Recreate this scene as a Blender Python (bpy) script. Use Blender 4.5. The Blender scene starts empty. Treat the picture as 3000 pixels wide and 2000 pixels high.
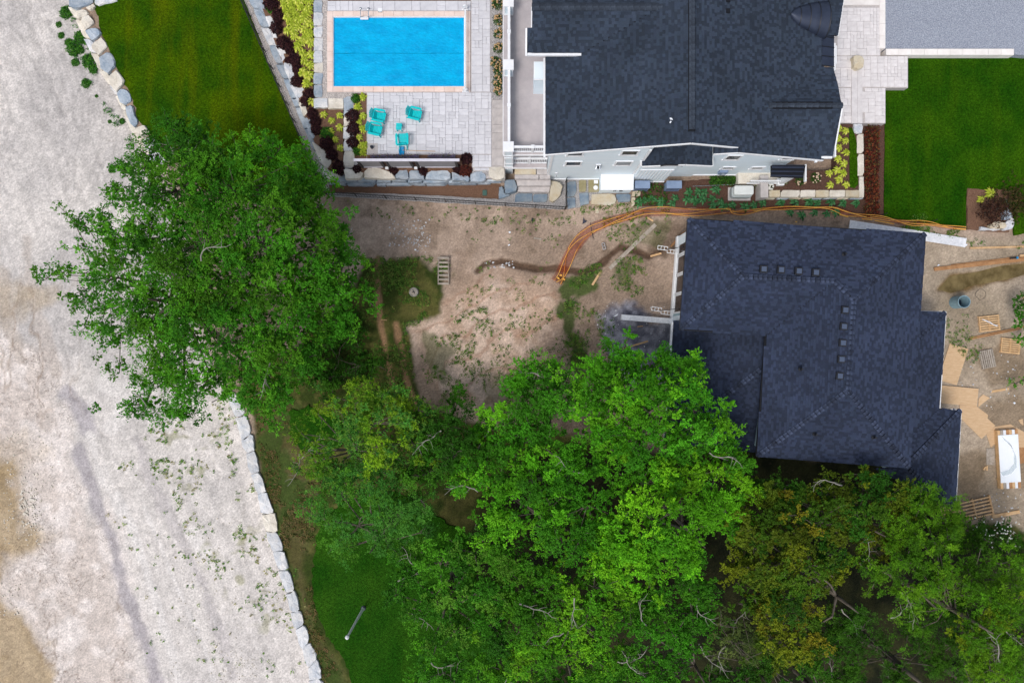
import bpy, bmesh, math, random
import numpy as np
from mathutils import Vector, Matrix

# ------------------------------------------------------------------ camera, sky, sun, exposure
SC = bpy.context.scene
COL = SC.collection
CAM_H, FPX = 44.0, 2000.0            # metres above the yard; focal length in photo pixels (3000 wide)
cam_d = bpy.data.cameras.new('camera')
cam_d.sensor_width = 36.0
cam_d.lens = 36.0 * FPX / 3000.0
cam_d.clip_end = 3000.0
cam = bpy.data.objects.new('camera', cam_d)
cam.location = (0, 0, CAM_H)
COL.objects.link(cam)
SC.camera = cam

SUN_EL, SUN_AZ = math.radians(60), math.radians(-138)     # azimuth from +Y towards +X
world = bpy.data.worlds.new('World'); SC.world = world; world.use_nodes = True
wn = world.node_tree.nodes; wl = world.node_tree.links; wn.clear()
sky = wn.new('ShaderNodeTexSky'); sky.sky_type = 'NISHITA'; sky.sun_disc = False
sky.sun_elevation = SUN_EL; sky.sun_rotation = SUN_AZ
sky.air_density = 1.0; sky.dust_density = 3.5; sky.ozone_density = 0.6; sky.altitude = 200
bg = wn.new('ShaderNodeBackground'); bg.inputs['Strength'].default_value = 0.135
wo = wn.new('ShaderNodeOutputWorld')
hs = wn.new('ShaderNodeHueSaturation'); hs.inputs['Saturation'].default_value = .58      # thin overcast: greyer than clear sky
wl.new(sky.outputs[0], hs.inputs['Color']); wl.new(hs.outputs[0], bg.inputs[0]); wl.new(bg.outputs[0], wo.inputs[0])
sun_d = bpy.data.lights.new('sun', 'SUN'); sun_d.energy = 1.5; sun_d.angle = math.radians(18)
sun_d.color = (1.0, 0.95, 0.90)
sun = bpy.data.objects.new('sun', sun_d); COL.objects.link(sun)
sd = Vector((math.sin(SUN_AZ) * math.cos(SUN_EL), math.cos(SUN_AZ) * math.cos(SUN_EL), math.sin(SUN_EL)))
sun.rotation_euler = sd.to_track_quat('Z', 'Y').to_euler()
sun.location = (0, 0, 80)
SC.view_settings.view_transform = 'Standard'
SC.view_settings.look = 'None'
SC.view_settings.exposure = 0.15
SC.view_settings.gamma = 1.0
SC.view_settings.use_curve_mapping = False
SC.cycles.max_bounces = 6
SC.cycles.diffuse_bounces = 3
SC.cycles.transparent_max_bounces = 6
SC.cycles.caustics_reflective = False
SC.cycles.caustics_refractive = False

# ------------------------------------------------------------------ helpers
RND = random.Random(11)
NPR = np.random.default_rng(5)
def P(px, py, z=0.0):
    k = (CAM_H - z) / FPX
    return ((px - 1500) * k, (1000 - py) * k, z)
def PV(px, py, z=0.0): return Vector(P(px, py, z))

ORG = {}
ORDN = 'first second third fourth fifth sixth seventh eighth ninth tenth eleventh twelfth thirteenth fourteenth fifteenth sixteenth'.split()
class MB:
    def __init__(s): s.v = []; s.f = []; s.c = []
    def vert(s, p): s.v.append((p[0], p[1], p[2])); return len(s.v) - 1
    def face(s, idx, c=None): s.f.append(tuple(idx)); s.c.append(c)
    def poly(s, pts, c=None): s.face([s.vert(p) for p in pts], c)
    def box(s, c, size, rz=0.0, col=None, rx=0.0, ry=0.0):
        m = Matrix.Rotation(rz, 3, 'Z') @ Matrix.Rotation(ry, 3, 'Y') @ Matrix.Rotation(rx, 3, 'X')
        c = Vector(c); h = [a / 2 for a in size]; i0 = len(s.v)
        for z in (-1, 1):
            for y in (-1, 1):
                for x in (-1, 1):
                    s.vert(c + m @ Vector((x * h[0], y * h[1], z * h[2])))
        for q in ((0, 2, 3, 1), (4, 5, 7, 6), (0, 1, 5, 4), (2, 6, 7, 3), (0, 4, 6, 2), (1, 3, 7, 5)):
            s.face([i0 + k for k in q], col)
        return s
    def bar(s, a, b, w, h, col=None, up=(0, 0, 1)):       # rectangular bar between two points
        a = Vector(a); b = Vector(b); d = (b - a).normalized(); up = Vector(up)
        if abs(d.dot(up)) > .98: up = Vector((1, 0, 0))
        x = d.cross(up).normalized(); y = x.cross(d).normalized(); i0 = len(s.v)
        for p in (a, b):
            for (i, j) in ((-1, -1), (1, -1), (1, 1), (-1, 1)):
                s.vert(p + x * (i * w / 2) + y * (j * h / 2))
        for q in ((3, 2, 1, 0), (4, 5, 6, 7), (0, 1, 5, 4), (1, 2, 6, 5), (2, 3, 7, 6), (3, 0, 4, 7)):
            s.face([i0 + k for k in q], col)
        return s
    def prism(s, pts, z0, z1, col=None, bottom=True):
        n = len(pts)
        ar = sum(pts[i][0] * pts[(i + 1) % n][1] - pts[(i + 1) % n][0] * pts[i][1] for i in range(n))
        if ar < 0: pts = list(reversed(pts))
        b = [s.vert((p[0], p[1], z0)) for p in pts]; t = [s.vert((p[0], p[1], z1)) for p in pts]
        s.face(t, col)
        if bottom: s.face(list(reversed(b)), col)
        for i in range(n):
            j = (i + 1) % n; s.face((b[i], b[j], t[j], t[i]), col)
        return s
    def tube(s, pts, rad, n=6, cap=True, col=None):
        pts = [Vector(p) for p in pts]
        if not hasattr(rad, '__len__'): rad = [rad] * len(pts)
        rings = []; prev = None
        for i, p in enumerate(pts):
            d = (pts[min(i + 1, len(pts) - 1)] - pts[max(i - 1, 0)])
            d = d.normalized() if d.length > 1e-9 else Vector((0, 0, 1))
            if prev is None: prev = Vector((1, 0, 0)) if abs(d.x) < .9 else Vector((0, 1, 0))
            x = (prev - d * prev.dot(d))
            x = x.normalized() if x.length > 1e-6 else d.orthogonal().normalized()
            y = d.cross(x); prev = x
            rings.append([s.vert(p + (x * math.cos(2 * math.pi * k / n) + y * math.sin(2 * math.pi * k / n)) * rad[i]) for k in range(n)])
        for a, b in zip(rings, rings[1:]):
            for k in range(n):
                s.face((a[k], a[(k + 1) % n], b[(k + 1) % n], b[k]), col)
        if cap:
            s.face(list(reversed(rings[0])), col); s.face(rings[-1], col)
        return s
    def lathe(s, c, prof, n=16, col=None):                # prof: (radius, z) from bottom to top
        rings = []
        for r, z in prof:
            rings.append([s.vert((c[0] + r * math.cos(2 * math.pi * k / n), c[1] + r * math.sin(2 * math.pi * k / n), c[2] + z)) for k in range(n)])
        for a, b in zip(rings, rings[1:]):
            for k in range(n): s.face((a[k], a[(k + 1) % n], b[(k + 1) % n], b[k]), col)
        s.face(list(reversed(rings[0])), col); s.face(rings[-1], col)
        return s
    def mesh(s, name, org=(0, 0, 0), smooth=False):
        me = bpy.data.meshes.new(name)
        o = Vector(org)
        me.from_pydata([(x - o.x, y - o.y, z - o.z) for x, y, z in s.v], [], s.f)
        if any(c is not None for c in s.c):
            at = me.attributes.new('tint', 'FLOAT_COLOR', 'FACE')
            buf = np.ones((len(s.f), 4), dtype=np.float32)
            for i, c in enumerate(s.c):
                if c is not None: buf[i, :3] = c
            at.data.foreach_set('color', buf.ravel())
        if smooth: me.shade_smooth()
        me.update()
        return me
    def build(s, name, mat, parent=None, smooth=False):
        if parent is not None: org = ORG.get(parent.name, (0, 0, 0))
        else:
            a = np.array(s.v); org = (float(a[:, 0].mean()), float(a[:, 1].mean()), float(a[:, 2].min()))
        o = bpy.data.objects.new(name, s.mesh(name, org, smooth))
        COL.objects.link(o)
        o.data.materials.append(M[mat] if isinstance(mat, str) else mat)
        if parent is not None: o.parent = parent; ORG[o.name] = org
        else: o.location = org; ORG[o.name] = org
        return o

def tag(o, label=None, cat=None, group=None, kind=None):
    if label: o['label'] = label
    if cat: o['category'] = cat
    if group: o['group'] = group
    if kind: o['kind'] = kind
    return o
def thing(name, label, cat, loc=(0, 0, 0), rz=0.0, group=None):
    o = bpy.data.objects.new(name, None); COL.objects.link(o)
    o.empty_display_size = .2
    o.location = loc; o.rotation_euler = (0, 0, rz)
    ORG[o.name] = (0, 0, 0) if rz else tuple(loc)
    return tag(o, label, cat, group)
def local_thing(name, label, cat, loc, rz=0.0, group=None):      # parts are given in the thing's own coordinates
    o = thing(name, label, cat, loc, rz, group); ORG[o.name] = (0, 0, 0); return o
def copy_tree(o, parent=None):
    c = o.copy(); COL.objects.link(c); c.parent = parent
    for ch in o.children: copy_tree(ch, c)
    return c
def link_mesh(name, me, parent=None, loc=(0, 0, 0), rz=0.0, scale=None):
    o = bpy.data.objects.new(name, me); COL.objects.link(o); o.parent = parent
    o.location = loc; o.rotation_euler = (0, 0, rz)
    if scale: o.scale = scale if hasattr(scale, '__len__') else (scale,) * 3
    return o
def fast_mesh(name, V, quads, tint=None, k=4):              # numpy mesh, k-gons
    me = bpy.data.meshes.new(name)
    nq = len(quads)
    me.vertices.add(len(V)); me.vertices.foreach_set('co', np.ascontiguousarray(V, dtype=np.float32).ravel())
    me.loops.add(nq * k); me.loops.foreach_set('vertex_index', np.ascontiguousarray(quads, dtype=np.int32).ravel())
    me.polygons.add(nq); me.polygons.foreach_set('loop_start', np.arange(0, nq * k, k, dtype=np.int32))
    try: me.polygons.foreach_set('loop_total', np.full(nq, k, dtype=np.int32))
    except Exception: pass
    if tint is not None:
        at = me.attributes.new('tint', 'FLOAT_COLOR', 'FACE')
        buf = np.ones((nq, 4), dtype=np.float32); buf[:, :3] = tint
        at.data.foreach_set('color', buf.ravel())
    me.update(calc_edges=True)
    return me

# ------------------------------------------------------------------ materials
M = {}
def srgb(r, g, b):
    f = lambda c: (c / 255 / 12.92) if c / 255 <= .04045 else ((c / 255 + .055) / 1.055) ** 2.4
    return (f(r), f(g), f(b))
def mat(name, c1, c2=None, scale=4.0, rough=.8, bump=.0, bscale=40.0, tint=False, objrand=0.0, trans=0.0,
        metal=0.0, alpha=1.0, detail=5.0, stretch=(1, 1, 1), spec=.3, fine=0.0, finescale=60.0, lo=.35, hi=.65, bdist=.02):
    m = bpy.data.materials.new(name); m.use_nodes = True; M[name] = m
    nt = m.node_tree; N = nt.nodes; L = nt.links; N.clear()
    out = N.new('ShaderNodeOutputMaterial'); bs = N.new('ShaderNodeBsdfPrincipled')
    bs.inputs['Roughness'].default_value = rough; bs.inputs['Metallic'].default_value = metal
    bs.inputs['Specular IOR Level'].default_value = spec
    tc = N.new('ShaderNodeTexCoord'); mp = N.new('ShaderNodeMapping'); mp.inputs['Scale'].default_value = stretch
    L.new(tc.outputs['Object'], mp.inputs['Vector'])
    col = None
    if c2 is not None:
        nz = N.new('ShaderNodeTexNoise'); nz.inputs['Scale'].default_value = scale; nz.inputs['Detail'].default_value = detail
        nz.inputs['Roughness'].default_value = .62
        L.new(mp.outputs[0], nz.inputs['Vector'])
        rp = N.new('ShaderNodeValToRGB'); rp.color_ramp.elements[0].position = lo; rp.color_ramp.elements[1].position = hi
        rp.color_ramp.elements[0].color = (*c1, 1); rp.color_ramp.elements[1].color = (*c2, 1)
        L.new(nz.outputs['Fac'], rp.inputs['Fac']); col = rp.outputs['Color']
    else:
        rgb = N.new('ShaderNodeRGB'); rgb.outputs[0].default_value = (*c1, 1); col = rgb.outputs[0]
    def mul(col, fac_socket):
        mx = N.new('ShaderNodeMix'); mx.data_type = 'RGBA'; mx.blend_type = 'MULTIPLY'; mx.inputs['Factor'].default_value = 1
        L.new(col, mx.inputs['A']); L.new(fac_socket, mx.inputs['B']); return mx.outputs['Result']
    if tint:
        at = N.new('ShaderNodeAttribute'); at.attribute_name = 'tint'; col = mul(col, at.outputs['Color'])
    if objrand:
        oi = N.new('ShaderNodeObjectInfo'); mr = N.new('ShaderNodeMapRange')
        mr.inputs['To Min'].default_value = 1 - objrand; mr.inputs['To Max'].default_value = 1 + objrand * .6
        L.new(oi.outputs['Random'], mr.inputs['Value']); col = mul(col, mr.outputs[0])
    if fine:
        n2 = N.new('ShaderNodeTexNoise'); n2.inputs['Scale'].default_value = finescale; n2.inputs['Detail'].default_value = 3
        L.new(mp.outputs[0], n2.inputs['Vector'])
        mr = N.new('ShaderNodeMapRange'); mr.inputs['From Min'].default_value = .25; mr.inputs['From Max'].default_value = .75
        mr.inputs['To Min'].default_value = 1 - fine; mr.inputs['To Max'].default_value = 1 + fine
        L.new(n2.outputs['Fac'], mr.inputs['Value']); col = mul(col, mr.outputs[0])
    L.new(col, bs.inputs['Base Color'])
    if bump:
        n3 = N.new('ShaderNodeTexNoise'); n3.inputs['Scale'].default_value = bscale; n3.inputs['Detail'].default_value = 4
        L.new(mp.outputs[0], n3.inputs['Vector'])
        bp = N.new('ShaderNodeBump'); bp.inputs['Strength'].default_value = bump; bp.inputs['Distance'].default_value = bdist
        L.new(n3.outputs['Fac'], bp.inputs['Height']); L.new(bp.outputs[0], bs.inputs['Normal'])
    surf = bs.outputs[0]
    if trans:
        tr = N.new('ShaderNodeBsdfTranslucent'); L.new(col, tr.inputs['Color'])
        mx = N.new('ShaderNodeMixShader'); mx.inputs[0].default_value = trans
        L.new(surf, mx.inputs[1]); L.new(tr.outputs[0], mx.inputs[2]); surf = mx.outputs[0]
    if alpha < 1:
        tr = N.new('ShaderNodeBsdfTransparent'); mx = N.new('ShaderNodeMixShader'); mx.inputs[0].default_value = alpha
        L.new(tr.outputs[0], mx.inputs[1]); L.new(surf, mx.inputs[2]); surf = mx.outputs[0]
    L.new(surf, out.inputs[0])
    return m

mat('leaf', (1, 1, 1), tint=True, rough=.62, trans=.25, spec=.12)
mat('bark', srgb(70, 64, 56), srgb(112, 104, 94), scale=3, rough=.95, bump=.5, bscale=14, stretch=(1, 1, .3))
mat('bark_pale', srgb(128, 124, 116), srgb(168, 164, 156), scale=4, rough=.9, bump=.3, bscale=16)
mat('shingle', srgb(42, 51, 64), srgb(50, 60, 75), scale=.5, rough=.92, tint=True, fine=.2, finescale=30, bump=.3, bscale=160, bdist=.01)
mat('shingle_blue', srgb(40, 48, 66), srgb(48, 57, 78), scale=.5, rough=.92, tint=True, fine=.2, finescale=30, bump=.3, bscale=160, bdist=.01)
mat('cap', srgb(42, 49, 60), srgb(62, 71, 84), scale=9, rough=.92, objrand=.25, fine=.2)
mat('cap_blue', srgb(36, 43, 60), srgb(66, 76, 99), scale=6, rough=.92, objrand=.5, fine=.2)
mat('roof_base', srgb(22, 25, 32), rough=.95)
mat('roof_metal', srgb(46, 54, 72), srgb(56, 65, 84), scale=2, rough=.45, metal=.35, spec=.5)
mat('dark_metal', srgb(26, 28, 34), rough=.5, spec=.5)
mat('black_fence', srgb(18, 19, 22), rough=.45, spec=.5)
mat('white_trim', srgb(238, 240, 243), srgb(228, 231, 235), scale=3, rough=.5, fine=.03)
mat('siding', srgb(222, 236, 245), srgb(230, 241, 248), scale=1.5, rough=.65, bump=.9, bscale=3.2, stretch=(.02, .02, 3.0), bdist=.012)
mat('siding_blue', srgb(150, 176, 186), srgb(166, 190, 198), scale=1.5, rough=.65, fine=.05)
mat('glass', srgb(12, 17, 28), srgb(26, 33, 48), scale=1.2, rough=.12, spec=.2)
mat('deck', srgb(172, 165, 168), srgb(188, 181, 182), scale=1.3, rough=.85, fine=.07, finescale=45)
mat('paver', srgb(204, 204, 210), srgb(217, 217, 222), scale=3, rough=.9, objrand=.09, fine=.07, finescale=40)
mat('walk_paver', srgb(214, 209, 209), srgb(230, 226, 226), scale=3, rough=.9, objrand=.08, fine=.06, finescale=40)
mat('joint', srgb(176, 171, 170), srgb(194, 188, 186), scale=9, rough=.95)
mat('coping', srgb(226, 202, 190), srgb(236, 218, 209), scale=2, rough=.85, objrand=.06, fine=.05)
mat('kerb', srgb(232, 226, 222), srgb(244, 240, 236), scale=2, rough=.85, objrand=.05)
mat('stone_pale', srgb(188, 194, 202), srgb(226, 224, 222), scale=1.8, rough=.9, objrand=.14, fine=.12, finescale=14, bump=.6, bscale=9, bdist=.05)
mat('stone_blue', srgb(140, 156, 172), srgb(186, 194, 202), scale=1.7, rough=.9, objrand=.16, fine=.12, finescale=12, bump=.6, bscale=9, bdist=.05)
mat('stone_warm', srgb(206, 198, 184), srgb(230, 224, 212), scale=1.6, rough=.9, objrand=.1, fine=.1, finescale=14, bump=.6, bscale=9, bdist=.05)
mat('stone_tan', srgb(196, 180, 150), srgb(206, 200, 184), scale=1.5, rough=.9, objrand=.12, fine=.1, finescale=18, bump=.4, bscale=12, bdist=.03)
mat('flag_blue', srgb(106, 126, 146), srgb(150, 160, 166), scale=1.3, rough=.85, objrand=.12, fine=.08, finescale=20)
mat('flag_olive', srgb(136, 128, 92), srgb(160, 152, 122), scale=1.5, rough=.85, objrand=.1, fine=.1, finescale=20)
mat('concrete', srgb(176, 171, 170), srgb(198, 192, 190), scale=2.5, rough=.9, objrand=.07, fine=.08, finescale=40)
mat('cover', srgb(0, 158, 214), srgb(0, 180, 232), scale=.9, rough=.35, spec=.16, fine=.1, finescale=4, bump=.6, bscale=6, bdist=.05, detail=8, stretch=(1, 1.6, 1))
mat('water', srgb(2, 90, 140), rough=.2, spec=.3)
mat('teal', srgb(0, 192, 198), srgb(10, 206, 210), scale=5, rough=.5, spec=.25)
mat('azure', srgb(10, 130, 190), srgb(24, 150, 206), scale=5, rough=.5)
mat('steel', srgb(196, 202, 208), rough=.25, metal=.9)
mat('mulch', srgb(92, 66, 52), srgb(140, 108, 88), scale=22, rough=1, fine=.35, finescale=30, bump=1, bscale=24, bdist=.05, lo=.3, hi=.7)
mat('mulch_dark', srgb(66, 46, 40), srgb(110, 82, 68), scale=20, rough=1, fine=.35, finescale=30, bump=1, bscale=24, bdist=.05, lo=.3, hi=.7)
mat('pebbles', srgb(150, 142, 138), srgb(210, 203, 198), scale=18, rough=.95, fine=.3, finescale=26, bump=1, bscale=22, bdist=.05, lo=.36, hi=.62)
mat('pebbles_grey', srgb(120, 118, 120), srgb(196, 192, 190), scale=20, rough=.95, fine=.3, finescale=26, bump=1, bscale=22, bdist=.05, lo=.36, hi=.62)
mat('drive_gravel', srgb(122, 130, 146), srgb(176, 182, 194), scale=14, rough=.95, fine=.3, finescale=24, bump=1, bscale=18, bdist=.05, lo=.32, hi=.68)
mat('wood', srgb(196, 158, 114), srgb(214, 180, 138), scale=3, rough=.8, objrand=.14, fine=.12, finescale=8, stretch=(1, 1, 1))
mat('wood_grey', srgb(150, 140, 128), srgb(178, 168, 156), scale=4, rough=.9, objrand=.16, fine=.14, finescale=9)
mat('wood_brown', srgb(160, 116, 78), srgb(184, 140, 98), scale=3, rough=.85, objrand=.14, fine=.12, finescale=8)
mat('plywood', srgb(200, 166, 128), srgb(212, 182, 146), scale=2.2, rough=.85, objrand=.1, fine=.08, finescale=10, stretch=(1, 5, 1))
mat('white_sheet', srgb(244, 248, 251), srgb(234, 241, 247), scale=1.2, rough=.45)
mat('plastic_film', srgb(206, 220, 226), rough=.2, alpha=.45, spec=.6)
mat('aluminium', srgb(214, 218, 224), srgb(232, 234, 238), scale=4, rough=.4, fine=.08, finescale=8)
mat('appliance', srgb(122, 142, 172), srgb(136, 155, 184), scale=3, rough=.5)
mat('appliance_dark', srgb(74, 86, 108), rough=.6)
mat('generator', srgb(226, 230, 228), srgb(216, 221, 220), scale=3, rough=.45)
mat('generator_body', srgb(170, 178, 180), rough=.55)
mat('screen_grey', srgb(128, 126, 130), srgb(148, 146, 150), scale=6, rough=.8, stretch=(1, 1, 8))
mat('screen_dark', srgb(70, 66, 66), rough=.8)
mat('screen_cap', srgb(206, 204, 216), srgb(218, 216, 226), scale=4, rough=.7)
mat('net_orange', srgb(190, 76, 32), srgb(130, 46, 22), scale=1.5, rough=.9, alpha=.34, trans=.15)
mat('strap', srgb(232, 184, 90), srgb(222, 150, 66), scale=2.5, rough=.8)
mat('pipe', srgb(116, 146, 158), srgb(140, 168, 178), scale=4, rough=.6)
mat('pipe_dark', srgb(20, 40, 58), rough=.7)
mat('muddy_water', srgb(84, 70, 36), srgb(128, 112, 74), scale=1.2, rough=.15, spec=.4, detail=5)
mat('flower_pale', srgb(226, 196, 168), srgb(236, 214, 190), scale=20, rough=.8, trans=.2)
mat('flower_white', srgb(240, 240, 234), rough=.8, trans=.2)
mat('flower_tan', srgb(196, 160, 110), srgb(214, 182, 140), scale=20, rough=.8, trans=.2)
mat('bronze', srgb(70, 72, 84), rough=.4, metal=.5)
mat('lid_green', srgb(70, 100, 92), rough=.7)
mat('rag', srgb(232, 238, 246), rough=.8)

# ------------------------------------------------------------------ terrain
def vnoise(x, y, scale, seed):
    r = np.random.default_rng(seed); G = r.random((256, 256))
    u = x / scale + 1000.37; v = y / scale + 1000.71
    i = np.floor(u).astype(int); j = np.floor(v).astype(int); fu = u - i; fv = v - j
    fu = fu * fu * (3 - 2 * fu); fv = fv * fv * (3 - 2 * fv)
    g = lambda a, b: G[a % 256, b % 256]
    return (g(i, j) * (1 - fu) + g(i + 1, j) * fu) * (1 - fv) + (g(i, j + 1) * (1 - fu) + g(i + 1, j + 1) * fu) * fv
def fbm(x, y, scale, seed, oct=4, gain=.5):
    s = 0; a = 1; t = 0
    for k in range(oct):
        s = s + a * vnoise(x, y, scale / 2 ** k, seed + 17 * k); t += a; a *= gain
    return s / t
def sstep(a, b, x):
    t = np.clip((x - a) / (b - a), 0, 1); return t * t * (3 - 2 * t)
def poly_sd(px, py, poly):                    # signed distance (positive inside), in photo pixels
    d = np.full(px.shape, 1e9); ins = np.zeros(px.shape, bool); n = len(poly)
    for i in range(n):
        ax, ay = poly[i]; bx, by = poly[(i + 1) % n]
        ex, ey = bx - ax, by - ay; wx, wy = px - ax, py - ay
        t = np.clip((wx * ex + wy * ey) / (ex * ex + ey * ey + 1e-9), 0, 1)
        d = np.minimum(d, np.hypot(wx - t * ex, wy - t * ey))
        c = ((ay <= py) & (by > py)) | ((by <= py) & (ay > py))
        ins ^= c & (px < ax + (py - ay) / (ey if abs(ey) > 1e-9 else 1e-9) * ex)
    return np.where(ins, d, -d)
def line_d(px, py, pts):
    d = np.full(px.shape, 1e9)
    for (ax, ay), (bx, by) in zip(pts, pts[1:]):
        ex, ey = bx - ax, by - ay; t = np.clip(((px - ax) * ex + (py - ay) * ey) / (ex * ex + ey * ey), 0, 1)
        d = np.minimum(d, np.hypot(px - ax - t * ex, py - ay - t * ey))
    return d

BANK = [(150, -400), (240, 20), (262, 80), (290, 140), (330, 215), (365, 290), (410, 380), (450, 440), (520, 640), (560, 850), (610, 1050),
        (680, 1175), (722, 1270), (748, 1380), (786, 1510), (822, 1640), (866, 1800), (920, 1950), (1010, 2300)]
def terrain_z(X, Y):
    px = 1500 + X * FPX / 44.5; py = 1000 - Y * FPX / 44.5
    left = poly_sd(px, py, [(-6000, -400)] + BANK + [(-6000, 2300)])        # >0 on the gravel side
    soft = np.interp(py, [380, 560, 1000, 1160], [12, 110, 110, 12])
    t = sstep(-soft * .5, soft * .5, left)
    z = -0.95 * t
    n = fbm(X, Y, 3.0, 3, 4)
    rough = (n - .5) * (.10 + .12 * t)
    # flat where houses, terraces and lawns sit
    flat = np.maximum(sstep(-30, 10, poly_sd(px, py, [(690, -900), (960, 575), (1660, 615), (2900, 700), (2900, -900)])),
                      sstep(-20, 20, poly_sd(px, py, [(1940, 640), (2740, 690), (2830, 1500), (2180, 1400), (1920, 1100)])))
    z = z + rough * (1 - flat) - .03
    # eroded mound in the yard, ditch along its north side
    md = poly_sd(px, py, [(1230, 950), (1380, 790), (1500, 785), (1640, 800), (1680, 900), (1700, 1100), (1560, 1230), (1390, 1230), (1230, 1100)])
    z = z + .30 * sstep(-5, 70, md)
    ditch = line_d(px, py, [(1400, 795), (1420, 775), (1470, 768), (1520, 782), (1580, 792), (1640, 790), (1700, 800), (1740, 790), (1790, 745), (1815, 728), (1850, 735), (1900, 752), (1940, 735)])
    z = z - .16 * np.exp(-(ditch / 9) ** 2)
    for pts, w, dep in (([(1105, 900), (1120, 1000), (1135, 1080), (1155, 1150)], 9, .10), ([(1160, 960), (1180, 1040), (1190, 1110), (1215, 1190)], 9, .10)):
        z = z - dep * np.exp(-(line_d(px, py, pts) / w) ** 2)
    # construction pit puddle on the east side
    pud = poly_sd(px, py, [(2735, 850), (2770, 812), (2860, 795), (2930, 778), (3010, 770), (3010, 800), (2950, 820), (2850, 838), (2780, 860)])
    z = z - .12 * sstep(-8, 10, pud)
    # tyre ruts and erosion rills in the gravel flat
    rut = np.sin((px * .9 - (py - 1000) * .28) * .10 + 6 * fbm(X, Y, 9, 8, 2)) * .012
    rill = np.abs(fbm(X * 1.6, Y * .8, 2.2, 21, 3) - .5)
    z = z + t * (rut - .07 * np.exp(-(rill / .012) ** 2) * sstep(.42, .6, fbm(X, Y, 6, 31, 2)))
    return z, px, py, left, t, md, ditch, pud

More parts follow.
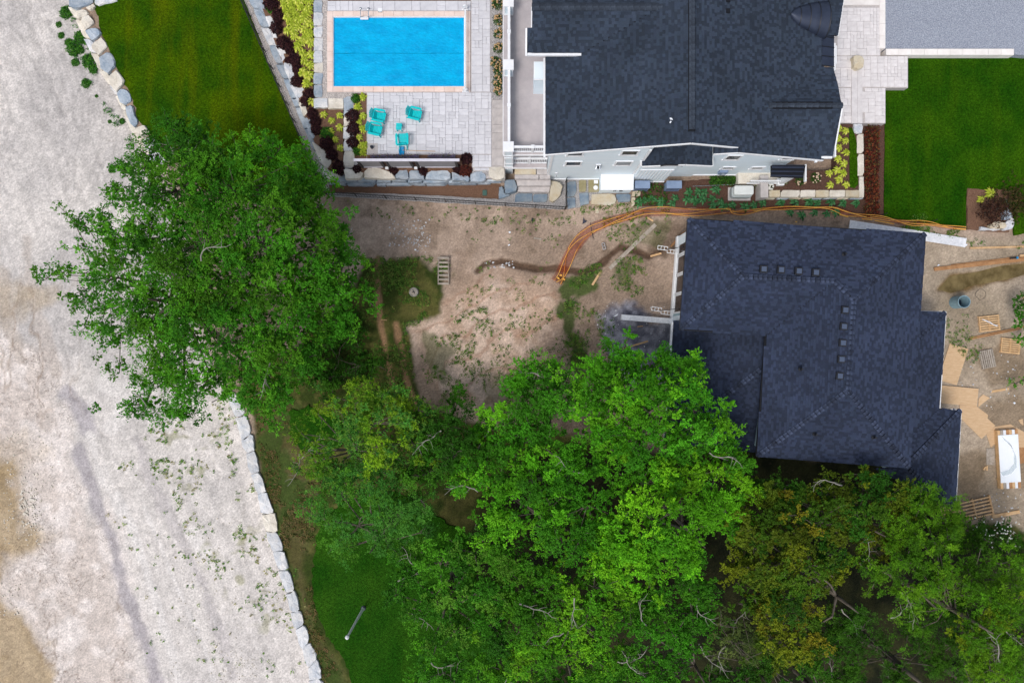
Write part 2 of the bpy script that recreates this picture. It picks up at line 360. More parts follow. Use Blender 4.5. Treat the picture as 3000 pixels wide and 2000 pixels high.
def axis(lo, hi, step, far):
    a = list(np.arange(lo, hi + 1e-6, step)); s = step; r = [a[-1]]; l = [a[0]]
    while r[-1] < far: s *= 1.55; r.append(r[-1] + s); l.append(l[-1] - s)
    return np.array(list(reversed(l[1:])) + a + r[1:])
def build_ground():
    xs = axis(-34.5, 34.5, .1, 600); ys = axis(-23.5, 23.5, .1, 600)
    X, Y = np.meshgrid(xs, ys); nx, ny = len(xs), len(ys)
    z, _, _, left, t, md, ditch, pud = terrain_z(X, Y)
    px = 1500 + X * FPX / (44 - z); py = 1000 - Y * FPX / (44 - z)
    w1 = (fbm(X, Y, 2.5, 41, 4) - .5); w2 = (fbm(X, Y, .8, 42, 3) - .5); w3 = (fbm(X, Y, .35, 43, 2) - .5)
    big = fbm(X, Y, 7, 44, 3)
    C = lambda r, g, b: np.array(srgb(r, g, b))
    def lay(col, mask, c): return col * (1 - mask[..., None]) + np.asarray(c) * mask[..., None]
    def lay2(col, mask, ca, cb, f): cc = ca * (1 - f[..., None]) + cb * f[..., None]; return col * (1 - mask[..., None]) + cc * mask[..., None]
    col = np.zeros(X.shape + (3,)) + C(150, 126, 106)
    # yard soil: grey-brown worn earth
    col = lay2(col, np.ones_like(X), C(150, 131, 115), C(176, 156, 140), sstep(.35, .65, big + w1 * .5))
    col = lay(col, sstep(.05, .25, w2) * .45, C(108, 92, 76))
    # sand mound
    m = sstep(-55, 45, md + w1 * 140 + w2 * 50)
    col = lay2(col, m, C(182, 156, 136), C(204, 181, 164), sstep(-.15, .2, w1 + w2 * .6))
    band = np.sin((px * .55 + py * .9) * .085 + w1 * 14)
    col = lay(col, m * sstep(.75, 1, band) * .45, C(150, 112, 88))
    # dark wet trench, ditch
    col = lay(col, sstep(14, 5, ditch + w2 * 14) * .9, C(84, 64, 50))
    # darker brown earth by the new house's north-west corner
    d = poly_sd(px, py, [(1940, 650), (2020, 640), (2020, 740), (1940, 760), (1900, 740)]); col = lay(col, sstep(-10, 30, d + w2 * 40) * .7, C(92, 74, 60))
    # blue-grey crushed stone beside the new house
    for pl in ([(1780, 880), (1840, 868), (1890, 900), (1900, 960), (1965, 940), (1965, 1120), (1850, 1130), (1770, 1000), (1750, 930)],
               [(2830, 1500), (2890, 1470), (3050, 1440), (3050, 1580), (2930, 1560), (2850, 1560)]):
        d = poly_sd(px, py, pl); mm = sstep(-12, 14, d + w1 * 60 + w2 * 40)
        col = lay2(col, mm, C(104, 104, 116), C(146, 146, 156), sstep(-.2, .2, w3 + w2 * .4))
    # east construction yard: tan earth with wet patches
    d = poly_sd(px, py, [(2690, 690), (3200, 690), (3200, 1620), (2680, 1620), (2700, 1100)])
    col = lay2(col, sstep(-20, 20, d + w2 * 20), C(150, 136, 117), C(176, 160, 141), sstep(.3, .7, big + w1 * .9))
    for pl in ([(2880, 1190), (2960, 1150), (3050, 1160), (3050, 1260), (2930, 1260), (2870, 1230)], [(2930, 1280), (3050, 1250), (3050, 1420), (2970, 1420)],
               [(2800, 1330), (2900, 1330), (2880, 1480), (2800, 1480)], [(2830, 1020), (2980, 1000), (3040, 1130), (2900, 1140)]):
        d = poly_sd(px, py, pl); col = lay(col, sstep(-14, 18, d + w1 * 70 + w2 * 40) * .55, C(112, 92, 66))
    col = lay(col, sstep(-10, 6, pud + w2 * 20), C(122, 100, 66))
    # worn grass and weeds round the big tree
    g = poly_sd(px, py, [(1060, 760), (1200, 745), (1330, 800), (1290, 920), (1190, 960), (1230, 1110), (1280, 1190), (1380, 1240), (1560, 1250), (2200, 1400),
                         (3200, 1580), (3200, 2300), (900, 2300), (780, 1480), (720, 1200), (700, 1080), (900, 1000)])
    gm = sstep(-8, 18, g + w1 * 60 + w2 * 40)
    col = lay2(col, gm, C(52, 66, 22), C(94, 92, 48), sstep(-.12, .28, w2 + w1 * .5))
    for pts, wd in (([(1105, 760), (1108, 900), (1125, 1000), (1140, 1080), (1158, 1155)], 9), ([(1160, 950), (1180, 1040), (1190, 1110), (1215, 1195)], 9)):
        col = lay(col, sstep(wd + 5, wd - 4, line_d(px, py, pts) + w2 * 14) * .85, C(150, 118, 90))
    # thin green strips of weeds growing on the dirt
    for pl, dens in (([(1640, 800), (1740, 790), (1760, 840), (1700, 870), (1690, 960), (1740, 1080), (1690, 1140), (1640, 960), (1620, 850)], .9),
                     ([(1790, 770), (1850, 750), (1870, 830), (1800, 870)], .55), ([(1800, 690), (1960, 640), (1960, 700), (1850, 720)], .4),
                     ([(1230, 960), (1320, 1030), (1290, 1110), (1230, 1060)], .6), ([(1440, 1080), (1560, 1100), (1540, 1220), (1420, 1200)], .35)):
        d = poly_sd(px, py, pl); col = lay(col, sstep(-4, 12, d + w1 * 50 + w2 * 60) * dens, C(64, 84, 34))
    # forest floor under the wood; deep shade of the gaps painted into its soil
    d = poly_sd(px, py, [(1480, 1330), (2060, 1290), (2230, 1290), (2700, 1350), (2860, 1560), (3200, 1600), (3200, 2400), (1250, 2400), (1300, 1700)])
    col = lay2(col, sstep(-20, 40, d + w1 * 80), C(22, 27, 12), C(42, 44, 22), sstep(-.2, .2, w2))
    # pale limestone gravel flat on the west side
    pale = t
    gm = lay2(np.zeros_like(col), np.ones_like(X), C(194, 189, 186), C(215, 209, 204), sstep(.3, .7, big + w1 * .5))
    arc = np.hypot(px + 140, py - 330)
    tracks = np.sin(arc * .30 + w1 * 5) * .5 + np.sin(arc * .115 + w1 * 9) * .5
    tz = sstep(900, 500, py)
    gm = gm * (1 - .11 * (tz * sstep(.0, .9, tracks))[..., None])
    su, sv = X + Y * .34, Y - X * .34                           # long faint wheel streaks down the flat
    st = fbm(su * 3.2, sv * .16, 1.0, 53, 3); st2 = fbm(su * 7, sv * .3, 1.0, 54, 2)
    gm = gm * (1 - .09 * sstep(.5, .72, st) - .05 * sstep(.52, .75, st2))[..., None]
    # sandy peach crust on the lower left, cracked
    d = poly_sd(px, py, [(-300, 960), (150, 1000), (190, 1180), (230, 1420), (330, 1600), (400, 1830), (430, 2100), (-300, 2100)])
    pm = sstep(-45, 45, d + w1 * 170 + w2 * 60)
    gm = lay2(gm, pm, C(206, 195, 187), C(226, 217, 211), sstep(-.12, .15, w1 + .6 * w2))
    rk = np.abs(fbm(X, Y * .7, 1.5, 61, 3) - .5); crk = np.exp(-(rk / .008) ** 2) * sstep(.40, .55, fbm(X, Y, 4, 62, 2))
    gm = lay(gm, pm * crk * .55, C(120, 98, 80))
    # grey compacted wheel tracks
    for pts, wd, c, op in (([(230, 1320), (270, 1430), (320, 1560), (370, 1740), (440, 1920), (470, 2050)], 30, C(172, 166, 169), .9),
                           ([(400, 1290), (440, 1400), (520, 1560), (600, 1720), (680, 1980)], 26, C(184, 178, 178), .6),
                           ([(200, 1150), (260, 1250)], 34, C(172, 166, 170), .8),
                           ([(80, 700), (90, 840), (120, 960), (170, 1090)], 26, C(184, 172, 162), .5),
                           ([(10, 800), (20, 950), (60, 1050)], 30, C(178, 164, 150), .5)):
        gm = lay(gm, sstep(wd, wd * .3, line_d(px, py, pts) + w1 * 30 + w2 * 20) * op, c)
    for pts, wd in (([(345, 1450), (395, 1560), (430, 1680), (470, 1800), (540, 2050)], 17), ([(262, 1270), (292, 1390), (350, 1500)], 14), ([(300, 1120), (390, 1150), (330, 1250)], 36), ([(420, 1480), (470, 1600), (520, 1720), (600, 1900), (640, 2050)], 7), ([(300, 1350), (350, 1470), (405, 1600)], 6), ([(560, 1560), (620, 1640)], 26)):
        gm = lay(gm, sstep(wd, wd * .4, line_d(px, py, pts) + w2 * 14) * .8, C(222, 217, 213))
    # wet olive mud along the far left
    for pl in ([(-200, 1330), (40, 1350), (70, 1440), (60, 1560), (150, 1580), (30, 1640), (-10, 1720), (30, 1790), (90, 1830), (150, 1930), (120, 2100), (-200, 2100)],
               [(-200, 830), (60, 830), (100, 900), (70, 950), (-200, 960)], [(80, 870), (170, 840), (190, 870), (110, 900)],
               [(-200, 1270), (60, 1260), (110, 1330), (70, 1400), (-200, 1420)]):
        d = poly_sd(px, py, pl); k = .85 if pl[0][1] == 1330 else .35
        gm = lay2(gm, sstep(-30, 40, d + w1 * 160 + w2 * 60) * k, C(146, 122, 80), C(170, 148, 112), sstep(-.1, .2, w1))
    rk2 = np.abs(fbm(X * 1.2, Y * .5, 1.8, 71, 3) - .5)
    rm = np.exp(-(rk2 / .02) ** 2) * sstep(720, 900, py) * sstep(1350, 1100, py) * sstep(300, 150, px)
    gm = lay(gm, rm * .5, C(146, 126, 106))
    # weedy verge beside the lower stone wall
    d = poly_sd(px, py, [(430, 1240), (560, 1200), (690, 1240), (760, 1500), (830, 1750), (880, 1950), (700, 1800), (560, 1600), (470, 1420)])
    gm = lay(gm, sstep(-20, 60, d + w1 * 60) * sstep(.12, .3, w2 + .5 * w1) * .6, C(140, 140, 100))
    col = col * (1 - pale[..., None]) + gm * pale[..., None]
    # brown dry grass behind the lower wall
    d = poly_sd(px, py, [(730, 1180), (900, 1180), (960, 1380), (930, 1500), (900, 1660), (930, 1830), (1000, 1960), (1020, 2100), (960, 2100), (880, 1820), (820, 1600), (760, 1380)])
    mm = sstep(-10, 25, d + w1 * 40) * (1 - pale)
    col = lay2(col, mm, C(82, 78, 44), C(112, 104, 70), sstep(-.15, .15, w2 + w1 * .4))
    col = lay(col, mm * sstep(-.14, .06, w1 + w2) * .85, C(50, 74, 22))
    # speckle
    sp = (NPR.random(X.shape) - .5)
    col = np.clip(col * (1 + sp[..., None] * .24) * (1 + w3[..., None] * .34), 0, 1)
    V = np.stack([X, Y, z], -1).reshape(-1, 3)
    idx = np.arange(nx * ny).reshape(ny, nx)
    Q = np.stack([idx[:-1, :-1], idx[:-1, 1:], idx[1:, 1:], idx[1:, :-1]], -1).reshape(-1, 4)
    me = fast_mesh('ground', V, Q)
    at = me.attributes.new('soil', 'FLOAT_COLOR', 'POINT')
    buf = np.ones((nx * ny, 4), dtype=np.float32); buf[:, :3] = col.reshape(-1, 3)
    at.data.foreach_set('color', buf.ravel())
    cr = np.clip(pm * .9 + .35 * t * sstep(640, 800, py) * sstep(330, 200, px), 0, 1) * pale
    a2 = me.attributes.new('crust', 'FLOAT', 'POINT'); a2.data.foreach_set('value', np.ascontiguousarray(cr.reshape(-1), dtype=np.float32))
    a3 = me.attributes.new('clods', 'FLOAT', 'POINT'); a3.data.foreach_set('value', np.ascontiguousarray(((1 - pale) * .8 + .25 * pale).reshape(-1), dtype=np.float32))
    me.shade_smooth()
    o = bpy.data.objects.new('ground', me); COL.objects.link(o); tag(o, kind='structure')
    m = bpy.data.materials.new('soil'); m.use_nodes = True; N = m.node_tree.nodes; L = m.node_tree.links
    bs = N['Principled BSDF']; bs.inputs['Roughness'].default_value = .95; bs.inputs['Specular IOR Level'].default_value = .2
    a = N.new('ShaderNodeAttribute'); a.attribute_name = 'soil'
    tc = N.new('ShaderNodeTexCoord')
    n1 = N.new('ShaderNodeTexNoise'); n1.inputs['Scale'].default_value = 9; n1.inputs['Detail'].default_value = 8; n1.inputs['Roughness'].default_value = .7
    mr = N.new('ShaderNodeMapRange'); mr.inputs['From Min'].default_value = .3; mr.inputs['From Max'].default_value = .7
    mr.inputs['To Min'].default_value = .66; mr.inputs['To Max'].default_value = 1.3
    mx = N.new('ShaderNodeMix'); mx.data_type = 'RGBA'; mx.blend_type = 'MULTIPLY'; mx.inputs['Factor'].default_value = 1
    L.new(tc.outputs['Object'], n1.inputs['Vector']); L.new(n1.outputs['Fac'], mr.inputs['Value'])
    L.new(a.outputs['Color'], mx.inputs['A']); L.new(mr.outputs[0], mx.inputs['B'])
    # cracks in the dried crust, and dark clods or grit in the loose soil
    def math_(op, x, y=None, clamp=False):
        n = N.new('ShaderNodeMath'); n.operation = op; n.use_clamp = clamp
        for k, v in enumerate((x, y)):
            if v is None: continue
            if isinstance(v, (int, float)): n.inputs[k].default_value = v
            else: L.new(v, n.inputs[k])
        return n.outputs[0]
    nc = N.new('ShaderNodeTexNoise'); nc.inputs['Scale'].default_value = .75; nc.inputs['Detail'].default_value = 7; nc.inputs['Roughness'].default_value = .68; nc.inputs['Distortion'].default_value = .6
    L.new(tc.outputs['Object'], nc.inputs['Vector'])
    ridge = math_('ABSOLUTE', math_('SUBTRACT', nc.outputs['Fac'], .5)); line = math_('SUBTRACT', 1.0, math_('MULTIPLY', ridge, 75.0), True)
    nm = N.new('ShaderNodeTexNoise'); nm.inputs['Scale'].default_value = .55; nm.inputs['Detail'].default_value = 3; L.new(tc.outputs['Object'], nm.inputs['Vector'])
    patch = math_('MULTIPLY', math_('SUBTRACT', nm.outputs['Fac'], .45), 9.0, True)
    ac = N.new('ShaderNodeAttribute'); ac.attribute_name = 'crust'; ad = N.new('ShaderNodeAttribute'); ad.attribute_name = 'clods'
    crack = math_('MULTIPLY', math_('MULTIPLY', line, patch), ac.outputs['Fac'])
    ng = N.new('ShaderNodeTexNoise'); ng.inputs['Scale'].default_value = 5.5; ng.inputs['Detail'].default_value = 6; ng.inputs['Roughness'].default_value = .8; L.new(tc.outputs['Object'], ng.inputs['Vector'])
    clod = math_('MULTIPLY', math_('MULTIPLY', math_('SUBTRACT', ng.outputs['Fac'], .56), 7.0, True), ad.outputs['Fac'])
    dark = math_('ADD', math_('MULTIPLY', crack, .75), math_('MULTIPLY', clod, .42), True)
    m2 = N.new('ShaderNodeMix'); m2.data_type = 'RGBA'; L.new(dark, m2.inputs['Factor']); L.new(mx.outputs['Result'], m2.inputs['A']); m2.inputs['B'].default_value = (*srgb(98, 80, 66), 1)
    L.new(m2.outputs['Result'], bs.inputs['Base Color'])
    bp = N.new('ShaderNodeBump'); bp.inputs['Strength'].default_value = .8; bp.inputs['Distance'].default_value = .05
    L.new(n1.outputs['Fac'], bp.inputs['Height']); L.new(bp.outputs[0], bs.inputs['Normal'])
    me.materials.append(m)
build_ground()
def gz(x, y):
    z = terrain_z(np.array([[float(x)]]), np.array([[float(y)]]))[0]; return float(z[0, 0])
def G(px, py, up=0.0):                          # point on the terrain under a photo pixel
    z = 0.0
    for _ in range(3): x, y, _z = P(px, py, z); z = gz(x, y)
    return Vector((x, y, z + up))

# ------------------------------------------------------------------ lawns
def lawn_material(name, a, b, stripe_dir, stripe_amp, yellow):
    m = bpy.data.materials.new(name); m.use_nodes = True; M[name] = m; N = m.node_tree.nodes; L = m.node_tree.links
    bs = N['Principled BSDF']; bs.inputs['Roughness'].default_value = .9; bs.inputs['Specular IOR Level'].default_value = .02
    tc = N.new('ShaderNodeTexCoord')
    def noise(s, d=4, st=None):
        n = N.new('ShaderNodeTexNoise'); n.inputs['Scale'].default_value = s; n.inputs['Detail'].default_value = d
        if st is not None:
            mp = N.new('ShaderNodeMapping'); mp.inputs['Rotation'].default_value = (0, 0, stripe_dir); mp.inputs['Scale'].default_value = st
            L.new(tc.outputs['Object'], mp.inputs['Vector']); L.new(mp.outputs[0], n.inputs['Vector'])
        else: L.new(tc.outputs['Object'], n.inputs['Vector'])
        return n.outputs['Fac']
    def ramp(f, c1, c2, p1, p2):
        r = N.new('ShaderNodeValToRGB'); r.color_ramp.elements[0].position = p1; r.color_ramp.elements[1].position = p2
        r.color_ramp.elements[0].color = (*c1, 1); r.color_ramp.elements[1].color = (*c2, 1); L.new(f, r.inputs['Fac']); return r.outputs['Color']
    base = ramp(noise(.45, 6), a, b, .35, .68)
    def mixc(x, c, fac):
        mx = N.new('ShaderNodeMix'); mx.data_type = 'RGBA'; L.new(fac, mx.inputs['Factor']); L.new(x, mx.inputs['A']); mx.inputs['B'].default_value = (*c, 1); return mx.outputs['Result']
    fr = N.new('ShaderNodeMapRange'); fr.inputs['From Min'].default_value = .5; fr.inputs['From Max'].default_value = .75; fr.inputs['To Max'].default_value = .4
    L.new(noise(.9, 5, (1.0, .12, 1)), fr.inputs['Value'])
    col = mixc(base, yellow, fr.outputs[0])
    for s, lo, hi in ((7, .62, 1.4), (17, .45, 1.6)):
        mr = N.new('ShaderNodeMapRange'); mr.inputs['From Min'].default_value = .28; mr.inputs['From Max'].default_value = .72
        mr.inputs['To Min'].default_value = lo; mr.inputs['To Max'].default_value = hi; L.new(noise(s, 3), mr.inputs['Value'])
        mx = N.new('ShaderNodeMix'); mx.data_type = 'RGBA'; mx.blend_type = 'MULTIPLY'; mx.inputs['Factor'].default_value = 1
        L.new(col, mx.inputs['A']); L.new(mr.outputs[0], mx.inputs['B']); col = mx.outputs['Result']
    L.new(col, bs.inputs['Base Color'])
    bp = N.new('ShaderNodeBump'); bp.inputs['Strength'].default_value = 1; bp.inputs['Distance'].default_value = .05
    L.new(noise(16, 3), bp.inputs['Height']); L.new(bp.outputs[0], bs.inputs['Normal'])
lawn_material('lawn_west', srgb(34, 70, 6), srgb(62, 88, 4), -.40, .3, srgb(98, 100, 4))
lawn_material('lawn_east', srgb(26, 66, 6), srgb(48, 84, 8), .0, .2, srgb(64, 92, 8))
lawn_material('lawn_south', srgb(26, 66, 10), srgb(42, 80, 16), .5, .2, srgb(50, 82, 14))
def lawn(name, poly, z, material, jag=.05):
    mb = MB(); pts = []
    n = len(poly)
    for i in range(n):
        a = Vector(P(*poly[i], z)); b = Vector(P(*poly[(i + 1) % n], z)); k = max(1, int((b - a).length / .25))
        for j in range(k):
            p = a.lerp(b, j / k); pts.append((p.x + RND.uniform(-jag, jag), p.y + RND.uniform(-jag, jag)))
    mb.prism(pts, z - .12, z)
    o = mb.build(name, material); tag(o, kind='structure'); return o
lawn('lawn', [(268, -40), (282, 40), (298, 96), (318, 142), (340, 190), (364, 244), (388, 292), (408, 356), (438, 390), (470, 420), (520, 470), (600, 560), (800, 600), (950, 572), (880, 390), (760, 110), (700, -40)], .03, 'lawn_west', .07)
lawn('lawn', [(2660, 165), (3060, 165), (3060, 800), (3020, 690), (2850, 690), (2830, 668), (2832, 553), (3000, 553), (3060, 553)][:2] + [(3060, 672), (2972, 690), (2965, 560), (2832, 553), (2829, 668), (2590, 636), (2594, 258), (2660, 258)], .12, 'lawn_east', .02)
lawn('lawn', [(935, 1540), (1000, 1470), (1160, 1440), (1360, 1560), (1420, 1800), (1480, 2060), (1050, 2060), (1010, 1940), (950, 1850), (915, 1740), (918, 1640)], .05, 'lawn_south', .12)
lawn('lawn', [(845, 1205), (900, 1190), (1000, 1230), (1010, 1290), (970, 1340), (880, 1320), (850, 1270)], .05, 'lawn_south', .15)

# ------------------------------------------------------------------ stones
def ring_resample(pts, n):
    pts = [Vector((p[0], p[1])) for p in pts]; L = []; tot = 0
    for a, b in zip(pts, pts[1:] + pts[:1]): L.append((tot, a, b)); tot += (b - a).length
    out = []
    for k in range(n):
        s = tot * k / n
        for s0, a, b in reversed(L):
            if s >= s0 - 1e-9:
                out.append(a.lerp(b, (s - s0) / max((b - a).length, 1e-9))); break
    return out
def stone_mb(poly, z0, z1, seed=0, n=12, rough=.03, bevel=.09, shrink=.985):
    r = random.Random(seed); mb = MB()
    ar = sum(poly[i][0] * poly[(i + 1) % len(poly)][1] - poly[(i + 1) % len(poly)][0] * poly[i][1] for i in range(len(poly)))
    if ar < 0: poly = list(reversed(poly))
    ring = ring_resample(poly, n); c = sum(ring, Vector((0, 0))) / n
    rings = []
    for sc, z, j in ((shrink, z0, 0), (shrink, z1 - bevel * .7, rough), (1 - bevel * .9, z1, rough)):
        rr = []
        for p in ring:
            q = c + (p - c) * sc; rr.append(mb.vert((q.x + r.uniform(-j, j), q.y + r.uniform(-j, j), z + (r.uniform(-j, j) if j else 0))))
        rings.append(rr)
    for a, b in zip(rings, rings[1:]):
        for k in range(n): mb.face((a[k], a[(k + 1) % n], b[(k + 1) % n], b[k]))
    cv = mb.vert((c.x, c.y, z1 + rough * .8))
    for k in range(n): mb.face((rings[-1][k], rings[-1][(k + 1) % n], cv))
    return mb
def stone(parent, poly_px, z1, h, material, seed=0, name='stone', **kw):
    poly = [P(a, b, z1)[:2] for a, b in poly_px]
    o = stone_mb(poly, z1 - h, z1, seed, **kw).build(name, material, parent)
    if parent is None: pass
    return o
def strip_blocks(parent, left, right, cuts, z1, h, mats, seed, name='stone', gap=1.2):
    """blocks between two polylines given as functions of t; cuts = list of t"""
    r = random.Random(seed)
    for k, (a, b) in enumerate(zip(cuts, cuts[1:])):
        l0, l1, r0, r1 = left(a), left(b), right(a), right(b)
        def mv(p, q, d):
            v = Vector(q) - Vector(p); v = v * (d / max(v.length, 1e-6)); return (p[0] + v.x, p[1] + v.y)
        poly = [mv(l0, l1, gap), mv(l1, l0, gap), mv(r1, r0, gap), mv(r0, r1, gap)]
        poly = [(x + r.uniform(-1.5, 1.5), y + r.uniform(-1.5, 1.5)) for x, y in poly]
        stone(parent, poly, z1 + r.uniform(-.05, .05), h, mats[r.randrange(len(mats))], seed * 100 + k, name)
def pl(pts):
    """polyline -> function of t in pixels of arc length fraction"""
    acc = [0]
    for a, b in zip(pts, pts[1:]): acc.append(acc[-1] + math.hypot(b[0] - a[0], b[1] - a[1]))
    def f(t):
        s = t * acc[-1]
        for i in range(len(pts) - 1):
            if s <= acc[i + 1] or i == len(pts) - 2:
                u = (s - acc[i]) / max(acc[i + 1] - acc[i], 1e-9); return (pts[i][0] + (pts[i + 1][0] - pts[i][0]) * u, pts[i][1] + (pts[i + 1][1] - pts[i][1]) * u)
    return f
def cuts(n, seed, j=.3):
    r = random.Random(seed); c = [0] + [(i + r.uniform(-j, j)) / n for i in range(1, n)] + [1]; return c
PALE = ['stone_pale', 'stone_pale', 'stone_warm']; BLUE = ['stone_blue', 'stone_pale', 'stone_blue']

w = thing('boulder_wall', 'curved retaining wall of large pale boulders between the west lawn and gravel flat', 'stone wall', P(330, 220, -.9))
TOPS = [[(198, -30), (274, -30), (272, 4), (268, 11), (225, 27), (200, 16)], [(277, -30), (345, -30), (345, 1), (334, 7), (309, 9), (283, 20), (276, 11)],
        [(251, 22), (274, 12), (277, 20), (267, 29), (254, 27)], [(220, 31), (249, 27), (258, 38), (247, 48), (231, 52)], [(233, 55), (258, 43), (274, 65), (271, 70), (248, 86)], [(247, 89), (276, 79), (289, 85), (296, 101), (267, 120), (258, 107)],
        [(267, 127), (296, 107), (314, 134), (312, 143), (287, 161), (269, 143)], [(288, 169), (312, 151), (325, 156), (337, 182), (335, 198), (312, 215), (293, 198)],
        [(317, 221), (340, 202), (362, 234), (359, 246), (335, 270), (317, 237)], [(338, 270), (351, 259), (367, 260), (380, 273), (384, 294), (367, 306), (351, 299)],
        [(364, 312), (387, 304), (390, 328), (405, 358), (387, 374), (371, 338)], [(390, 377), (423, 364), (435, 387), (429, 400), (403, 400)],
        [(416, 410), (439, 401), (463, 416), (468, 436), (439, 446), (423, 436)], [(430, 452), (470, 440), (490, 462), (470, 485), (440, 475)]]
MT = ['stone_blue', 'stone_pale', 'stone_warm', 'stone_warm', 'stone_warm', 'stone_blue', 'stone_warm', 'stone_blue', 'stone_warm', 'stone_blue', 'stone_blue', 'stone_warm', 'stone_pale', 'stone_pale']
for i, (t, m_) in enumerate(zip(TOPS, MT)):
    o = stone(w, t, .10 + .04 * (i % 3), .62, m_, i, rough=.035, n=12)
strip_blocks(w, pl([(196, 20), (218, 50), (232, 85), (246, 116), (256, 138), (278, 180), (292, 210), (310, 235), (334, 275), (360, 330), (380, 372), (402, 420), (436, 475)]),
             pl([(232, 24), (248, 60), (262, 100), (278, 135), (300, 185), (318, 215), (336, 250), (352, 285), (378, 330), (396, 372), (424, 420), (452, 460)]), cuts(10, 3), -.42, .75, ['stone_pale', 'stone_blue', 'stone_warm', 'stone_warm'], 7)

w = thing('block_wall', 'low retaining wall of cut pale blocks beside the south lawn and weedy gravel', 'stone wall', P(800, 1600, -.9))
CUT = [((660, 1150), (682, 1146)), ((664, 1157), (694, 1166)), ((690, 1224), (719, 1214)), ((708, 1291), (737, 1270)), ((720, 1328), (746, 1320)), ((734, 1389), (758, 1382)), ((756, 1447), (778, 1440)),
       ((766, 1506), (802, 1503)), ((779, 1557), (812, 1560)), ((799, 1617), (830, 1612)), ((817, 1670), (843, 1670)), ((838, 1740), (862, 1729)), ((851, 1794), (876, 1788)),
       ((865, 1843), (890, 1828)), ((885, 1903), (906, 1877)), ((903, 1958), (929, 1929)), ((906, 1992), (942, 1988)), ((920, 2060), (956, 2055))]
for i, ((a, b), (c, d)) in enumerate(zip(CUT, CUT[1:])):
    g = lambda p, q: (p[0] + (q[0] - p[0]) * .025, p[1] + (q[1] - p[1]) * .025)
    mid = lambda p, q, dx: ((p[0] + q[0]) / 2 + dx, (p[1] + q[1]) / 2)
    stone(w, [g(a, c), mid(a, c, -1.5), g(c, a), g(d, b), mid(b, d, 2.5), g(b, d)], .12 + .03 * (i % 2), 1.2, PALE[i % 2 + (1 if i % 5 == 2 else 0)], 40 + i, rough=.04, bevel=.035, shrink=1.015, n=14)

# ------------------------------------------------------------------ pool terrace
TZ = 1.3
def rect_prism(mb, x0, y0, x1, y1, z0, z1):
    a = P(x0, y0, z1); b = P(x1, y1, z1); mb.prism([(a[0], b[1]), (b[0], b[1]), (b[0], a[1]), (a[0], a[1])], z0, z1)
mb = MB()
for r_ in ((930, -60, 972, 316), (972, -60, 1365, 46), (972, 259, 1365, 316), (1365, -60, 1480, 316), (1010, 316, 1480, 492), (1385, 492, 1480, 522)):
    rect_prism(mb, *r_, -.2, TZ)
terrace = tag(mb.build('pool_terrace', 'joint'), kind='structure')
def pave(parent, area, z, material, unit, seed, jitter=.004, sizes=((3, 2), (2, 3), (2, 2), (3, 3), (2, 1), (1, 2), (4, 2)), name='paver', skip=None, h=.05):
    """random ashlar pavers over a pixel rectangle, one object each"""
    x0, y0 = P(area[0], area[3], z)[:2]; x1, y1 = P(area[2], area[1], z)[:2]
    nx = max(1, round((x1 - x0) / unit)); ny = max(1, round((y1 - y0) / unit)); ux = (x1 - x0) / nx; uy = (y1 - y0) / ny
    occ = np.zeros((ny, nx), bool); r = random.Random(seed); n = 0
    for j in range(ny):
        for i in range(nx):
            if occ[j, i]: continue
            opt = list(sizes); r.shuffle(opt); opt.append((1, 1))
            for w_, h_ in opt:
                if i + w_ <= nx and j + h_ <= ny and not occ[j:j + h_, i:i + w_].any(): break
            occ[j:j + h_, i:i + w_] = True
            cx, cy = x0 + (i + w_ / 2) * ux, y0 + (j + h_ / 2) * uy
            if skip and skip(cx, cy): continue
            key = (name, material, round(w_ * ux, 3), round(h_ * uy, 3))
            if key not in PAVE:
                q = MB(); sx, sy = w_ * ux - .012, h_ * uy - .012; b = .008
                lo = [(-sx / 2, -sy / 2), (sx / 2, -sy / 2), (sx / 2, sy / 2), (-sx / 2, sy / 2)]; hi = [(x - math.copysign(b, x), y - math.copysign(b, y)) for x, y in lo]
                B = [q.vert((x, y, -.01)) for x, y in lo]; C_ = [q.vert((x, y, h - b)) for x, y in lo]; D = [q.vert((x, y, h)) for x, y in hi]
                for a_, b_ in ((B, C_), (C_, D)):
                    for k in range(4): q.face((a_[k], a_[(k + 1) % 4], b_[(k + 1) % 4], b_[k]))
                q.face(D); me = q.mesh(name); me.materials.append(M[material]); PAVE[key] = me
            og = ORG[parent.name]
            o = link_mesh(name, PAVE[key], parent, (cx - og[0], cy - og[1], z - og[2] + r.uniform(-jitter, jitter)))
            n += 1
    return n
PAVE = {}
npv = pave(terrace, (1076, 272, 1440, 452), TZ, 'paver', .205, 5)
npv += pave(terrace, (1384, 454, 1440, 490), TZ, 'paver', .205, 6)
npv += pave(terrace, (1381, 2, 1436, 270), TZ, 'paver', .23, 7)
npv += pave(terrace, (960, 4, 1379, 33), TZ, 'paver', .26, 8)
npv += pave(terrace, (1443, 294, 1474, 486), TZ, 'concrete', .5, 9, sizes=((1, 2), (1, 1)), name='slab')
npv += pave(terrace, (1390, 492, 1436, 500), TZ, 'paver', .2, 10)
def sheet(name, poly_px, z, material, parent=None, h=.03, jag=0.0, kind=None):
    pts = []
    n = len(poly_px)
    for i in range(n):
        a = Vector(P(*poly_px[i], z)); b = Vector(P(*poly_px[(i + 1) % n], z)); k = max(1, int((b - a).length / .3)) if jag else 1
        for j in range(k):
            p = a.lerp(b, j / k); pts.append((p.x + RND.uniform(-jag, jag), p.y + RND.uniform(-jag, jag)))
    mb = MB(); mb.prism(pts, z - h, z); o = mb.build(name, material, parent)
    if kind: tag(o, kind=kind)
    return o
sheet('gravel_strip', [(944, -40), (958.5, -40), (958.5, 273), (1036, 273), (1036, 290), (944, 290)], TZ + .02, 'pebbles', terrace)
